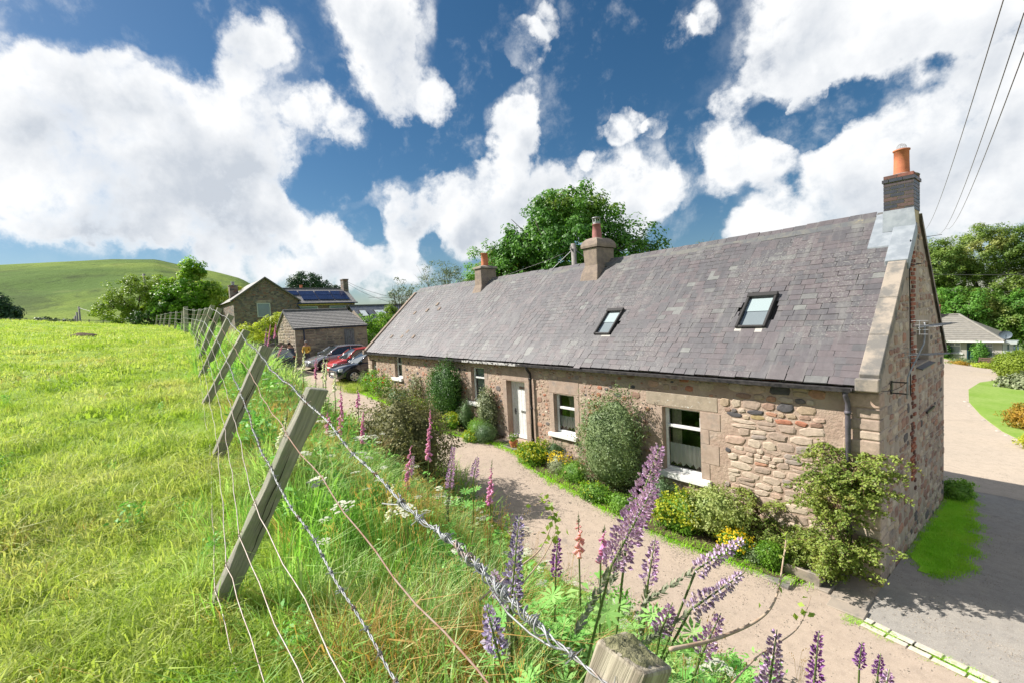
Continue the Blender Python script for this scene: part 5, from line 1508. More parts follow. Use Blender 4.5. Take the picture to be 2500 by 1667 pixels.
m_.add(vs, [(i*n+k, i*n+(k+1) % n, (i+1)*n+(k+1) % n, (i+1)*n+k) for i in range(3) for k in range(n)])
m_.tube([(dx, BUY+1, dz), (dx, BUY+1.1, dz-.9)], .04, 6); m_.tube([(dx, BUY+.95, dz-.3), (dx+.1, BUY+.4, dz-.1)], .02, 5)
m_.build('satellite_dish', pmat('dish_grey', (.10, .13, .16), rough=.5), bun)

# ------------------------------------------------------------------ parked cars
def carpaint(name, c, rough=.22, metal=.0):
    return pmat(name, c, rough=rough, metal=metal, spec=.6, coat=1.0)
M['tyre'] = pmat('tyre_rubber', (.015, .015, .016), rough=.85)
M['alloy'] = pmat('alloy_rim', (.55, .56, .58), rough=.3, metal=.7)
M['carglass'] = pmat('car_glass', (.03, .04, .045), rough=.03, spec=.9, coat=1.0)
M['lamp'] = pmat('headlamp', (.55, .58, .60), rough=.08, spec=.8, coat=1.0)
M['plate'] = pmat('number_plate', (.72, .72, .70), rough=.5)
M['trim'] = pmat('black_trim', (.02, .02, .022), rough=.5)
M['redlamp'] = pmat('rear_lamp', (.35, .02, .02), rough=.2, coat=1.0)
def car(name, label, loc, rotz, paint, Lc=4.3, Wc=1.74, Hc=1.46, hood=.30, belt=.92, clear=.2, wheel=.31, nose=.62, suv=False, cab=(.24, .43, .80, .97)):
    t = thing(name, label, 'car', loc, local=True, rotz=rotz, group='cars parked beyond the cottage gable')
    w = Wc/2
    # body stations: x (front at +), bottom, top, half width
    st = [(.500, .32, nose*.84, .70), (.492, .24, nose*.96, .82), (.46, clear, nose*1.05, .93), (.38, clear, nose*1.20, .985), (.27, clear, belt*.97, 1.0), (.12, clear, belt, 1.0), (-.12, clear, belt*1.02, 1.0), (-.30, clear, belt*1.05, .995),
          (-.42, clear, belt*1.07, .97), (-.475, clear+.04, belt*1.04, .90), (-.497, .34, belt*.94, .80)]
    m_ = MB(); rings = []
    for (fx, zb, zt, fw) in st:
        x = fx*Lc; ww = w*fw
        half = [(0, zb), (ww*.86, zb), (ww*.985, zb+.10), (ww, zb+(zt-zb)*.45), (ww*.985, zb+(zt-zb)*.72), (ww*.94, zt-.03), (ww*.80, zt+.008), (0, zt+.035)]
        ring = [(x, y, z) for y, z in half]+[(x, -y, z) for y, z in half[-2:0:-1]]
        rings.append(ring)
    n = len(rings[0]); vs = [p for r_ in rings for p in r_]; fs = []
    for i in range(len(rings)-1):
        for k in range(n): fs.append((i*n+k, i*n+(k+1) % n, (i+1)*n+(k+1) % n, (i+1)*n+k))
    fs.append(tuple(range(n))); fs.append(tuple((len(rings)-1)*n+k for k in reversed(range(n))))
    m_.add(vs, fs)
    body = m_.build('body', paint, t, smooth=True)
    sb = body.modifiers.new('sub', 'SUBSURF'); sb.levels = 1; sb.render_levels = 2
    # cabin
    c0, c1, c2, c3 = cab          # bonnet edge, roof front, roof rear, tail as fraction from the nose
    xf, xr0, xr1, xb = [Lc*(.5-f) for f in (c0, c1, c2, c3)]
    rt = Hc; wb, wr = w*.90, w*.70
    gh = [[(xf, 0, belt), (xf-.06, wb, belt-.01)], [(xr0+.02, 0, rt-.02), (xr0, wr, rt-.075)], [((xr0+xr1)/2, 0, rt+.02), ((xr0+xr1)/2, wr*1.03, rt-.03)], [(xr1, 0, rt-.03), (xr1, wr*.98, rt-.08)], [(xb, 0, belt+.05), (xb+.06, wb*.95, belt+.02)]]
    roofm = MB()
    top = []
    for a in (1, 2, 3):
        p, q = gh[a]
        top.append([(q[0], q[1], q[2]), (q[0], q[1]*.86, q[2]+.045), (p[0], 0, p[2]+.02), (q[0], -q[1]*.86, q[2]+.045), (q[0], -q[1], q[2])])
    for i in range(2):
        for k in range(4): roofm.add([top[i][k], top[i][k+1], top[i+1][k+1], top[i+1][k]], [(0, 1, 2, 3)])
    F = lambda s: (xf-.06, s*wb, belt-.01); RF = lambda s: (xr0, s*wr, rt-.075); RR = lambda s: (xr1, s*wr*.98, rt-.08); B = lambda s: (xb+.06, s*wb*.95, belt+.02); MR = lambda s: ((xr0+xr1)/2, s*wr*1.03, rt-.03)
    for s in (-1, 1):
        roofm.tube([F(s), RF(s), MR(s), RR(s), B(s)], .04, 6)
        mid = ((xr0+xr1)/2-.05, s*w*.905, belt); mt = ((xr0+xr1)/2-.05, s*wr*1.02, rt-.05)
        roofm.tube([mid, mt], .035, 6)
    roofm.build('roof', paint, t, smooth=True)
    g = MB(); g.add([F(1), F(-1), RF(-1), (xr0+.02, 0, rt-.03), RF(1)], [(0, 1, 2, 3, 4)]); g.build('windscreen', M['carglass'], t)
    g = MB(); g.add([B(-1), B(1), RR(1), (xr1, 0, rt-.04), RR(-1)], [(0, 1, 2, 3, 4)]); g.build('rear_window', M['carglass'], t)
    for s in (-1, 1):
        g = MB(); g.add([F(s), RF(s), MR(s), RR(s), B(s)], [(0, 1, 2, 3, 4)]); g.build('side_window', M['carglass'], t)
        mm = MB(); mm.obox((xf-.22, s*(w+.06), belt+.07), (.06, 0, 0), (0, .09, 0), (0, 0, .055)); mm.build('mirror', paint, t, bevel=.02, segs=2)
        # lamps
        hl = MB(); hx = Lc*.462; hl.obox((hx, s*w*.72, nose*.92), (.09, -s*.045, 0), (s*.02*s, .17*s*s, 0), (-.03, 0, .085)); hl.build('headlight', M['lamp'], t, bevel=.03, segs=2)
        rl = MB(); rl.obox((-Lc*.478, s*w*.76, belt*.92), (.04, 0, 0), (0, .12, 0), (0, 0, .12)); rl.build('rear_light', M['redlamp'], t, bevel=.02)
        dl = MB(); dl.tube([(xf-.16, s*w*1.001, belt-.06), (xf-.14, s*w*1.006, .5), (xf-.2, s*w*.995, .27)], .006, 4); dl.tube([((xr0+xr1)/2-.05, s*w*1.003, belt-.06), ((xr0+xr1)/2-.05, s*w*1.008, .5), ((xr0+xr1)/2-.05, s*w*.995, .27)], .006, 4); dl.build('door_gap', M['trim'], t)
        hd = MB(); hd.obox(((xr0+xr1)/2+.12, s*w*1.0, belt-.12), (.09, 0, 0), (0, .015, 0), (0, 0, .015)); hd.build('door_handle', paint, t)
    gr_ = MB(); gr_.obox((Lc*.492, 0, nose*.80), (.02, 0, 0), (0, w*.42, 0), (0, 0, .06)); gr_.build('grille', M['trim'], t, bevel=.015)
    gr_ = MB(); gr_.obox((Lc*.487, 0, .34), (.03, 0, 0), (0, w*.58, 0), (0, 0, .07)); gr_.build('bumper_intake', M['trim'], t, bevel=.02)
    pl = MB(); pl.obox((Lc*.503, 0, nose*.60+.05), (.008, 0, 0), (0, .26, 0), (0, 0, .055)); pl.build('number_plate', M['plate'], t)
    for fx in (.31, -.30):
        for s in (-1, 1):
            cx, cy, cz = fx*Lc, s*(w-.09), wheel
            a_ = MB(); ringp = [(cx+(wheel+.06)*math.cos(q), cy+s*.098, cz+(wheel+.06)*math.sin(q)) for q in np.linspace(-.25, math.pi+.25, 22)]
            a_.add(ringp+[(cx, cy+s*.098, cz-.12)], [tuple(range(23))]); a_.tube(ringp, .022, 5)
            a_.build('wheel_arch', M['trim'], t)
            wl = MB(); n = 26; prof = [(wheel*.62, -.10), (wheel*.93, -.10), (wheel, -.05), (wheel, .05), (wheel*.93, .10), (wheel*.66, .105)]
            vs = []
            for r_, o_ in prof: vs += [(cx+r_*math.cos(2*math.pi*k/n), cy+s*o_+s*.015, cz+r_*math.sin(2*math.pi*k/n)) for k in range(n)]
            wl.add(vs, [(i*n+k, i*n+(k+1) % n, (i+1)*n+(k+1) % n, (i+1)*n+k) for i in range(len(prof)-1) for k in range(n)])
            wo = wl.build('wheel', M['tyre'], t, smooth=True)
            rm = MB()
            for k in range(6):
                a = k*math.pi/3; rm.obox((cx+wheel*.33*math.cos(a), cy+s*.108, cz+wheel*.33*math.sin(a)), (wheel*.32*math.cos(a), 0, wheel*.32*math.sin(a)), (-.045*math.sin(a), 0, .045*math.cos(a)), (0, .014, 0))
            rp = [(cx+wheel*.63*math.cos(q), cy+s*.108, cz+wheel*.63*math.sin(q)) for q in np.linspace(0, 2*math.pi, 26)]
            rm.tube(rp, .022, 5); rm.build('rim', M['alloy'], wo)
            bk_ = MB(); bk_.add([(cx+wheel*.62*math.cos(2*math.pi*k/n), cy+s*.09, cz+wheel*.62*math.sin(2*math.pi*k/n)) for k in range(n)], [tuple(range(n))]); bk_.build('brake_disc', M['trim'], wo)
    if suv:
        r_ = MB()
        for s in (-1, 1): r_.tube([(xr0-.15, s*wr*.9, rt+.0), (xr0-.25, s*wr*.92, rt+.06), (xr1+.2, s*wr*.92, rt+.05), (xr1+.1, s*wr*.9, rt-.02)], .018, 6)
        r_.build('roof_rails', M['trim'], t)
    return t
rot = R(-90)     # noses toward the lane
def cz(x, y): return float(low(np.array(x), np.array(y)))
car('silver_car', 'silver hatchback parked nearest the stone barn', (-28.9, .72, cz(-28.9, 0)), rot+R(5), carpaint('silver_paint', (.42, .43, .47), .25, .55), 4.45, 1.78, 1.44)
car('red_car', 'small red hatchback parked between silver and black cars', (-26.2, .95, cz(-26.2, 0)), rot+R(3), carpaint('red_paint', (.52, .035, .03), .2), 3.6, 1.6, 1.52, nose=.72, belt=.95, cab=(.22, .42, .85, .985), wheel=.28)
car('black_suv', 'glossy blue-black sport utility car nosing out past the cottage wall', (-23.65, .72, cz(-23.65, 0)), rot+R(2), carpaint('black_paint', (.008, .012, .026), .12), 4.35, 1.82, 1.62, nose=.82, belt=1.05, clear=.24, wheel=.35, suv=True, cab=(.25, .44, .84, .985))
car('dark_car', 'dark car with pale roof half hidden by foxgloves beside the barn', (-29.9, -3.15, cz(-29.9, -3)), R(188), carpaint('dark_blue_paint', (.02, .03, .05), .15), 4.2, 1.72, 1.45)

# ------------------------------------------------------------------ two people by the barn
def clothmat(name, legs, torso, skin, zt=.56, zn=.835):
    m, t, p = base_mat(name)
    g = t.node('ShaderNodeTexCoord').outputs['Generated']
    sp = t.node('ShaderNodeSeparateXYZ'); t.l.new(g, sp.inputs[0])
    t.l.new(t.ramp(sp.outputs['Z'], [(0, legs), (zt-.03, legs), (zt, torso), (zn-.02, torso), (zn, skin), (1, skin)], 'CONSTANT'), p.inputs['Base Color'])
    p.inputs['Roughness'].default_value = .85
    return m
def person(label, loc, rotz, mat, hair, bend=0.0):
    t = thing('person', label, 'person', loc, local=True, rotz=rotz)
    J = {'pel': (0, 0, .92, .135), 'wai': (.01+bend*.1, 0, 1.08, .125), 'che': (.02+bend*.25, 0, 1.30, .15), 'nek': (.01+bend*.36, 0, 1.47, .058), 'hd0': (.03+bend*.42, 0, 1.56, .085), 'hd1': (.03+bend*.46, 0, 1.67, .088)}
    E_ = [('pel', 'wai'), ('wai', 'che'), ('che', 'nek'), ('nek', 'hd0'), ('hd0', 'hd1')]
    for s, n in ((-1, 'r'), (1, 'l')):
        J['sh'+n] = (bend*.3, s*.18, 1.40, .068); J['el'+n] = (.06+bend*.3, s*.25, 1.14, .05); J['wr'+n] = (.24+bend*.3, s*.17, 1.02, .035); J['ha'+n] = (.31+bend*.3, s*.14, 1.02, .036)
        J['hi'+n] = (0, s*.10, .86, .10); J['kn'+n] = (.03, s*.11, .48, .065); J['an'+n] = (0, s*.11, .09, .045); J['to'+n] = (.14, s*.12, .045, .04)
        E_ += [('che', 'sh'+n), ('sh'+n, 'el'+n), ('el'+n, 'wr'+n), ('wr'+n, 'ha'+n), ('pel', 'hi'+n), ('hi'+n, 'kn'+n), ('kn'+n, 'an'+n), ('an'+n, 'to'+n)]
    names = list(J); me = bpy.data.meshes.new('body'); me.from_pydata([J[k][:3] for k in names], [(names.index(a), names.index(b)) for a, b in E_], [])
    me.materials.append(mat); o = bpy.data.objects.new('body', me); link(o, t)
    o.modifiers.new('skin', 'SKIN'); ss = o.modifiers.new('sub', 'SUBSURF'); ss.levels = 1; ss.render_levels = 2
    for i, k in enumerate(names):
        sv = me.skin_vertices[0].data[i]; sv.radius = (J[k][3], J[k][3]*(1.25 if k in ('che', 'pel', 'wai') else 1)); sv.use_root = (k == 'pel')
    hb = J['hd1']; hm = MB(); hm.lathe([(.085, -.06), (.102, 0), (.10, .05), (.07, .095), (.01, .112)], (hb[0]-.02, 0, hb[2]), 14); hm.build('hair', pmat('hair_'+label[:6], hair, tuple(c*.7 for c in hair), 40, .8), t, smooth=True)
    # face: nose, eyes, ears as one small piece each side
    f = MB(); f.obox((hb[0]+.092, 0, hb[2]-.05), (.02, 0, 0), (0, .012, 0), (0, 0, .022))
    for s in (-1, 1): f.obox((hb[0]+.0, s*.088, hb[2]-.05), (.02, 0, 0), (0, .008, 0), (0, 0, .03))
    f.build('nose_and_ears', pmat('skin', (.42, .24, .17), rough=.6), t, bevel=.006)
    e = MB()
    for s in (-1, 1): e.obox((hb[0]+.084, s*.034, hb[2]-.02), (.006, 0, 0), (0, .012, 0), (0, 0, .006))
    e.build('eyes', M['trim'], t)
    return t
person('grey-haired person in a bright yellow top standing by the barn downpipe', (-30.05, -.95, cz(-30, -1)), R(-35), clothmat('yellow_top_clothes', (.10, .09, .10), (.62, .37, .06), (.42, .24, .17)), (.30, .27, .25))
person('person in dark clothing leaning beside the dark car', (-29.6, -1.9, cz(-29.6, -2)), R(200), clothmat('dark_clothes', (.02, .02, .03), (.05, .06, .08), (.40, .23, .16)), (.05, .035, .03), bend=.8)

# ------------------------------------------------------------------ kerb setts, corner slabs, trough, pot
kr = random.Random(9)
M['sett'] = pmat('pale_kerb_setts', (.60, .55, .48), (.48, .43, .36), 9, .9, c3=(.72, .70, .66), s3=14, t3=(.55, .7), bmp=.5, bscale=40)
kerb = thing('kerb', 'double row of pale stone setts edging the drive', 'kerb', (.8, -1.4, 0))
for row in (0, 1):
    x = -.1+.14*row
    while x < 4.5:
        ln = kr.uniform(.20, .36)
        y = -1.205-.165*x-row*.15
        s_ = MB(); c = Vector((x+ln/2, y-.165*ln/2, float(zroad(np.array(x)))+.008)); dv = Vector((1, -.165, 0)).normalized(); nv = Vector((.165, 1, 0)).normalized()
        wv = kr.uniform(.052, .060)*(1 if row == 0 else .8)
        s_.obox(c+nv*kr.uniform(-.008, .008), dv*(ln/2-.008), nv*wv, (kr.uniform(-.004, .004), 0, .009))
        if row == 0 or kr.random() < .8: s_.build('sett', M['sett'], kerb, bevel=.008, segs=2)
        x += ln
slabs = [(-.95, -.50, -.95, -.5), (-.48, .02, -.98, -.52), (-.45, .06, -1.28, -1.0), (-1.6, -.97, -1.35, -1.02)]
for i, (a, b, c, d) in enumerate(slabs):
    s_ = MB(); s_.box(a, b, c, d, -.1, float(zroad(np.array((a+b)/2)))+.022+.004*i); o = s_.build('paving_slab', M['skewstone'], None, bevel=.01)
    tag(o, ['worn buff slab below the trough', 'buff paving slab at the foot of the gable corner', 'cracked buff slab where the kerb meets the corner', 'narrow slab edging the lane below the box ball'][i], 'paving slab', 'slabs at the cottage corner')
m_ = MB(); tx0, tx1, ty0, ty1, tz = -1.32, -.62, -.92, -.62, .06
loft(m_, [ringbox(tx0+.03, tx1-.03, ty0+.03, ty1-.03, tz), ringbox(tx0, tx1, ty0, ty1, tz+.24), ringbox(tx0+.04, tx1-.04, ty0+.04, ty1-.04, tz+.24), ringbox(tx0+.06, tx1-.06, ty0+.06, ty1-.06, tz+.18)])
tag(m_.build('stone_trough', M['skewstone'], None, bevel=.012), 'weathered stone trough planter beside the gable corner shrub', 'planter')
pot_c = (-9.32, -.48, .745)
ft = thing('flower_pot', 'terracotta flower pot with violet flowers beside the front step', 'flower pot', pot_c)
m_ = MB(); m_.lathe([(.085, 0), (.125, .20), (.145, .20), (.145, .26), (.125, .26), (.11, .22)], pot_c, 20, cap=False); m_.build('pot', M['terracotta'], ft, smooth=False)
# molehill out in the pasture
def blob(name, c, rx, ry, rz, mat, seed, parent=None, n=18, m=9, amp=.25):
    r_ = random.Random(seed); V = []; F = []
    for i in range(m+1):
        th = math.pi/2*i/m
        for k in range(n):
            a = 2*math.pi*k/n; q = 1+amp*mnoise.noise(Vector((math.cos(a)*1.5+seed, math.sin(a)*1.5, th*2)))
            V.append((c[0]+rx*q*math.cos(a)*math.cos(th), c[1]+ry*q*math.sin(a)*math.cos(th), c[2]+rz*math.sin(th)*q))
    for i in range(m):
        for k in range(n): F.append((i*n+k, i*n+(k+1) % n, (i+1)*n+(k+1) % n, (i+1)*n+k))
    return mesh_np(name, V, F, mat, parent, smooth=True)
tag(blob('molehill', (-21.3, -11.15, Hs(-21.3, -11.15)-.02), .62, .45, .17, M['soil'], 4), 'dark earth molehill out in the pasture', 'molehill')

# ------------------------------------------------------------------ poles and overhead lines
M['pole'] = pmat('grey_pole', (.30, .28, .26), (.22, .20, .19), 6, .9)
def tpole(name, label, x, y, z0, z1, r, grp=None, bars=()):
    t = thing(name, label, 'utility pole', (x, y, z0), group=grp)
    m_ = MB(); m_.tube([(x, y, z0-.5), (x, y, z1)], [r*1.2, r], 8); m_.build('pole', M['pole'], t, smooth=True)
    for (zz_, hl, ax) in bars:
        b_ = MB(); b_.box(x-(hl if ax else .04), x+(hl if ax else .04), y-(.04 if ax else hl), y+(.04 if ax else hl), zz_-.04, zz_+.04)
        for s in (-1, 1): b_.lathe([(.03, 0), (.04, .06), (.02, .12)], (x+(s*hl*.85 if ax else 0), y+(0 if ax else s*hl*.85), zz_+.04), 8)
        b_.build('crossarm', M['pole'], t)
    return t

POLES = [((-13.1, 6.9), 1.0, 8.33, .13, 'grey telegraph pole rising behind the cottage ridge beside the middle chimney')]
tp = tpole('telegraph_pole', POLES[0][4], -13.1, 6.9, .8, 8.33, .12, bars=((8.05, .22, 0),))
m_ = MB(); m_.tube([(-13.1, 6.9, 8.1), (-11.4, 8.4, 6.2)], .012, 4); m_.tube([(-13.1, 6.9, 8.1), (-14.6, 5.6, 6.4)], .012, 4); m_.build('stay_wire', M['steel'], tp)
def overhead(name, label, a, b, s, r=.011, mat='black'):
    m_ = MB(); m_.tube(slack(a, b, s, 22), r, 5); tag(m_.build(name, M[mat], None, smooth=True), label, 'cable', 'overhead lines')
M['sheathed'] = pmat('grey_cable', (.16, .13, .13), rough=.6)
overhead('overhead_cable', 'leftmost of three dark overhead cables above the gable chimney', (1.17, 4.02, 10.72), (-10.0, 71.0, 13.5), 1.1, .011, 'sheathed')
overhead('overhead_cable', 'middle of three dark overhead cables right of the gable chimney', (1.43, 4.31, 10.44), (-8.9, 72.3, 13.1), 1.5, .011, 'sheathed')
overhead('overhead_cable', 'rightmost of three dark overhead cables near the top corner', (1.44, 4.25, 9.67), (-8.1, 73.3, 13.6), 1.1, .011, 'sheathed')
overhead('overhead_cable', 'black cable running level across the trees right of the gable', (-4.6, 30.1, 6.5), (3.2, 16.4, 5.45), .1, .016)
overhead('overhead_cable', 'cable from the telegraph pole to behind the middle chimney', (-13.1, 6.9, 8.15), (-2, 22, 8.0), .5, .014)
overhead('overhead_cable', 'thin cable falling left from the telegraph pole', (-13.1, 6.9, 8.05), (-30, 3.5, 6.9), .7, .012)
overhead('overhead_cable', 'paired lines upper one from the solar house chimney', (-49.5, 8.9, 10.0), (-24, 5.5, 6.2), .5, .016)
overhead('overhead_cable', 'paired lines lower one from the solar house chimney', (-49.5, 8.9, 9.85), (-24, 5.2, 5.8), .6, .016)
for i, (x, y, zt) in enumerate(((-108, -16.9, 10.6), (-149.5, -20.1, 11.4), (-205, -24.4, 12.6), (-260.5, -28.7, 13.9))):
    tpole('telegraph_pole', ['tall wooden pole nearest in a line crossing the valley below the hill', 'second pole of the line crossing the valley', 'third pole of the line crossing the valley', 'smallest and farthest pole of the valley line'][i], x, y, 3.0+i*.6, zt, .14+.05*i, 'valley pole line')
overhead('overhead_cable', 'pale line sagging from the valley pole into the bushes', (-108, -16.9, 10.4), (-75, -9, 7.4), .4, .03, 'steel')
tpole('telegraph_pole', 'short post standing on the hillside above the bushes', -190.9, -6.0, 10, 25.2, .38)
# far field fence in the dip
ff = thing('field_fence', 'faint row of posts and rails in the dip below the hill', 'fence', (-78, -21, 6))
for i in range(9):
    x, y = -76.0-i*.4, -22.2+i*1.35
    m_ = MB(); z = 4.98+.030*math.hypot(x-CAM.x, y-CAM.y)-i*.10; m_.box(x-.07, x+.07, y-.07, y+.07, z-3.5, z+.62); m_.build('post', M['pole'], ff)
m_ = MB()
for q in (.2, .5): m_.tube([(-76.0, -22.2, 4.98+.03*79.0+q), (-79.2, -11.4, 4.98+.03*81.2-.8+q)], .03, 4)
m_.build('rail', M['pole'], ff)

# ------------------------------------------------------------------ foliage
M['bark'] = pmat('bark', (.10, .085, .065), (.06, .05, .04), 8, .95, bmp=.6, bscale=20, bdist=.03)
M['lf_syc'] = leafmat('sycamore_leaf', (.035, .13, .02), (.18, .38, .06), .36, warm=(.26, .30, .07), pscale=.35)
M['lf_light'] = leafmat('bright_leaf', (0.0972, 0.244, 0.0486), (0.244, 0.454, 0.0972), .4, pscale=.5)
M['lf_olive'] = leafmat('olive_leaf', (0.091, 0.111, 0.026), (0.221, 0.221, 0.065), .3, pscale=.5)
M['lf_elder'] = leafmat('elder_leaf', (.045, .17, .015), (.27, .50, .04), .38, warm=(.46, .54, .08), pscale=.45)
M['lf_haw'] = leafmat('hawthorn_leaf', (.11, .20, .025), (.36, .46, .07), .36, pscale=.4)
M['lf_gold'] = leafmat('golden_leaf', (0.246, 0.378, 0.0378), (0.607, 0.62, 0.0853), .4, pscale=.6)
M['lf_pine'] = leafmat('pine_needles', (0.018, 0.0525, 0.027), (0.06, 0.128, 0.0525), .1, pscale=.6)
M['lf_willow'] = leafmat('willow_leaf', (0.078, 0.111, 0.0585), (0.182, 0.227, 0.117), .3, pscale=.6)
M['lf_ash'] = leafmat('ash_leaf', (.03, .10, .014), (.28, .38, .08), .32, warm=(.38, .38, .12), pscale=.28)
M['lf_dark'] = leafmat('dark_evergreen', (.025, .085, .018), (.10, .21, .04), .2, pscale=3)
M['lf_grey'] = leafmat('grey_green_leaf', (.075, .135, .045), (.27, .35, .16), .25, pscale=3)
M['lf_varie'] = leafmat('variegated_leaf', (0.0575, 0.092, 0.0345), (0.391, 0.425, 0.253), .2, pscale=4)
M['lf_fresh'] = leafmat('fresh_green', (0.0972, 0.227, 0.0324), (0.276, 0.47, 0.0728), .4, pscale=2.5)
M['lf_lav'] = leafmat('lavender_leaf', (0.065, 0.13, 0.052), (0.169, 0.26, 0.117), .3, pscale=3)
M['lf_lime'] = leafmat('lime_flowers', (.28, .33, .02), (.52, .52, .05), .35, pscale=4)
M['lf_cream'] = leafmat('cream_variegated', (.15, .24, .04), (.52, .56, .22), .3, pscale=4)
M['lf_cot'] = leafmat('cotoneaster_leaf', (.10, .18, .03), (.38, .46, .10), .38, pscale=2.2, warm=(.46, .42, .13))
M['lf_bank'] = leafmat('bank_shrub_leaf', (.075, .095, .03), (.30, .28, .12), .25, pscale=2.0, rough=.6, spec=.3)
M['lf_hedge'] = leafmat('clipped_hedge', (0.125, 0.2, 0.0187), (0.325, 0.413, 0.05), .3, pscale=1.2)
M['lf_orange'] = leafmat('orange_spirea', (.20, .20, .03), (.48, .28, .04), .35, pscale=1.5)
M['stemgreen'] = leafmat('green_stem', (.08, .13, .03), (.16, .22, .06), .15)
M['stembrown'] = pmat('twig', (.16, .10, .06), (.11, .07, .045), 20, .9)
M['bramble'] = pmat('pale_bramble_stem', (.46, .36, .27), (.36, .25, .17), 20, .8)
FL = {}
for k, a, b in (('purple', (.62, .34, .76), (.88, .70, .93)), ('violet', (.62, .42, .80), (.86, .74, .94)), ('pale', (.38, .28, .66), (.74, .66, .82)), ('dark', (.36, .13, .48), (.60, .30, .68)), ('pink', (.62, .20, .48), (.82, .45, .68)), ('mauve', (.42, .18, .46), (.62, .36, .62)),
                ('white', (.72, .72, .55), (.84, .84, .74)), ('red', (.60, .03, .02), (.75, .08, .05)), ('yellow', (.72, .50, .02), (.85, .66, .05)), ('rose', (.75, .30, .30), (.85, .5, .48))):
    FL[k] = leafmat('petal_'+k, a, b, .3, .6, pscale=30, spec=.2)

def quads(P, N, S, asp, g, droop=None):
    """leaf-shaped quads: base, side, tip, side"""
    n = len(P)
    N = N/np.maximum(np.linalg.norm(N, axis=1, keepdims=True), 1e-6)
    T = g.normal(size=(n, 3))
    if droop is not None: T = T*.6+np.array(droop)
    T -= N*np.sum(T*N, 1, keepdims=True); T /= np.maximum(np.linalg.norm(T, axis=1, keepdims=True), 1e-6)
    B = np.cross(N, T)
    S = S[:, None]
    fold = N*S*.12
    V = np.stack([P-T*S*.5, P+B*S*asp*.5+fold, P+T*S*.5, P-B*S*asp*.5+fold], 1).reshape(-1, 3)
    F = np.arange(4*n).reshape(n, 4)
    return V, F

def crown_leaves(ells, nclump, per, csize, lsize, g, inner=.35, flat=.75, up=.5):
    """ells: list of (centre, radii, weight)"""
    wts = np.array([e[2] for e in ells], float); wts /= wts.sum()
    pick = g.choice(len(ells), nclump, p=wts)
    C_ = np.array([e[0] for e in ells])[pick]; Rr = np.array([e[1] for e in ells])[pick]
    dv = g.normal(size=(nclump, 3)); dv /= np.linalg.norm(dv, axis=1, keepdims=True)
    rad = g.uniform(inner, 1, nclump)**.6
    lump = 1+.16*np.sin(dv[:, 0]*5+C_[:, 0])*np.sin(dv[:, 1]*4+1)*np.cos(dv[:, 2]*5)
    cc = C_+dv*Rr*(rad*lump)[:, None]
    ct = g.uniform(0, 1, nclump)
    idx = np.repeat(np.arange(nclump), per); n = len(idx)
    of = g.normal(size=(n, 3)); of /= np.linalg.norm(of, axis=1, keepdims=True)
    of *= (g.uniform(.15, 1, n)**.45)[:, None]
    sz = csize*g.uniform(.6, 1.35, nclump)[idx]
    P = cc[idx]+of*sz[:, None]*np.array([1, 1, flat])
    N = of*.8+dv[idx]*.5+np.array([0, 0, up])+g.normal(size=(n, 3))*.45
    S = lsize*g.uniform(.65, 1.35, n)
    tint = np.clip(ct[idx]*.6+g.uniform(0, .4, n), 0, .999)
    return P, N, S, tint

def tree(name, label, base, ells, mat, nclump, per, csize, lsize, seed, trunk_r=.2, asp=.7, group=None, cat='tree', inner=.35, flat=.75, droop=None, limbs=7, extra=None):
    g = np.random.default_rng(seed); r_ = random.Random(seed)
    t = thing(name, label, cat, base, group=group)
    m_ = MB(); b = Vector(base)
    cm = Vector(np.mean([e[0] for e in ells], axis=0)); mid = b+(Vector((b.x, b.y, cm.z))-b)*.75+(cm-Vector((b.x, b.y, cm.z)))*.5
    m_.tube([b-Vector((0, 0, .3)), b+(mid-b)*.5+Vector((r_.uniform(-.1, .1), r_.uniform(-.1, .1), 0)), mid], [trunk_r*1.25, trunk_r, trunk_r*.7], 8)
    for k in range(limbs):
        e = ells[k % len(ells)]; dv = Vector((r_.gauss(0, 1), r_.gauss(0, 1), r_.uniform(-.2, 1))).normalized()
        end = Vector(e[0])+Vector((dv.x*e[1][0], dv.y*e[1][1], dv.z*e[1][2]))*.8
        st = b+(mid-b)*r_.uniform(.45, 1)
        m_.tube([st, st+(end-st)*.45+Vector((0, 0, .25)), end], [trunk_r*.5, trunk_r*.3, trunk_r*.08], 6)
        for q in range(2):
            e2 = end+Vector((r_.gauss(0, 1), r_.gauss(0, 1), r_.gauss(0, .7)))*csize*1.5
            m_.tube([st+(end-st)*.6, (st+(end-st)*.6+e2)/2+Vector((0, 0, .1)), e2], [trunk_r*.2, trunk_r*.12, trunk_r*.04], 5)
    m_.build('trunk', M['bark'], t, smooth=True)
    P, N, S, tt = crown_leaves(ells, nclump, per, csize, lsize, g, inner, flat)
    V, F = quads(P, N, S, asp, g, droop)
    mesh_np('crown', V, F, mat, t, tint=tt)
    if extra:
        k, n, s_ = extra
        sel = np.where(N[:, 2]/np.linalg.norm(N, axis=1) > .3)[0]; sel = g.choice(sel, min(n, len(sel)), replace=False)
        V, F = quads(P[sel]+np.array([0, 0, lsize*.4]), np.tile([0, 0, 1.], (len(sel), 1))+g.normal(size=(len(sel), 3))*.2, np.full(len(sel), s_), .9, g)
        mesh_np('blossom', V, F, k, t, tint=g.uniform(0, 1, len(sel)))
    return t

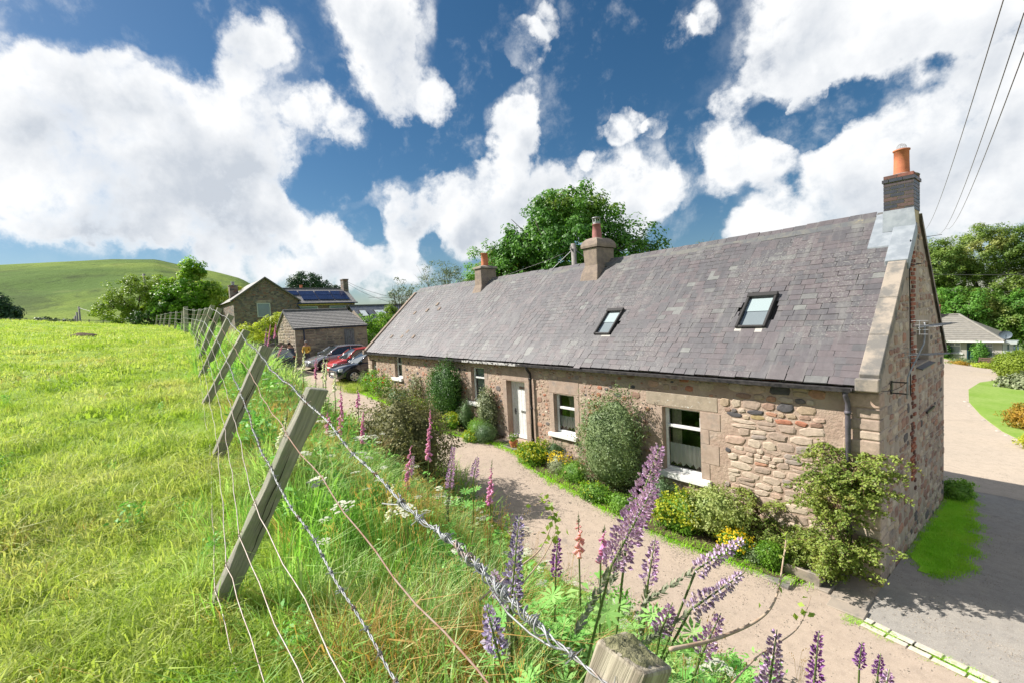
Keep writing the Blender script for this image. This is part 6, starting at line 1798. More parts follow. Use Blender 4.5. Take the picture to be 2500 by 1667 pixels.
# --- trees -------------------------------------------------------------------
tree('sycamore_tree', 'big dark green sycamore rising behind the cottage roof', (-19.1, 12.5, .6), [((-18.9, 12.5, 9.6), (4.0, 4.0, 3.2), 4), ((-21.1, 10.5, 8.0), (2.6, 2.6, 2.7), 1.8), ((-16.3, 15.4, 8.4), (2.6, 2.6, 2.4), 1.6), ((-18.7, 12.8, 11.5), (2.6, 2.6, 1.9), 1.3), ((-19.4, 12.0, 6.6), (3.7, 3.7, 2.0), 1.3), ((-15.2, 17.0, 7.6), (1.7, 1.7, 1.1), .6)], M['lf_syc'], 820, 70, .55, .19, 1, .38, limbs=12)
tree('lime_green_tree', 'pale green young tree showing left of the sycamore', (-27.4, 12.2, .8), [((-27.4, 12.6, 8.6), (1.9, 1.9, 2.0), 2), ((-27.9, 11.7, 7.0), (1.6, 1.6, 1.6), 1)], M['lf_light'], 150, 60, .5, .17, 2, .2)
tree('olive_tree', 'olive tinged tree at the left foot of the sycamore', (-22.8, 10.2, .8), [((-22.6, 10.5, 7.9), (1.9, 1.9, 2.3), 2), ((-21.7, 10.9, 6.6), (1.6, 1.6, 1.5), 1)], M['lf_olive'], 170, 60, .48, .15, 3, .2)
tree('willow_tree', 'wispy windblown grey-green tree left of the far chimney', (-28.0, 8.0, 1.0), [((-27.8, 8.2, 8.3), (1.5, 1.5, 1.5), 2), ((-26.8, 9.2, 7.6), (1.2, 1.2, 1.2), 1)], M['lf_willow'], 60, 26, .42, .16, 4, .09, asp=.35, droop=(.7, .5, .3), inner=.2, limbs=16)
tree('willow_tree', 'thin sparse sapling against the sky at the roof end', (-30.5, 5.6, 1.2), [((-30.2, 5.9, 7.2), (.9, .9, 1.2), 1), ((-29.4, 6.8, 6.9), (.7, .7, .8), .5)], M['lf_willow'], 34, 26, .36, .15, 5, .06, asp=.4, droop=(.7, .5, .3), inner=.2, limbs=12)
tree('willow_tree', 'small tuft of a tree peeping over the ridge right of the sycamore', (-13.6, 18.8, .4), [((-13.3, 19.3, 8.3), (.9, .9, .8), 1)], M['lf_willow'], 24, 26, .35, .15, 6, .08, asp=.4, limbs=8)
tree('elder_tree', 'large bright green elder in flower beyond the fence', (-58.5, -5.2, 5.4), [((-58.3, -5.0, 9.2), (2.9, 2.9, 2.7), 3), ((-58.0, -4.3, 11.9), (1.3, 1.2, 1.2), .7), ((-57.6, -2.8, 8.2), (2.4, 2.3, 2.2), 1.5), ((-58.0, -6.6, 7.5), (2.2, 2.0, 1.8), 1.4)], M['lf_elder'], 420, 60, .5, .22, 7, .25, extra=(M['lf_cream'], 900, .30))
tree('hawthorn_tree', 'wide olive green hawthorn left of the elder', (-60.5, -9.4, 5.6), [((-60.5, -9.2, 8.9), (2.3, 2.7, 2.4), 2), ((-60.5, -11.3, 7.6), (1.8, 1.8, 1.7), 1), ((-60.5, -7.6, 9.6), (1.8, 1.8, 1.8), 1.2)], M['lf_haw'], 280, 60, .42, .17, 8, .2)
tree('elder_bush', 'dark low bush under the hawthorn at the field edge', (-57.5, -8.6, 5.7), [((-57.5, -8.4, 6.6), (1.2, 1.6, 1.0), 1), ((-57.3, -6.2, 6.8), (1.2, 1.6, 1.3), 1.2)], M['lf_dark'], 110, 50, .4, .18, 9, .1, cat='bush')
tree('golden_shrub', 'yellow-green shrub standing against the stone house gable', (-54.5, -.9, 4.8), [((-54.5, -1.0, 8.0), (1.2, 1.2, 1.6), 1.5), ((-54.0, -.1, 7.0), (1.1, 1.1, 1.2), 1)], M['lf_gold'], 150, 55, .36, .17, 10, .1, cat='shrub')
tree('golden_shrub', 'leafy yellow-green shrub covering the wall between house and barn', (-41.5, -.6, 3.6), [((-41.5, .3, 5.4), (1.0, 1.6, .9), 1.5), ((-41.2, -1.8, 4.8), (1.0, 1.4, .9), 1), ((-40.0, -3.0, 4.2), (.9, 1.2, .7), .7)], M['lf_gold'], 170, 50, .34, .15, 11, .08, cat='shrub')
tree('climbing_shrub', 'dark green shrub on the barn gable end', (-36.8, 5.0, 3.2), [((-35.5, 4.9, 4.6), (1.0, 1.0, 1.2), 1), ((-35.0, 6.2, 5.0), (1.0, 1.2, 1.0), 1), ((-34.0, 4.6, 3.6), (.6, .7, 1.0), .7)], M['lf_fresh'], 130, 50, .34, .14, 12, .08, cat='shrub')
tree('rowan_shrub', 'brownish shrub against the outbuilding roof', (-37.0, 8.4, 3.2), [((-37, 8.4, 5.8), (.8, 1.0, .9), 1), ((-36.2, 7.4, 5.3), (.7, .8, .7), .6)], M['lf_haw'], 70, 45, .3, .12, 13, .06, cat='shrub')
tree('pine_tree', 'dark rounded pine above the solar panel roof', (-72, 11.2, 4.0), [((-72.2, 11.2, 11.8), (2.0, 2.7, 1.6), 3), ((-71.0, 13.4, 10.7), (1.4, 1.4, .9), .8), ((-72.0, 9.6, 10.8), (1.2, 1.2, 1.0), .8), ((-69.5, 14.9, 10.6), (.8, 1.0, .6), .4)], M['lf_pine'], 260, 45, .5, .2, 14, .3)
tree('hedge_tree', 'dark tree cut off by the left edge of the picture', (-117, -28.6, 4), [((-117, -29.0, 11.0), (2.5, 3.2, 3.2), 1), ((-117, -26.4, 10.0), (1.6, 1.6, 1.4), .4)], M['lf_pine'], 150, 45, .8, .35, 15, .4)
for i, (x, y, z, s_) in enumerate(((-120, -22.6, 8.4, 1.6), (-121, -19.6, 7.9, 1.3))):
    tree('hill_bush', ['small dark bush on the skyline of the pasture', 'low dark bush right of the skyline bush'][i], (x, y, z-5), [((x, y, z), (s_, s_*1.2, s_*.8), 1)], M['lf_pine'], 40, 40, .5, .3, 20+i, .1, cat='bush', group='bushes below the hill')
# trees behind the bungalow
RT = [((-8.5, 70, -2.4), [((-8.6, 70, 8.6), (3.3, 3.3, 3.4), 2), ((-10, 69, 4), (3.5, 3, 4.2), 1.4)], 'tall tree with reddish tips behind the bungalow chimney'), ((-4.0, 74, -2.6), [((-4.6, 74, 9.9), (3.6, 3.6, 3.6), 2), ((-4, 72.5, 4.0), (4.4, 3.5, 4.6), 1.8)], 'tallest sunlit tree in the middle behind the bungalow'),
      ((.5, 76, -2.6), [((.2, 76, 9.6), (3.8, 3.8, 4.0), 2), ((.8, 73.5, 3.6), (4.6, 3.5, 4.6), 1.8)], 'tall leafy tree at the right edge behind the bungalow'), ((-6.5, 64.5, -2.4), [((-6, 64.5, 2.4), (4.0, 2.4, 3.6), 1), ((-1.5, 65.5, 1.8), (4.0, 2.0, 3.4), 1)], 'dark shaded tree low behind the bungalow roof'), ((2.2, 62, -2.4), [((2.4, 62, 2.2), (3.0, 2.4, 3.0), 1), ((4.5, 61, 4), (2.5, 2.2, 3.5), 1)], 'dark shaded tree beside the bungalow porch'),
      ((4.5, 72, -2.6), [((5, 72, 8), (3.6, 3.6, 4.2), 1)], 'tall tree running out of the picture on the right')]
for i, (b, e, lb) in enumerate(RT):
    tree('ash_tree', lb, b, e, M['lf_ash'] if i not in (3, 4) else M['lf_syc'], 520, 78, .62, .20, 30+i, .35, group='trees behind the bungalow')

# --- shrubs near the cottage ---------------------------------------------------
def shrub(name, label, c, r3, n, ls, mat, seed, group=None, cat='shrub', lump=.2, flowers=None, asp=.6, base=None, core=True, parts=None, up=.35, lf=3.2, droop=None):
    g = np.random.default_rng(seed)
    bz = c[2]-r3[2]*.75 if base is None else base
    t = thing(name, label, cat, (c[0], c[1], bz), group=group)
    dv = g.normal(size=(n, 3)); dv /= np.linalg.norm(dv, axis=1, keepdims=True)
    ph = seed*1.7
    def lumpf(d): return 1+lump*(np.sin(d[:, 0]*lf+ph)*np.sin(d[:, 1]*lf*1.2+ph*2)+.6*np.sin(d[:, 2]*lf*1.9+d[:, 0]*lf*1.6+ph)+.4*np.sin(d[:, 1]*lf*3+d[:, 2]*lf*2.6))
    rad = lumpf(dv)*(1-np.abs(g.normal(size=n))*.13)
    P = np.array(c)+dv*np.array(r3)*rad[:, None]+g.normal(size=(n, 3))*ls*.5
    keep = P[:, 2] > bz-.05
    P, dv = P[keep], dv[keep]; n = len(P)
    N = dv+np.array([0, 0, up])+g.normal(size=(n, 3))*.55
    sz = ls*g.uniform(.55, 1.5, n)
    if lump > .06:     # stray shoots break the outline
        ns = max(10, n//170); sd = g.normal(size=(ns, 3)); sd[:, 2] = np.abs(sd[:, 2])*.9; sd /= np.linalg.norm(sd, axis=1, keepdims=True)
        ln_ = g.uniform(1.04, 1.30, ns); per = 16; u_ = np.tile(np.linspace(.82, 1.0, per), ns)*np.repeat(ln_, per); sdr = np.repeat(sd, per, 0)
        Ps = np.array(c)+sdr*np.array(r3)*(lumpf(sdr)*u_)[:, None]+g.normal(size=(ns*per, 3))*ls*.45
        kp = (Ps[:, 1] < .0) | (Ps[:, 0] > 0); Ps = Ps[kp]; sdr = sdr[kp]
        P = np.vstack([P, Ps]); N = np.vstack([N, sdr*.3+g.normal(size=(len(Ps), 3))]); sz = np.concatenate([sz, ls*g.uniform(.6, 1.2, len(Ps))]); dv = np.vstack([dv, sdr]); n = len(P)
    V, F = quads(P, N, sz, asp, g, droop)
    mesh_np('foliage', V, F, mat, t, tint=np.clip(g.uniform(0, 1, n), 0, .999))
    # woody core so the middle is not empty
    m_ = MB(); r_ = random.Random(seed)
    for k in range(9):
        a = r_.uniform(0, 6.28); q = r_.uniform(.2, .85)
        m_.tube([(c[0]+r_.uniform(-.05, .05), c[1]+r_.uniform(-.05, .05), bz-.05), (c[0]+r3[0]*q*.5*math.cos(a), c[1]+r3[1]*q*.5*math.sin(a), c[2]-r3[2]*.2), (c[0]+r3[0]*q*math.cos(a), c[1]+r3[1]*q*math.sin(a), c[2]+r3[2]*.5)], [.02, .014, .005], 5)
    m_.build('stems', M['stembrown'], t)
    if core:
        nu, nv = 16, 10; Vc = []; Fc = []
        for i in range(nv+1):
            th = -math.pi/2+math.pi*i/nv
            for k in range(nu):
                a = 2*math.pi*k/nu; d = np.array([[math.cos(a)*math.cos(th), math.sin(a)*math.cos(th), math.sin(th)]])
                q = float(lumpf(d)[0])*.74; p = np.array(c)+d[0]*np.array(r3)*q; Vc.append((p[0], p[1], max(p[2], bz-.02)))
        for i in range(nv):
            for k in range(nu): Fc.append((i*nu+k, i*nu+(k+1) % nu, (i+1)*nu+(k+1) % nu, (i+1)*nu+k))
        mesh_np('inner_foliage', Vc, Fc, mat, t, tint=np.zeros(len(Fc)))
    if flowers:
        for (fm, nf, fs, zmin) in flowers:
            sel = np.where(dv[:, 2] > zmin)[0]; sel = g.choice(sel, min(nf, len(sel)), replace=False)
            Pf = P[sel]+dv[sel]*ls*.8
            V, F = quads(np.repeat(Pf, 3, 0)+g.normal(size=(len(Pf)*3, 3))*fs*.35, np.repeat(dv[sel], 3, 0)+g.normal(size=(len(Pf)*3, 3))*.7, fs*g.uniform(.7, 1.2, len(Pf)*3), .85, g)
            mesh_np('flowers', V, F, fm, t, tint=g.uniform(0, .999, len(F)))['kind'] = 'stuff'
    return t
gz = lambda x, y: float(low(np.array(float(x)), np.array(float(y))))
shrub('clipped_shrub', 'tall dark green clipped shrub between the two middle windows', (-13.55, -.42, 2.15), (.98, .55, 1.22), 9000, .055, M['lf_dark'], 41, lump=.10, base=1.0)
shrub('variegated_climber', 'cream speckled climber growing left of the white door', (-11.05, -.22, 1.55), (.42, .30, 1.05), 3600, .05, M['lf_varie'], 42, lump=.16, base=.85)
shrub('fennel_bush', 'soft bright green feathery bush left of the doorstep', (-11.0, -.62, 1.12), (.50, .42, .42), 4200, .035, M['lf_fresh'], 43, lump=.08, asp=.25, base=.8)
shrub('lavender_bush', 'grey-green lavender bush beside the doorstep', (-10.55, -.72, 1.05), (.46, .40, .42), 4200, .045, M['lf_lav'], 44, lump=.08, asp=.2, base=.75)
shrub('rosemary_bush', 'upright green rosemary below the tall window', (-12.0, -.50, 1.45), (.30, .28, .5), 2200, .05, M['lf_lav'], 45, asp=.25, base=.9)
shrub('lady_mantle', 'lime flowered clump in front of the clipped shrub', (-12.5, -.85, 1.22), (.42, .38, .32), 2200, .05, M['lf_fresh'], 46, flowers=[(M['lf_lime'], 260, .05, .1)], base=.9)
shrub('lady_mantle', 'small lime flowered clump between lavender and lane', (-10.9, -1.08, .95), (.30, .22, .18), 1000, .045, M['lf_fresh'], 47, flowers=[(M['lf_lime'], 150, .045, .0)], base=.8)
shrub('lady_mantle', 'yellow-green flowering clump just right of the doorstep', (-8.05, -.78, .86), (.50, .40, .36), 2600, .05, M['lf_fresh'], 48, flowers=[(M['lf_lime'], 480, .055, -.1)], base=.6)
shrub('lavender_bush', 'small grey lavender below the small window', (-7.45, -.45, .95), (.32, .28, .36), 1800, .045, M['lf_lav'], 49, asp=.2, base=.6)
shrub('herb_clump', 'pale silvery clump with yellow flowers below the small window', (-7.0, -.75, .78), (.40, .34, .32), 2200, .045, M['lf_varie'], 50, asp=.25, flowers=[(FL['yellow'], 90, .05, .35)], base=.5)
shrub('herb_clump', 'green spiky clump with a few pink roses beside the lane', (-6.35, -.85, .74), (.42, .34, .30), 2400, .055, M['lf_fresh'], 51, asp=.22, flowers=[(FL['rose'], 8, .07, .2)], base=.45)
shrub('hebe_shrub', 'large grey-green shrub against the wall left of the near window', (-5.35, -.52, 1.62), (.94, .55, 1.32), 14000, .046, M['lf_grey'], 52, lump=.13, base=.38)
shrub('geranium_clump', 'low green clump at the foot of the large shrub', (-5.3, -1.25, .58), (.45, .26, .24), 1600, .055, M['lf_fresh'], 53, base=.38, flowers=[(M['lf_lime'], 40, .04, .1)])
shrub('geranium_clump', 'low leafy clump right of the large shrub beside the lane', (-4.55, -1.2, .50), (.36, .26, .22), 1400, .055, M['lf_fresh'], 54, base=.32)
shrub('dark_bush', 'dark feathery bush below the near window sill', (-4.0, -.45, .66), (.42, .34, .46), 2400, .05, M['lf_lav'], 55, asp=.25, base=.3)
shrub('lady_mantle', 'broad lime flowering clump below the near window', (-3.25, -.95, .55), (.52, .42, .40), 3200, .048, M['lf_fresh'], 56, flowers=[(M['lf_lime'], 620, .05, -.1)], base=.2)
shrub('euonymus_bush', 'cream and green variegated bush right of the near window', (-2.62, -.62, .72), (.66, .46, .52), 4200, .055, M['lf_cream'], 57, lump=.2, base=.2)
shrub('marigold_clump', 'bright yellow flower clump at the end of the bed', (-2.02, -.98, .40), (.26, .22, .20), 900, .045, M['lf_fresh'], 58, flowers=[(FL['yellow'], 130, .05, -.1)], base=.15)
shrub('blue_herb', 'low silvery blue herb with violet flowers near the box ball', (-1.72, -.92, .26), (.28, .24, .18), 1100, .04, M['lf_grey'], 59, flowers=[(FL['violet'], 12, .045, .2)], base=.1)
shrub('box_ball', 'small clipped bright green ball beside the trough', (-1.42, -.90, .36), (.27, .26, .26), 3600, .032, leafmat('box_leaf', (.05, .14, .012), (.18, .34, .03), .3, pscale=5), 60, lump=.04, base=.1)
shrub('climbing_rose', 'sparse climbing rose left of the third window', (-16.4, -.2, 2.05), (.45, .2, .55), 700, .07, M['lf_varie'], 61, core=False, base=1.3, lump=.35)
shrub('poppy_clump', 'leafy clump with red poppies at the far end of the bed', (-20.4, -.55, 2.0), (.6, .42, .62), 2000, .075, M['lf_fresh'], 62, flowers=[(FL['red'], 9, .11, .2)], base=1.55, lump=.3, core=False)
shrub('poppy_clump', 'tall leafy clump with orange-red poppies below the second window', (-19.0, -.62, 1.85), (.7, .42, .58), 2200, .075, M['lf_fresh'], 63, flowers=[(FL['red'], 8, .10, .2), (FL['yellow'], 5, .07, .1)], base=1.45, lump=.3, core=False)
shrub('herb_clump', 'mixed green clump between second and third windows', (-17.3, -.62, 1.58), (.75, .4, .4), 2200, .06, M['lf_lav'], 64, base=1.3, lump=.3)
shrub('herb_clump', 'grassy herb clump below the third window', (-15.6, -.65, 1.42), (.7, .4, .36), 2000, .06, M['lf_fresh'], 65, base=1.15, asp=.3, flowers=[(FL['yellow'], 8, .05, .1)])
shrub('herb_clump', 'green tuft hard by the cottage far corner', (-21.5, -.5, 2.0), (.42, .3, .5), 1200, .07, M['lf_grey'], 66, base=1.6, asp=.25, core=False)
shrub('bank_shrub', 'large bronze-green shrub on the bank opposite the door', (-8.6, -4.75, 1.85), (1.42, 1.2, 1.30), 22000, .055, M['lf_bank'], 67, lump=.22, base=.75, lf=3.8)
# planting in the pot
gp = np.random.default_rng(70); Pq = np.array([pot_c[0], pot_c[1], pot_c[2]+.36])+gp.normal(size=(420, 3))*np.array([.07, .07, .06])
V, F = quads(Pq, gp.normal(size=(420, 3))+np.array([0, 0, .5]), np.full(420, .045), .5, gp); mesh_np('foliage', V, F, M['lf_fresh'], ft, tint=gp.uniform(0, .99, 420))
Pq = np.array([pot_c[0], pot_c[1], pot_c[2]+.43])+gp.normal(size=(60, 3))*np.array([.08, .08, .03]); V, F = quads(Pq, gp.normal(size=(60, 3)), np.full(60, .035), .8, gp); mesh_np('flowers', V, F, FL['violet'], ft, tint=gp.uniform(0, .99, 60))
# bungalow garden
shrub('dome_hedge', 'large clipped lime green dome bush in front of the bungalow porch', (-.35, 42.6, -.72), (1.45, 1.3, 1.12), 9000, .11, M['lf_hedge'], 71, lump=.03, base=-1.75)
shrub('hosta_bed', 'low cream edged hosta clump in front of the dome bush', (.75, 34.8, -1.12), (1.75, 1.0, .66), 3000, .20, M['lf_varie'], 72, lump=.12, base=-1.4)
shrub('spirea_bush', 'orange and yellow bush by the edge of the lawn', (1.15, 19.4, -.45), (.85, .8, .62), 4200, .085, M['lf_orange'], 73, lump=.1, base=-.95)
shrub('yellow_bush', 'low bright yellow bush at the drive edge', (1.55, 15.2, -.50), (.62, .55, .32), 2600, .06, M['lf_lime'], 74, base=-.75)
shrub('wall_rose', 'dark climbing shrub left of the bungalow window', (CAM.x+(-3.35-CAM.x)*SB, BUY-.4, -.75), (.5, .4, 1.0), 1200, .14, M['lf_dark'], 75, lump=.25, base=-2)
shrub('wall_climber', 'tall climber over the bungalow doorway', (CAM.x+(-1.62-CAM.x)*SB, BUY-.5, -.75), (.6, .45, 1.1), 1500, .13, M['lf_syc'], 76, lump=.2, base=-2)
shrub('rockery_plant', 'grey-green mound in the bungalow rockery', (CAM.x+(-2.35-CAM.x)*SB, 49.5, -1.35), (1.1, .7, .38), 900, .12, M['lf_grey'], 77, base=-1.9)
shrub('rockery_plant', 'golden mound left of the rockery stones', (CAM.x+(-2.65-CAM.x)*SB+.3, 47.5, -1.4), (.9, .6, .42), 900, .11, M['lf_orange'], 78, base=-1.85)
shrub('rockery_plant', 'yellow mound right of the rockery stones', (CAM.x+(-1.3-CAM.x)*SB, 47.8, -1.45), (.8, .5, .36), 700, .11, M['lf_gold'], 79, base=-1.85)
shrub('hedge_bush', 'rounded bush half hidden at the right edge by the lawn', (2.2, 41, -.6), (1.2, 1.2, 1.3), 1800, .16, M['lf_hedge'], 80, base=-1.7)
shrub('weed_clump', 'bright green weed at the rear corner of the gable', (.22, 6.75, -.18), (.30, .42, .26), 1100, .07, M['lf_fresh'], 81, base=-.42)
# lawn island
lawnp = [(-1.9, 31.0), (-1.35, 25.5), (-.55, 21.5), (.35, 18.0), (1.2, 15.8), (3.5, 14.2), (9, 14), (9, 41), (2, 41), (-.9, 40), (-1.8, 36)]
m_ = MB(); m_.add([(x, y, gz(x, y)+.03) for x, y in lawnp], [tuple(range(len(lawnp)))]); m_.add([(x, y, gz(x, y)+.03) for x, y in lawnp]+[(x, y, gz(x, y)-.05) for x, y in lawnp], [(i, (i+1) % len(lawnp), (i+1) % len(lawnp)+len(lawnp), i+len(lawnp)) for i in range(len(lawnp))])
tag(m_.build('lawn', M['lawn'], None), 'mown lawn island beside the gravel drive', 'lawn', kind='structure')
# edging stones of rockery and lawn
er = random.Random(8)
ORD = ['first', 'second', 'third', 'fourth', 'fifth', 'sixth', 'seventh', 'eighth', 'ninth', 'tenth', 'eleventh']
M['palerock'] = pmat('pale_rock', (.50, .46, .42), (.38, .34, .30), 6, .9)
def rock(c, r, label, grp):
    m_ = MB(); n = 8; vs = []
    for i, (zf_, rf_) in enumerate(((0, .9), (.45, 1.05), (.85, .75), (1.0, .3))):
        for k in range(n): vs.append((c[0]+r*rf_*er.uniform(.8, 1.15)*math.cos(6.283*k/n), c[1]+r*.8*rf_*er.uniform(.8, 1.15)*math.sin(6.283*k/n), c[2]+r*.85*zf_))
    m_.add(vs, [(i*n+k, i*n+(k+1) % n, (i+1)*n+(k+1) % n, (i+1)*n+k) for i in range(3) for k in range(n)]+[tuple(3*n+k for k in range(n))])
    tag(m_.build('rock', M['palerock'], None), label, 'rock', grp)
for k in range(11):
    x = CAM.x+(-2.05+k*.10-CAM.x)*SB*.93; rock((x, 46.6+er.uniform(-.3, .3), -1.9), er.uniform(.16, .3), ORD[k]+' pale rockery stone counted from the bungalow barrel planter', 'rockery stones')
for k in range(9):
    u = k/9*3.0; i = int(u); a, b = lawnp[1+i], lawnp[2+i]; x, y = a[0]+(b[0]-a[0])*(u-i), a[1]+(b[1]-a[1])*(u-i)
    rock((x-.12, y-.1, gz(x, y)-.03), er.uniform(.07, .12), ORD[8-k]+' small edging stone along the lawn counted from the near end', 'lawn edging stones')
# bench and barrel planter by the bungalow
bx0 = CAM.x+(-1.55-CAM.x)*SB; bn = thing('garden_bench', 'weathered wooden bench in front of the bungalow', 'bench', (bx0+.7, 49.6, -1.95)); M['benchwood'] = pmat('bench_wood', (.20, .13, .10), (.14, .09, .07), 9, .8)
for k in range(4): m_ = MB(); m_.box(bx0, bx0+1.5, 49.4+k*.12, 49.5+k*.12, -1.5, -1.46); m_.build('seat_slat', M['benchwood'], bn)
for k in range(3): m_ = MB(); m_.box(bx0, bx0+1.5, 49.9, 49.94, -1.35+k*.16, -1.24+k*.16); m_.build('back_slat', M['benchwood'], bn)
for x in (bx0, bx0+1.44):
    for (ya, zt) in ((49.38, -1.2), (49.88, -.88)): m_ = MB(); m_.box(x-.04, x+.04, ya, ya+.07, -2.0, zt); m_.build('leg', M['benchwood'], bn)
    m_ = MB(); m_.box(x-.05, x+.05, 49.34, 49.9, -1.22, -1.17); m_.build('armrest', M['benchwood'], bn)
bt = thing('barrel_planter', 'half barrel planter with flowers by the bungalow drive', 'planter', (CAM.x+(-2.8-CAM.x)*SB, 46.5, -1.9)); bc = bt.location
m_ = MB(); m_.lathe([(.30, 0), (.38, .25), (.36, .5), (.32, .5)], bc, 18); m_.build('barrel', M['pole'], bt); m_ = MB(); m_.lathe([(.375, 0), (.385, .05)], (bc[0], bc[1], bc[2]+.12), 18, cap=False); m_.lathe([(.378, 0), (.378, .05)], (bc[0], bc[1], bc[2]+.36), 18, cap=False); m_.build('hoop', M['blackiron'], bt)
Pq = np.array([bc[0], bc[1], bc[2]+.6])+gp.normal(size=(160, 3))*np.array([.2, .2, .1]); V, F = quads(Pq, gp.normal(size=(160, 3)), np.full(160, .12), .6, gp); mesh_np('foliage', V, F, M['lf_fresh'], bt, tint=gp.uniform(0, .99, 160))

# --- arching shrub on the gable corner -------------------------------------------
def spray_shrub(name, label, bases, n, seed, mat, lr=(.8, 1.6), ls=.05, per=70, cat='shrub', aim=None, droopk=.9):
    g = np.random.default_rng(seed); r_ = random.Random(seed)
    t = thing(name, label, cat, bases[0]); m_ = MB(); AP, AN, AS = [], [], []
    for k in range(n):
        b = Vector(bases[r_.randrange(len(bases))]); a = r_.uniform(0, 6.283)
        dv = Vector((math.cos(a), math.sin(a)*.75, 0))
        if aim and r_.random() < aim[1]: dv = (Vector(aim[0])+dv*.6)
        dv.normalize()
        ln = r_.uniform(*lr); rise = r_.uniform(.25, 1.0)*ln
        pts = []
        for q in range(9):
            u = q/8
            p = b+dv*ln*.75*u**1.1+Vector((0, 0, rise*(1.9*u-droopk*1.55*u*u)))
            p.y = min(p.y, .0-.04) if p.x < 0 else p.y
            if p.y > -.02 and p.x < .06: p.x = .06
            pts.append(p)
        m_.tube(pts, [.012*(1-.85*q/8) for q in range(9)], 4)
        # side sprigs hanging off the branch
        for q in range(10):
            u = r_.uniform(.25, 1.0); i = min(7, int(u*8)); p = pts[i]+(pts[i+1]-pts[i])*(u*8-i)
            sd = Vector((r_.gauss(0, 1), r_.gauss(0, 1), -.5)).normalized(); sl_ = r_.uniform(.08, .24)
            m_.tube([p, p+sd*sl_], .003, 3)
            for w in range(per//10):
                f = r_.uniform(0, 1); AP.append(p+sd*sl_*f+Vector((r_.gauss(0, .014), r_.gauss(0, .014), r_.gauss(0, .014)))); AN.append((r_.gauss(0, .6), r_.gauss(0, .6)-.3, 1)); AS.append(ls*r_.uniform(.6, 1.3))
        for w in range(per//2):
            u = r_.uniform(.15, 1.0); i = min(7, int(u*8)); p = pts[i]+(pts[i+1]-pts[i])*(u*8-i); AP.append(p+Vector((r_.gauss(0, .02), r_.gauss(0, .02), r_.gauss(0, .02)))); AN.append((r_.gauss(0, .6), r_.gauss(0, .6)-.3, 1)); AS.append(ls*r_.uniform(.6, 1.3))
    m_.build('branches', M['stembrown'], t)
    V, F = quads(np.array(AP), np.array(AN), np.array(AS), .55, g); mesh_np('foliage', V, F, mat, t, tint=g.uniform(0, .999, len(F)))
    return t
spray_shrub('arching_shrub', 'large arching bronze-green shrub sprawling over the gable corner', [(-.75, -.34, .1), (-.35, -.40, .5), (-.55, -.35, 1.1), (-.25, -.30, 1.5), (-.35, -.32, 1.75), (-.5, -.45, .3)], 170, 90, M['lf_cot'], (.45, 1.2), .050, 110)
spray_shrub('arching_shrub', 'low trailing part of bronze shrub behind the trough', [(-1.3, -.35, .15), (-1.0, -.4, .25), (-.75, -.5, .2)], 80, 91, M['lf_cot'], (.4, .9), .050, 90)
spray_shrub('arching_shrub', 'smaller upright bronze shrub against the rubble wall', [(-1.95, -.25, .25), (-1.9, -.22, .75)], 34, 92, M['lf_cot'], (.45, .95), .042, 80)

# ------------------------------------------------------------------ grass and undergrowth (nobody could count it)
def grassmat(name, stops, pscale, trans=.42, rough=.55, straw=None):
    m, t, p = base_mat(name)
    pos = wpos(t)
    oi = t.node('ShaderNodeObjectInfo').outputs['Random']
    a = t.node('ShaderNodeAttribute', attribute_name='tint').outputs['Fac']
    f = t.math('ADD', t.math('MULTIPLY', t.maprange(t.noise(pos, pscale, 4, .55), .28, .72), .55), t.math('ADD', t.math('MULTIPLY', oi, .2), t.math('MULTIPLY', a, .3)))
    col = t.ramp(f, stops)
    if straw: col = t.mix(t.math('MULTIPLY', t.maprange(t.noise(pos, .42, 5, .62), .46, .68), t.math('ADD', .25, t.math('MULTIPLY', a, .75))), col, straw)
    t.l.new(col, p.inputs['Base Color']); p.inputs['Roughness'].default_value = rough; p.inputs['Specular IOR Level'].default_value = .3
    tr = t.node('ShaderNodeBsdfTranslucent'); t.l.new(t.mix(1.0, col, (1.2, 1.25, .7), 'MULTIPLY'), tr.inputs['Color'])
    mx = t.node('ShaderNodeMixShader'); mx.inputs[0].default_value = trans
    t.l.new(p.outputs[0], mx.inputs[1]); t.l.new(tr.outputs[0], mx.inputs[2]); t.l.new(mx.outputs[0], t.n['Material Output'].inputs[0])
    return m
M['g_field'] = grassmat('pasture_blades', [(0.0, (.18, .31, .035)), (.35, (.31, .43, .06)), (.65, (.45, .53, .15)), (1.0, (.64, .62, .36))], 1.1, straw=(.58, .54, .27))
M['g_bank'] = grassmat('bank_blades', [(0.0, (.16, .38, .05)), (.4, (.28, .52, .11)), (.7, (.46, .62, .24)), (1.0, (.68, .70, .46))], .9)
M['g_dry'] = grassmat('straw_blades', [(0.0, (.28, .20, .05)), (.5, (.50, .30, .10)), (1.0, (.66, .50, .26))], 1.5)
M['g_leaf'] = grassmat('herb_leaves', [(0.0, (.11, .34, .06)), (.5, (.22, .50, .11)), (1.0, (.42, .62, .22))], 1.2, .3)
M['g_umbel'] = grassmat('umbel_flowers', [(0.0, (.45, .46, .36)), (1.0, (.72, .72, .62))], 3, .3)
M['g_moss'] = grassmat('moss_blades', [(0.0, (.25, .56, .03)), (.5, (.38, .68, .06)), (1.0, (.50, .72, .10))], 1.5)

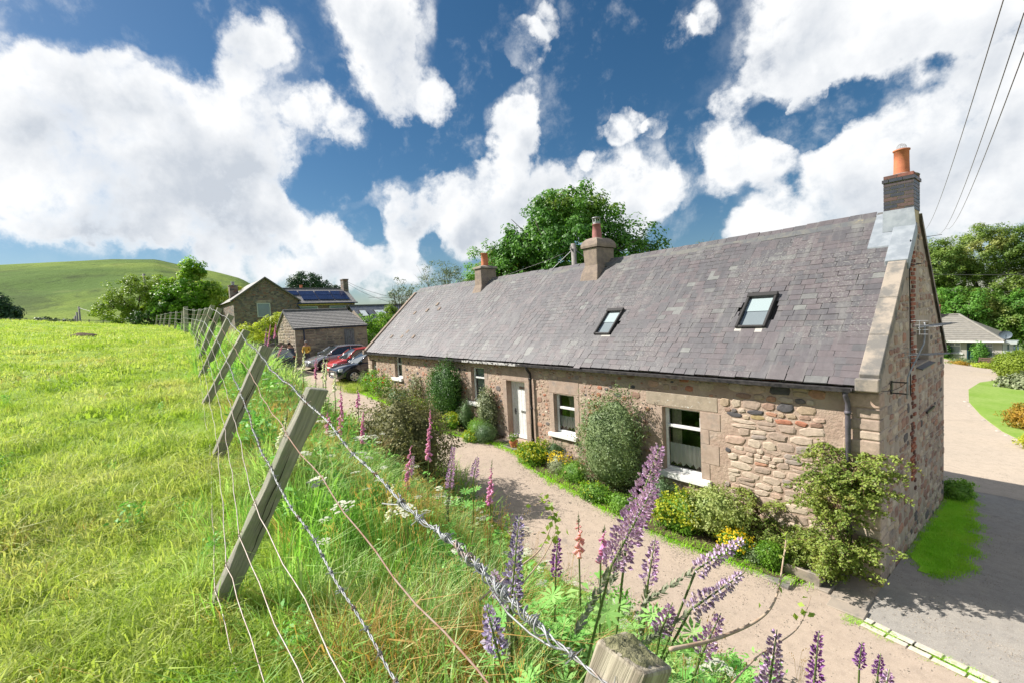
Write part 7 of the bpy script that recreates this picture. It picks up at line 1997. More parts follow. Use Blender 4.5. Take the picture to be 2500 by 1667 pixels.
protos = bpy.data.collections.new('undergrowth_sources')
PC = {}
def proto_coll(key, builders, mats):
    c = bpy.data.collections.new('src_'+key)
    for i, (V, F, tt, mi) in enumerate(builders):
        o = mesh_np('%s_%d' % (key, i), V, F, mats, tint=tt, midx=mi, linkit=False)
        c.objects.link(o)
    PC[key] = (c, len(builders))
def blades(seed, n, h, spread, w, lean=.5, curl=.5, wind=(.25, .1)):
    g = np.random.default_rng(seed); V = []; F = []; T = []
    for k in range(n):
        a = g.uniform(0, 6.283); r = spread*math.sqrt(g.uniform()); b = np.array([r*math.cos(a), r*math.sin(a), -.02])
        hh = h*g.uniform(.5, 1.2); d = np.array([math.cos(a), math.sin(a)])*g.uniform(0, lean)+g.normal(size=2)*lean*.5+np.array(wind)
        sd = np.array([-math.sin(a+g.normal()*.8), math.cos(a+g.normal()*.8), 0])*w*g.uniform(.6, 1.3)/2
        m = b+np.array([d[0]*.35*hh, d[1]*.35*hh, hh*.6]); tp = b+np.array([d[0]*(.9+curl*.4)*hh, d[1]*(.9+curl*.4)*hh, hh*(1-.35*curl*np.linalg.norm(d))])
        o = len(V); V += [b-sd, b+sd, m+sd*.8, m-sd*.8, tp+sd*.12, tp-sd*.12]
        F += [(o, o+1, o+2, o+3), (o+3, o+2, o+4, o+5)]; t = g.uniform(0, 1); T += [t, t]
    return np.array(V), np.array(F), np.array(T), np.zeros(len(F), int)
proto_coll('field', [blades(s, 34, .12, .13, .0065, .8, .8) for s in range(6)], [M['g_field']])
proto_coll('fieldfar', [blades(s+20, 60, .075, .40, .018, .8, .8) for s in range(4)], [M['g_field']])
proto_coll('short', [blades(s+60, 30, .045, .10, .006, .7, .4) for s in range(4)], [M['g_moss']])
proto_coll('tall', [blades(s+30, 30, .42, .13, .0085, .5, .9) for s in range(5)], [M['g_bank']])
proto_coll('tallfar', [blades(s+80, 34, .5, .35, .026, .5, .9) for s in range(4)], [M['g_bank']])
proto_coll('dry', [blades(s+40, 30, .38, .12, .0055, .7, 1.0) for s in range(4)], [M['g_dry']])
def palmate(seed, n, h):
    g = np.random.default_rng(seed); V = []; F = []; T = []
    for k in range(n):
        a = g.uniform(0, 6.283); r = g.uniform(.02, .16); c = np.array([r*math.cos(a), r*math.sin(a), h*g.uniform(.45, 1.0)])
        o = len(V); s = np.array([.003, 0, 0]); V += [c*np.array([.3, .3, 0])-s, c*np.array([.3, .3, 0])+s, c+s, c-s]; F.append((o, o+1, o+2, o+3)); T.append(.2)
        nl = g.integers(7, 10); tilt = g.normal(size=3)*.25+np.array([0, 0, 1]); tilt /= np.linalg.norm(tilt); u = np.cross(tilt, [0.3, 1, 0]); u /= np.linalg.norm(u); v = np.cross(tilt, u); L_ = g.uniform(.055, .09); t = g.uniform(0, 1)
        for q in range(nl):
            b = 6.283*q/nl+g.normal()*.1; dv = u*math.cos(b)+v*math.sin(b); sv = np.cross(tilt, dv)*L_*.16; o = len(V); lift = tilt*L_*g.uniform(.05, .4)
            V += [c, c+dv*L_*.6+sv+lift, c+dv*L_+lift*.7, c+dv*L_*.6-sv+lift]; F.append((o, o+1, o+2, o+3)); T.append(min(.99, t*.7+g.uniform(0, .3)))
    return np.array(V), np.array(F), np.array(T), np.zeros(len(F), int)
proto_coll('lupinleaf', [palmate(s, 22, .38) for s in range(4)], [M['g_leaf']])
def broad(seed, n, h, L_, asp=.42):
    g = np.random.default_rng(seed); P = np.stack([g.normal(size=n)*.09, g.normal(size=n)*.09, h*g.uniform(.15, 1, n)], 1); N = g.normal(size=(n, 3))*.6+np.array([0, 0, .8])
    V, F = quads(P, N, L_*g.uniform(.6, 1.3, n), asp, g); st = []
    o = len(V); SV = []; SF = []
    for k in range(4):
        x, y = g.normal(size=2)*.06; SV += [(x*.3-.003, y*.3, 0), (x*.3+.003, y*.3, 0), (x+.002, y, h), (x-.002, y, h)]; SF.append((o+4*k, o+4*k+1, o+4*k+2, o+4*k+3))
    return np.vstack([V, SV]), np.vstack([F, SF]), np.concatenate([g.uniform(0, 1, n), np.full(4, .2)]), np.zeros(n+4, int)
proto_coll('herb', [broad(s, 60, .42, .085) for s in range(4)]+[broad(s+9, 40, .5, .06, .3) for s in range(2)], [M['g_leaf']])
def umbel(seed):
    g = np.random.default_rng(seed); V = []; F = []; T = []; mi = []
    for st in range(2):
        bx_, by_ = g.normal(size=2)*.07; h = g.uniform(.5, .75); o = len(V); V += [(bx_*.3-.003, by_*.3, 0), (bx_*.3+.003, by_*.3, 0), (bx_+.002, by_, h), (bx_-.002, by_, h)]; F.append((o, o+1, o+2, o+3)); T.append(.4); mi.append(0)
        for q in range(34):
            r = .055*math.sqrt(g.uniform()); a = g.uniform(0, 6.283); c = np.array([bx_+r*math.cos(a), by_+r*math.sin(a), h+.02-r*.25]); s = .007; o = len(V)
            V += [c+(-s, -s, 0), c+(s, -s, 0), c+(s, s, .002), c+(-s, s, 0)]; F.append((o, o+1, o+2, o+3)); T.append(g.uniform()); mi.append(1)
    return np.array(V, float), np.array(F), np.array(T), np.array(mi)
proto_coll('umbel', [umbel(s) for s in range(3)], [M['g_bank'], M['g_umbel']])
def seedhead(seed):
    g = np.random.default_rng(seed); V = []; F = []; T = []
    for k in range(9):
        x, y = g.normal(size=2)*.05; h = g.uniform(.5, .8); lx, ly = g.normal(size=2)*.10+np.array([.14, .08]); o = len(V)
        V += [(x-.0015, y, 0), (x+.0015, y, 0), (x+lx*.6+.0012, y+ly*.6, h*.85), (x+lx*.6-.0012, y+ly*.6, h*.85)]; F.append((o, o+1, o+2, o+3)); T.append(.6)
        for q in range(7):
            u = q/7; c = np.array([x+lx*(.6+.5*u), y+ly*(.6+.5*u), h*(.85+.17*u-.1*u*u)])+g.normal(size=3)*.006; s = .010*(1-.5*u); o = len(V)
            V += [c+(-.003, 0, -s), c+(.003, 0, 0), c+(.001, 0, s*1.4), c+(-.003, .002, 0)]; F.append((o, o+1, o+2, o+3)); T.append(g.uniform(.6, 1))
    return np.array(V, float), np.array(F), np.array(T), np.zeros(len(F), int)
proto_coll('seed', [seedhead(s) for s in range(3)], [M['g_dry']])

def scatter(name, key, P, sc_, label, cat, seed, tilt=.12):
    """one object: points carrying rotation/scale, each drawing one of the source tufts"""
    g = np.random.default_rng(seed); n = len(P); coll, k = PC[key]
    me = bpy.data.meshes.new(name); me.vertices.add(n); me.vertices.foreach_set('co', np.asarray(P, np.float32).ravel())
    a = me.attributes.new('rot', 'FLOAT_VECTOR', 'POINT'); a.data.foreach_set('vector', np.stack([g.normal(size=n)*tilt, g.normal(size=n)*tilt, g.normal(size=n)*1.2+(g.uniform(size=n) > .6)*g.uniform(-3, 3, n)], 1).astype(np.float32).ravel())
    a = me.attributes.new('scl', 'FLOAT', 'POINT'); a.data.foreach_set('value', np.asarray(sc_, np.float32))
    a = me.attributes.new('pick', 'INT', 'POINT'); a.data.foreach_set('value', g.integers(0, k, n).astype(np.int32))
    o = bpy.data.objects.new(name, me); COL.objects.link(o)
    ng = bpy.data.node_groups.new('scatter_'+name, 'GeometryNodeTree')
    ng.interface.new_socket('Geometry', in_out='INPUT', socket_type='NodeSocketGeometry'); ng.interface.new_socket('Geometry', in_out='OUTPUT', socket_type='NodeSocketGeometry')
    gi = ng.nodes.new('NodeGroupInput'); go = ng.nodes.new('NodeGroupOutput'); ip = ng.nodes.new('GeometryNodeInstanceOnPoints'); ci = ng.nodes.new('GeometryNodeCollectionInfo')
    ci.inputs['Collection'].default_value = coll; ci.inputs['Separate Children'].default_value = True; ci.inputs['Reset Children'].default_value = True
    def na(nm, dt):
        x = ng.nodes.new('GeometryNodeInputNamedAttribute'); x.data_type = dt; x.inputs['Name'].default_value = nm; return x.outputs['Attribute']
    e2r = ng.nodes.new('FunctionNodeEulerToRotation'); ng.links.new(na('rot', 'FLOAT_VECTOR'), e2r.inputs[0])
    ng.links.new(gi.outputs[0], ip.inputs['Points']); ng.links.new(ci.outputs[0], ip.inputs['Instance']); ip.inputs['Pick Instance'].default_value = True
    ng.links.new(na('pick', 'INT'), ip.inputs['Instance Index']); ng.links.new(e2r.outputs[0], ip.inputs['Rotation']); ng.links.new(na('scl', 'FLOAT'), ip.inputs['Scale'])
    ng.links.new(ip.outputs[0], go.inputs[0])
    md = o.modifiers.new('scatter', 'NODES'); md.node_group = ng
    tag(o, label, cat, kind='stuff')
    return o
VA = math.atan2(_d.y, _d.x)
def ring_points(r0, r1, dens, b0, b1, g):
    """points about the viewer's stand, r0..r1 metres off, bearings b0..b1 (degrees, right positive)"""
    area = (r1*r1-r0*r0)/2*R(b1-b0); n = int(area*dens)
    r = np.sqrt(g.uniform(r0*r0, r1*r1, n)); a = VA-np.radians(g.uniform(b0, b1, n))
    return CAM.x+r*np.cos(a), CAM.y+r*np.sin(a), r
g = np.random.default_rng(99)
def gather(rings, cond, b0, b1):
    X, Y, RR = [], [], []
    for (r0, r1, d) in rings:
        x, y, r = ring_points(r0, r1, d, b0, b1, g); k = cond(x, y); X.append(x[k]); Y.append(y[k]); RR.append(r[k])
    X, Y, RR = map(np.concatenate, (X, Y, RR)); return X, Y, RR
infield = lambda x, y: y < yfence(x)+.5
x, y, r = gather([(.4, 3, 230), (3, 6, 120), (6, 10, 60), (10, 14, 28), (14, 18, 12)], infield, -85, 40)
lush = 1+.45*fbm(x, y, 1.1, 4)
scatter('pasture_grass', 'field', np.stack([x, y, H(x, y)-.005], 1), np.clip(lush, .45, 1.7)*(1-.35*sst(5, 14, r))*g.uniform(.75, 1.3, len(x)), 'short lush green grass of the near pasture', 'grass', 1)
x, y, r = gather([(7, 12, 10), (12, 20, 14), (20, 36, 6), (36, 66, 3)], infield, -72, 10)
scatter('pasture_grass', 'fieldfar', np.stack([x, y, H(x, y)-.01], 1), np.clip(1+.35*fbm(x, y, .6, 4), .6, 1.5)*(1+r/120), 'distant short grass of the pasture up to the bushes', 'grass', 2)
x, y, r = gather([(1.0, 4, 7), (4, 14, 2.2)], lambda x, y: infield(x, y) & (fbm(x, y, .7, 41) > .05), -80, 30)
scatter('pasture_straw', 'dry', np.stack([x, y, H(x, y)-.01], 1), g.uniform(.22, .48, len(x)), 'bleached dead stems scattered through the pasture', 'grass', 21)
x, y, r = gather([(1.0, 4, 2.5), (4, 16, 1.0)], lambda x, y: infield(x, y) & (fbm(x, y, .9, 51) > .1), -80, 30)
scatter('pasture_herbs', 'herb', np.stack([x, y, H(x, y)-.01], 1), g.uniform(.22, .5, len(x)), 'darker weed clumps scattered through the pasture', 'undergrowth', 22)
# long tufts against the fence and across the bank
nearf = lambda x, y: (np.abs(y-yfence(x)-.15) < .35)
x, y, r = gather([(.8, 5, 26), (5, 20, 7)], nearf, -60, 50)
scatter('fence_grass', 'tall', np.stack([x, y, H(x, y)-.01], 1), g.uniform(.3, .75, len(x)), 'longer grass along the foot of the wire fence', 'grass', 3)
bank = lambda x, y: (y > yfence(x)+.3) & (y < lane_lo(x)+.15) & (x > -34) & (x < 6) & (np.hypot((x+8.75)/1.1, (y+4.75)/.9) > .9)
x, y, r = gather([(.5, 3, 70), (3, 6, 48), (6, 11, 30)], bank, -60, 75)
pt = fbm(x, y, .8, 7)
edge = np.clip((lane_lo(x)-y)/1.2, .35, 1)
scatter('bank_grass', 'tall', np.stack([x, y, H(x, y)-.01], 1), np.clip(.85+.4*pt, .35, 1.4)*g.uniform(.5, 1.1, len(x))*edge, 'long green grass covering the bank above the lane', 'grass', 4)
x, y, r = gather([(10, 20, 10), (20, 40, 5)], bank, -60, 20)
scatter('bank_grass', 'tallfar', np.stack([x, y, H(x, y)-.01], 1), g.uniform(.7, 1.3, len(x)), 'long grass on the far end of the bank', 'grass', 5)
x, y, r = gather([(.7, 3, 95), (3, 5, 50), (5, 9, 22)], lambda x, y: bank(x, y) & (fbm(x, y, 1.0, 11) > -.02) & (y < yfence(x)+2.0), -60, 45)
scatter('dry_grass', 'dry', np.stack([x, y, H(x, y)-.01], 1), g.uniform(.5, 1.1, len(x)), 'straw-coloured dry grass tufts below the fence', 'grass', 6)
x, y, r = gather([(.9, 3.4, 34), (3.4, 7, 9)], lambda x, y: bank(x, y) & (fbm(x, y, .9, 21) > -.3) & (x > -1.2), -4, 75)
scatter('lupin_leaves', 'lupinleaf', np.stack([x, y, H(x, y)-.01], 1), g.uniform(.6, 1.05, len(x)), 'fingered dark green lupin leaves on the near bank', 'undergrowth', 7)
x, y, r = gather([(1.8, 3.4, 8), (3.4, 9, 10), (9, 22, 6)], lambda x, y: bank(x, y) & (fbm(x, y, .7, 31) > -.1), -60, 75)
scatter('bank_herbs', 'herb', np.stack([x, y, H(x, y)-.01], 1), np.where(r < 3.4, .55, 1.0)*g.uniform(.6, 1.2, len(x)), 'leafy nettles and docks among the bank grass', 'undergrowth', 8)
x, y, r = gather([(2.6, 5, 2.6), (5, 14, 1.8)], bank, -60, 60)
scatter('cow_parsley', 'umbel', np.stack([x, y, H(x, y)-.01], 1), g.uniform(.6, 1.05, len(x)), 'scattered white cow parsley umbels on the bank', 'undergrowth', 9)
x, y, r = gather([(1.4, 5, 6), (5, 16, 4)], bank, -60, 45)
scatter('seed_grass', 'seed', np.stack([x, y, H(x, y)-.01], 1), g.uniform(.6, 1.1, len(x)), 'pale feathery seeding grass on the bank', 'grass', 10)
M['striplawn'] = groundmat('moss_turf', [(.34, .68, .05), (.40, .70, .07), (.30, .60, .05)], 2, 12, bscale=70, bdist=.01)
# short green strip along the gable, tufts by the kerb, verge at the far corner
def strip_w(q): return np.interp(q, [.9, 1.5, 4.0, 6.4, 8.7], [.25, .86, .80, .48, .18])
n = 4200; x = g.uniform(.03, 1.05, n); y = g.uniform(1.0, 8.7, n); k = (x < strip_w(y)+.07*np.sin(y*7)+.05*np.sin(y*19)+g.normal(size=n)*.06) & (x > .06+.07*np.sin(y*5)**2+.18*(y < 1.7)+.2*(y < 1.35)); x, y = x[k], y[k]
sy = np.linspace(1.15, 8.6, 30); m_ = MB(); sv = []
for q in sy:
    a0, a1 = .09+.05*math.sin(q*5)**2+(.2 if q < 1.6 else 0), float(strip_w(np.array(q)))-.14+.06*math.sin(q*7)
    for j in range(5): xx = a0+(a1-a0)*j/4; sv.append((xx, q, gz(xx, q)+.014))
m_.add(sv, [(i*5+j, (i+1)*5+j, (i+1)*5+j+1, i*5+j+1) for i in range(29) for j in range(4)])
tag(m_.build('grass_strip', M['striplawn'], None, smooth=True), 'narrow mossy green grass strip at the foot of the gable', 'grass strip', kind='structure')
scatter('strip_grass', 'short', np.stack([x, y, low(x, y)+.012], 1), g.uniform(.8, 1.8, len(x)), 'vivid short grass growing along the gable foot', 'grass', 11)
n = 420; x = g.uniform(-.15, 3.6, n); y = -1.205-.165*x-.068+g.normal(size=n)*.03-(g.uniform(size=n) > .6)*.12; k = fbm(x, y, 2.0, 3) > -.15
scatter('kerb_grass', 'short', np.stack([x[k], y[k], low(x[k], y[k])+.004], 1), g.uniform(.5, 1.1, int(k.sum())), 'small grass tufts growing between the kerb setts', 'grass', 12)
n = 520; x = g.uniform(-23.6, -20.6, n); y = -.75+g.normal(size=n)*.34-.06*(x+21); 
scatter('verge_grass', 'field', np.stack([x, y, low(x, y)+.02], 1), g.uniform(1.2, 2.2, n), 'bright green grass verge at the far cottage corner', 'grass', 13)
n = 900; x = g.uniform(-22, -.8, n); y = bed_y(x)+g.normal(size=n)*.07+.05
scatter('bed_edge_plants', 'short', np.stack([x, y, low(x, y)+.03], 1), g.uniform(1.0, 2.4, n), 'low creeping greenery along the edge of the flower bed', 'ground cover', 14)

def pebbles(seed):
    q = np.random.default_rng(seed); V = []; F = []; T = []
    for k in range(7):
        c = np.array([q.normal()*.10, q.normal()*.10, 0]); s = q.uniform(.004, .011); o = len(V)
        for (zz_, rr_) in ((0, 1.0), (.6, .9), (1.0, .4)):
            for w in range(5): V.append(c+np.array([math.cos(w*1.257)*rr_*s*q.uniform(.8, 1.2), math.sin(w*1.257)*rr_*s*q.uniform(.8, 1.2), zz_*s*.8]))
        for h_ in range(2):
            for w in range(5): F.append((o+h_*5+w, o+h_*5+(w+1) % 5, o+(h_+1)*5+(w+1) % 5, o+(h_+1)*5+w)); T.append(q.uniform())
        F.append((o+10, o+11, o+12, o+14)); T.append(q.uniform())
    return np.array(V), np.array(F), np.array(T), np.zeros(len(F), int)
M['pebble'] = tintmat('loose_grit', [(0, (.40, .34, .28)), (.3, (.28, .24, .20)), (.55, (.46, .40, .34)), (.8, (.20, .175, .155))], .95, 10, .2, 0)
proto_coll('grit', [pebbles(s) for s in range(4)], [M['pebble']])
n = 5200; x = g.uniform(-16, 5, n); e = g.uniform(size=n); y = np.where(e < .4, bed_y(x)-np.abs(g.normal(size=n))*.22, np.where(e < .75, lane_lo(x)+np.abs(g.normal(size=n))*.35, g.uniform(-3.4, -1.2, n)))
scatter('lane_grit', 'grit', np.stack([x, y, low(x, y)+.001], 1), g.uniform(.4, 1.0, n), 'loose grit and small stones lying on the lane', 'gravel', 15, tilt=.05)
n = 2600; x = g.uniform(-.4, 5, n); y = g.uniform(-1.2, 16, n); k = ~((x < .98) & (y > 1.0)) | (y > 9)
scatter('drive_grit', 'grit', np.stack([x[k], y[k], low(x[k], y[k])+np.where(y[k] > 8.4, .011, .005)], 1), g.uniform(.35, .9, int(k.sum())), 'loose stones lying on the drive beside the gable', 'gravel', 16, tilt=.05)
# ------------------------------------------------------------------ lupins and foxgloves, each one a plant
FLOWERS = [
('lup','pale',(0.49,-8.41,4.09),(0.47,-8.46,3.73),'tall pale lilac lupin left of the near strainer post'),
('lup','purple',(0.82,-7.83,4.34),(0.73,-7.97,3.94),'tallest purple lupin leaning right below the near window'),
('lup','purple',(0.89,-7.99,4.22),(0.78,-8.15,3.90),'thick purple lupin in front of the tallest one'),
('lup','purple',(0.64,-7.62,3.76),(0.62,-7.66,3.56),'short purple lupin over the lane right of the tall pair'),
('lup','violet',(1.02,-7.47,3.85),(0.88,-7.64,3.72),'violet lupin leaning far right toward the yellow clump'),
('lup','violet',(1.06,-7.58,3.74),(0.92,-7.77,3.60),'violet lupin leaning right below its similar neighbour'),
('lup','pale',(0.65,-8.71,3.90),(0.67,-8.69,3.75),'short pale lupin low between wire and strainer post'),
('lup','dark',(0.18,-7.88,3.71),(0.17,-7.90,3.51),'slim dark purple lupin at the lane edge'),
('lup','purple',(-1.91,-7.26,3.70),(-1.93,-7.32,3.30),'mauve lupin right of the big pink foxglove'),
('lup','purple',(-1.92,-6.97,3.52),(-1.94,-7.01,3.33),'small mauve lupin tip over the lane by the shrub'),
('lup','purple',(-2.53,-7.40,3.51),(-2.56,-7.45,3.30),'purple lupin just left of the big pink foxglove'),
('lup','purple',(1.05,-7.77,3.62),(1.00,-7.83,3.46),'purple lupin just right of the strainer post top'),
('lup','purple',(1.25,-7.68,3.60),(1.23,-7.72,3.36),'bushy purple lupin at the bottom edge of the picture'),
('lup','dark',(1.26,-7.21,3.37),(1.25,-7.25,3.14),'dense dark violet lupin standing alone over the lane'),
('lup','dark',(1.20,-6.24,2.79),(1.19,-6.25,2.66),'thin dark lupin stalk over the lane near the kerb'),
('lup','purple',(1.43,-6.73,3.01),(1.41,-6.75,2.86),'lowest right lupin near the kerb setts'),
('lup','dark',(1.25,-6.03,2.63),(1.24,-6.05,2.51),'smallest dark lupin right of the thin stalk'),
('lup','purple',(0.86,-7.84,3.61),(0.83,-7.88,3.50),'short magenta lupin above the strainer post'),
('lup','violet',(0.19,-8.34,3.70),(0.21,-8.32,3.58),'tiny violet lupin behind the barbed wire knot'),
('fox','pink',(-2.59,-7.11,3.98),(-2.60,-7.17,3.44),'big bright pink foxglove in front of the bank shrub'),
('fox','pink',(-2.27,-7.54,3.72),(-2.29,-7.60,3.32),'pink foxglove left of the big one with green tip'),
('fox','pink',(-4.25,-7.55,4.12),(-4.25,-7.58,3.74),'pink foxglove right of the largest leaning post'),
('fox','pink',(-3.75,-7.44,3.86),(-3.77,-7.48,3.49),'pink foxglove at the left side of the bank shrub'),
('fox','pink',(-3.74,-7.89,3.94),(-3.75,-7.91,3.70),'pink foxglove crossed by the barbed top wire'),
('fox','pink',(-7.91,-6.78,4.36),(-7.92,-6.81,3.95),'purple-pink foxglove in front of the silver car'),
('fox','pink',(-12.40,-6.65,5.12),(-12.43,-6.75,4.44),'tall pink foxglove in the cluster before the barn wall'),
('fox','mauve',(-13.03,-6.64,5.01),(-13.04,-6.69,4.56),'mauve foxglove in the cluster before the barn wall'),
('fox','pink',(-11.75,-6.65,5.14),(-11.76,-6.70,4.75),'upright rose foxglove topping the barn wall cluster'),
('fox','pink',(-11.08,-6.68,4.56),(-11.15,-6.78,4.25),'low pink foxglove right of the barn wall cluster'),
('fox','pink',(-1.42,-7.15,3.58),(-1.43,-7.18,3.27),'slender pink foxglove alone above the lane'),
('fox','rose',(-0.15,-7.35,3.54),(-0.15,-7.36,3.33),'pale pink foxglove at the lane edge below the middle of the bed'),
('fox','pink',(0.15,-7.44,3.60),(0.14,-7.47,3.45),'small pink foxglove right of the pale pink one'),
('fox','pink',(-5.38,-6.90,3.93),(-5.38,-6.91,3.68),'small pink foxglove against the dark lane by the cars'),
('fox','white',(-6.87,-6.94,4.38),(-6.89,-6.98,4.02),'white foxglove beside the lane below the red car'),
('fox','white',(-6.43,-7.02,4.36),(-6.44,-7.07,4.00),'second white foxglove below the black car'),
('fox','white',(-1.35,-8.16,3.72),(-1.37,-8.20,3.45),'creamy white foxglove beneath the barbed top wire'),
('fox','white',(-1.68,-8.82,4.32),(-1.70,-8.86,4.12),'white foxglove behind the largest leaning post'),
('fox','white',(-8.38,-6.87,4.48),(-8.40,-6.93,4.05),'tall white foxglove in front of the person in yellow'),
('fox','white',(-8.91,-6.89,4.42),(-8.93,-6.94,3.98),'white foxglove in front of the dark car'),
('fox','pink',(-4.04,-7.63,3.80),(-4.05,-7.67,3.60),'low pink foxglove below the taller one by the post'),
('fox','white',(-6.13,-7.00,4.15),(-6.14,-7.02,3.88),'short white foxglove nearest the lane verge')]
M['pod'] = leafmat('seed_pod', (.16, .19, .12), (.34, .36, .26), .15, .8, pscale=30)
def flower_plant(i, kind, colr, T, B, label):
    g = np.random.default_rng(500+i); r_ = random.Random(500+i); T, B = Vector(T), Vector(B)
    dv = (T-B); ln = dv.length; dv.normalize()
    gx, gy = B.x-(dv.x*.5*(.8)), B.y-(dv.y*.5*.8)
    G = Vector((gx, gy, Hs(gx, gy)-.03))
    t = thing('lupin' if kind == 'lup' else 'foxglove', label, 'flower', tuple(G), group='lupins on the bank' if kind == 'lup' else 'foxgloves on the bank')
    s = .0055 if kind == 'lup' else .006
    k = max(1.0, (B-CAM).length/5)**.4
    m_ = MB(); md = (G+B)/2+Vector((r_.uniform(-.02, .02), r_.uniform(-.02, .02), .0))-dv*.03
    m_.tube([G, md, B, (B+T)/2, T+dv*.03], [s*1.2*k, s*k, s*k, s*.8*k, s*.3], 6); m_.build('stem', M['stemgreen'], t, smooth=True)
    u = dv.orthogonal().normalized(); w = dv.cross(u)
    # florets
    V = []; F = []; TT = []
    if kind == 'lup':
        nw = max(9, int(ln/.0165)); rad0 = (.046 if colr != 'dark' else .033)*(1.55 if i in (1, 2) else 1.0)
        for q in range(nw):
            f = q/(nw-1); rad = rad0*(1-.62*f**1.6)
            for z in range(17 if i in (1, 2) else 9):
                a = z*.698+q*.35+r_.gauss(0, .12); if_ = dv*(ln*f)+B
                d = u*math.cos(a)+w*math.sin(a); c = if_+d*rad*r_.uniform(.22, .85 if i in (1, 2) else .72)+dv*r_.gauss(0, .006); d2 = (d+dv*(.35+.5*f)).normalized(); sd = d2.cross(dv).normalized(); L_ = (.024*(1-.3*f) if i in (1, 2) else .010+rad*.36)*r_.uniform(.75, 1.2)
                up_ = sd.cross(d2)
                # keel and banner, two folded petals
                o = len(V); V += [c, c+d2*L_*.6+sd*L_*.42-up_*L_*.12, c+d2*L_*1.05, c+d2*L_*.6-sd*L_*.42-up_*L_*.12, c+d2*L_*.5+up_*L_*.5]
                F += [(o, o+1, o+2, o+4), (o, o+4, o+2, o+3)]; tt = r_.random(); TT += [tt, min(.99, tt+.1)]
        mesh_np('flower_spike', V, F, FL[colr], t, tint=TT)
        # ripening pods below the flowers
        if r_.random() < .75 and (B-G).length > .45:
            V = []; F = []; TT = []
            for q in range(80):
                f = r_.uniform(.03, .34); c = B-dv*f; a = r_.uniform(0, 6.28); d = (u*math.cos(a)+w*math.sin(a)+dv*1.3).normalized(); sd = d.cross(dv).normalized(); L_ = .042; o = len(V)
                V += [c, c+d*L_*.5+sd*.007, c+d*L_, c+d*L_*.5-sd*.007]; F.append((o, o+1, o+2, o+3)); TT.append(r_.random())
            mesh_np('seed_pods', V, F, M['pod'], t, tint=TT)
    else:
        side = Vector((r_.gauss(.4, .5), r_.gauss(-.6, .4), 0)).normalized(); side = (side-dv*side.dot(dv)).normalized(); w = dv.cross(side)
        nb = max(14, int(ln/.0135)); Lb = .045*(1.0+.12*k)
        for q in range(nb):
            f = q/(nb-1); c0 = B+dv*(ln*f); a = r_.gauss(0, .95); d = side*math.cos(a)+w*math.sin(a)
            sc2 = (1-.70*f**1.5); ax = (d*.75-dv*.75*(1-f*.7)).normalized(); e1 = ax.orthogonal().normalized(); e2 = ax.cross(e1); o = len(V); L_ = Lb*sc2; tt = r_.random()
            for (dl, rr_) in ((0, .12), (.45, .27), (.85, .30), (1.0, .40)):
                for z in range(6): V.append(c0+ax*L_*dl+(e1*math.cos(z*1.047)+e2*math.sin(z*1.047))*L_*rr_)
            for h_ in range(3):
                for z in range(6): F.append((o+h_*6+z, o+h_*6+(z+1) % 6, o+(h_+1)*6+(z+1) % 6, o+(h_+1)*6+z)); TT.append(tt)
        mesh_np('bells', V, F, FL[colr], t, tint=TT, smooth=True)
        # green budded tip
        V = []; F = []; TT = []
        for q in range(26):
            f = r_.uniform(0, 1); c = T+dv*(.30*ln*f-.02); a = r_.uniform(0, 6.28); d = (u*math.cos(a)+w*math.sin(a)+dv*.5).normalized(); sd = d.cross(dv).normalized(); L_ = .020*(1-.6*f)*k; o = len(V)
            V += [c, c+d*L_*.5+sd*L_*.35, c+d*L_, c+d*L_*.5-sd*L_*.35]; F.append((o, o+1, o+2, o+3)); TT.append(r_.random())
        mesh_np('buds', V, F, M['stemgreen'], t, tint=TT)
        mm = MB(); mm.tube([T, T+dv*ln*.28], [.003*k, .001], 4); mm.build('tip', M['stemgreen'], t)
    # leaves
    V = []; F = []; TT = []; hgt = (B-G).length
    for q in range(7 if kind == 'lup' else 12):
        f = r_.uniform(.12, .85); c = G+(B-G)*f; a = r_.uniform(0, 6.28); d0 = Vector((math.cos(a), math.sin(a), .25)).normalized()
        if kind == 'lup':
            c2 = c+d0*.09; nl = 9; tl = Vector((r_.gauss(0, .3), r_.gauss(0, .3), 1)).normalized(); e1 = tl.orthogonal().normalized(); e2 = tl.cross(e1); o = len(V)
            V += [c, c+Vector((0, 0, .004)), c2, c2-Vector((0, 0, .003))]; F.append((o, o+1, o+2, o+3)); TT.append(.3)
            for z in range(nl):
                b = 6.283*z/nl; d = e1*math.cos(b)+e2*math.sin(b); sd = tl.cross(d); L_ = .075; o = len(V); V += [c2, c2+d*L_*.6+sd*L_*.14+tl*.01, c2+d*L_+tl*.014, c2+d*L_*.6-sd*L_*.14+tl*.01]; F.append((o, o+1, o+2, o+3)); TT.append(r_.random())
        else:
            L_ = .19*(1-f*.6); sd = d0.cross(Vector((0, 0, 1))).normalized(); o = len(V); V += [c, c+d0*L_*.55+sd*L_*.2, c+d0*L_-Vector((0, 0, L_*.3)), c+d0*L_*.55-sd*L_*.2]; F.append((o, o+1, o+2, o+3)); TT.append(r_.random())
    mesh_np('leaves', V, F, M['g_leaf'], t, tint=TT)
for i, (k, c, T, B, lb) in enumerate(FLOWERS): flower_plant(i, k, c, T, B, lb)
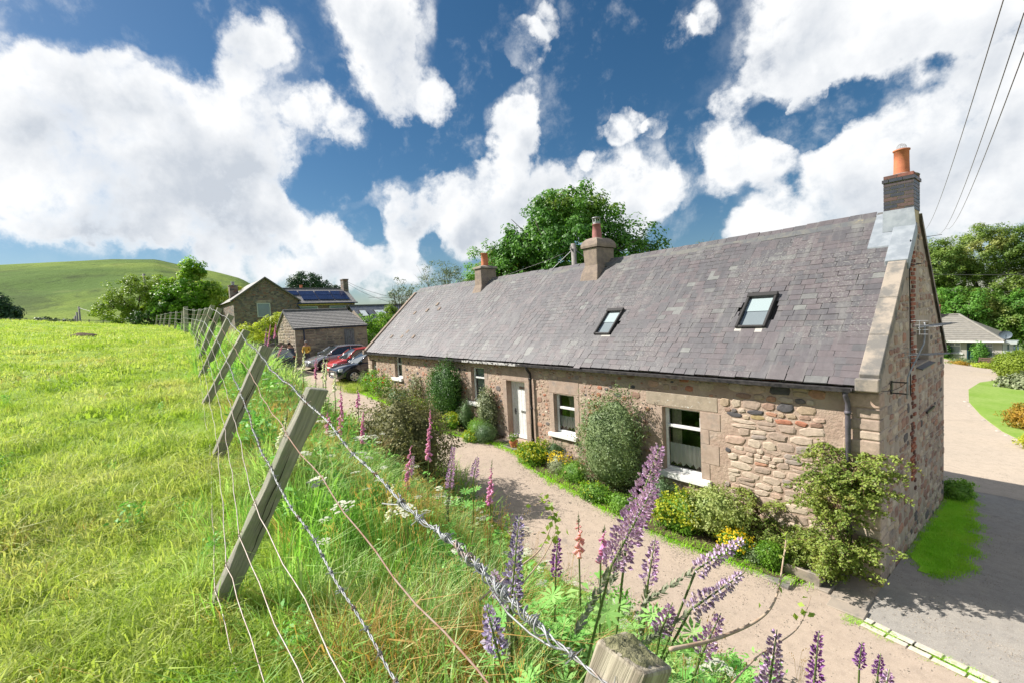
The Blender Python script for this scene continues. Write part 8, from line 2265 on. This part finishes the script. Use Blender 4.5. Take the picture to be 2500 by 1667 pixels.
# pale bramble canes arching over the lane
def cane(label, pts, r, leaves=10, seed=0):
    t = thing('bramble_cane', label, 'bramble', pts[0], group='bramble canes over the lane'); r_ = random.Random(seed); g = np.random.default_rng(seed)
    P = [Vector(p) for p in pts]; sm = []
    for i in range(len(P)-1):
        p0, p1, p2, p3 = P[max(i-1, 0)], P[i], P[i+1], P[min(i+2, len(P)-1)]
        for q in range(8):
            u = q/8; sm.append(.5*((2*p1)+(p2-p0)*u+(2*p0-5*p1+4*p2-p3)*u*u+(3*p1-p0-3*p2+p3)*u**3))
    sm.append(P[-1]); n = len(sm)
    m_ = MB(); m_.tube(sm, [r*(1-.75*i/n) for i in range(n)], 6)
    for i in range(2, n-1, 2):
        d = Vector((r_.gauss(0, 1), r_.gauss(0, 1), r_.gauss(0, 1))).normalized(); m_.tube([sm[i], sm[i]+d*r*2.4], [r*.35, r*.05], 3)
    m_.build('cane', M['bramble'], t, smooth=True)
    pp_ = np.array([sm[r_.randrange(n//2, n)]+Vector((r_.gauss(0, .02), r_.gauss(0, .02), r_.gauss(0, .02))) for _ in range(leaves)])
    V, F = quads(pp_, g.normal(size=(leaves, 3))+np.array([0, 0, .6]), np.full(leaves, .035), .7, g); mesh_np('leaves', V, F, M['lf_haw'], t, tint=g.uniform(0, .99, leaves))
cane('thick pale bramble cane curving up toward the box ball', [(1.050,-8.150,3.680),(1.110,-7.930,3.640),(1.180,-7.690,3.640),(1.210,-7.570,3.700),(1.190,-7.420,3.820),(1.180,-7.350,3.910)], 0.0085, 10, 1)
cane('thin pale bramble cane arching right over the lane', [(1.160,-7.960,3.460),(1.200,-7.750,3.520),(1.270,-7.510,3.560),(1.270,-7.330,3.630)], 0.0045, 8, 2)
cane('dark looping cane above the lilac lupin', [(0.220,-8.460,3.630),(0.250,-8.260,3.710),(0.260,-8.090,3.760),(0.230,-7.960,3.870),(0.180,-7.930,3.950),(0.090,-7.970,3.910)], 0.005, 16, 3)
cane('slim leafy cane right of the lilac lupin', [(0.350,-8.290,3.700),(0.340,-8.140,3.770),(0.310,-8.020,3.850),(0.260,-7.990,3.940)], 0.004, 26, 4)
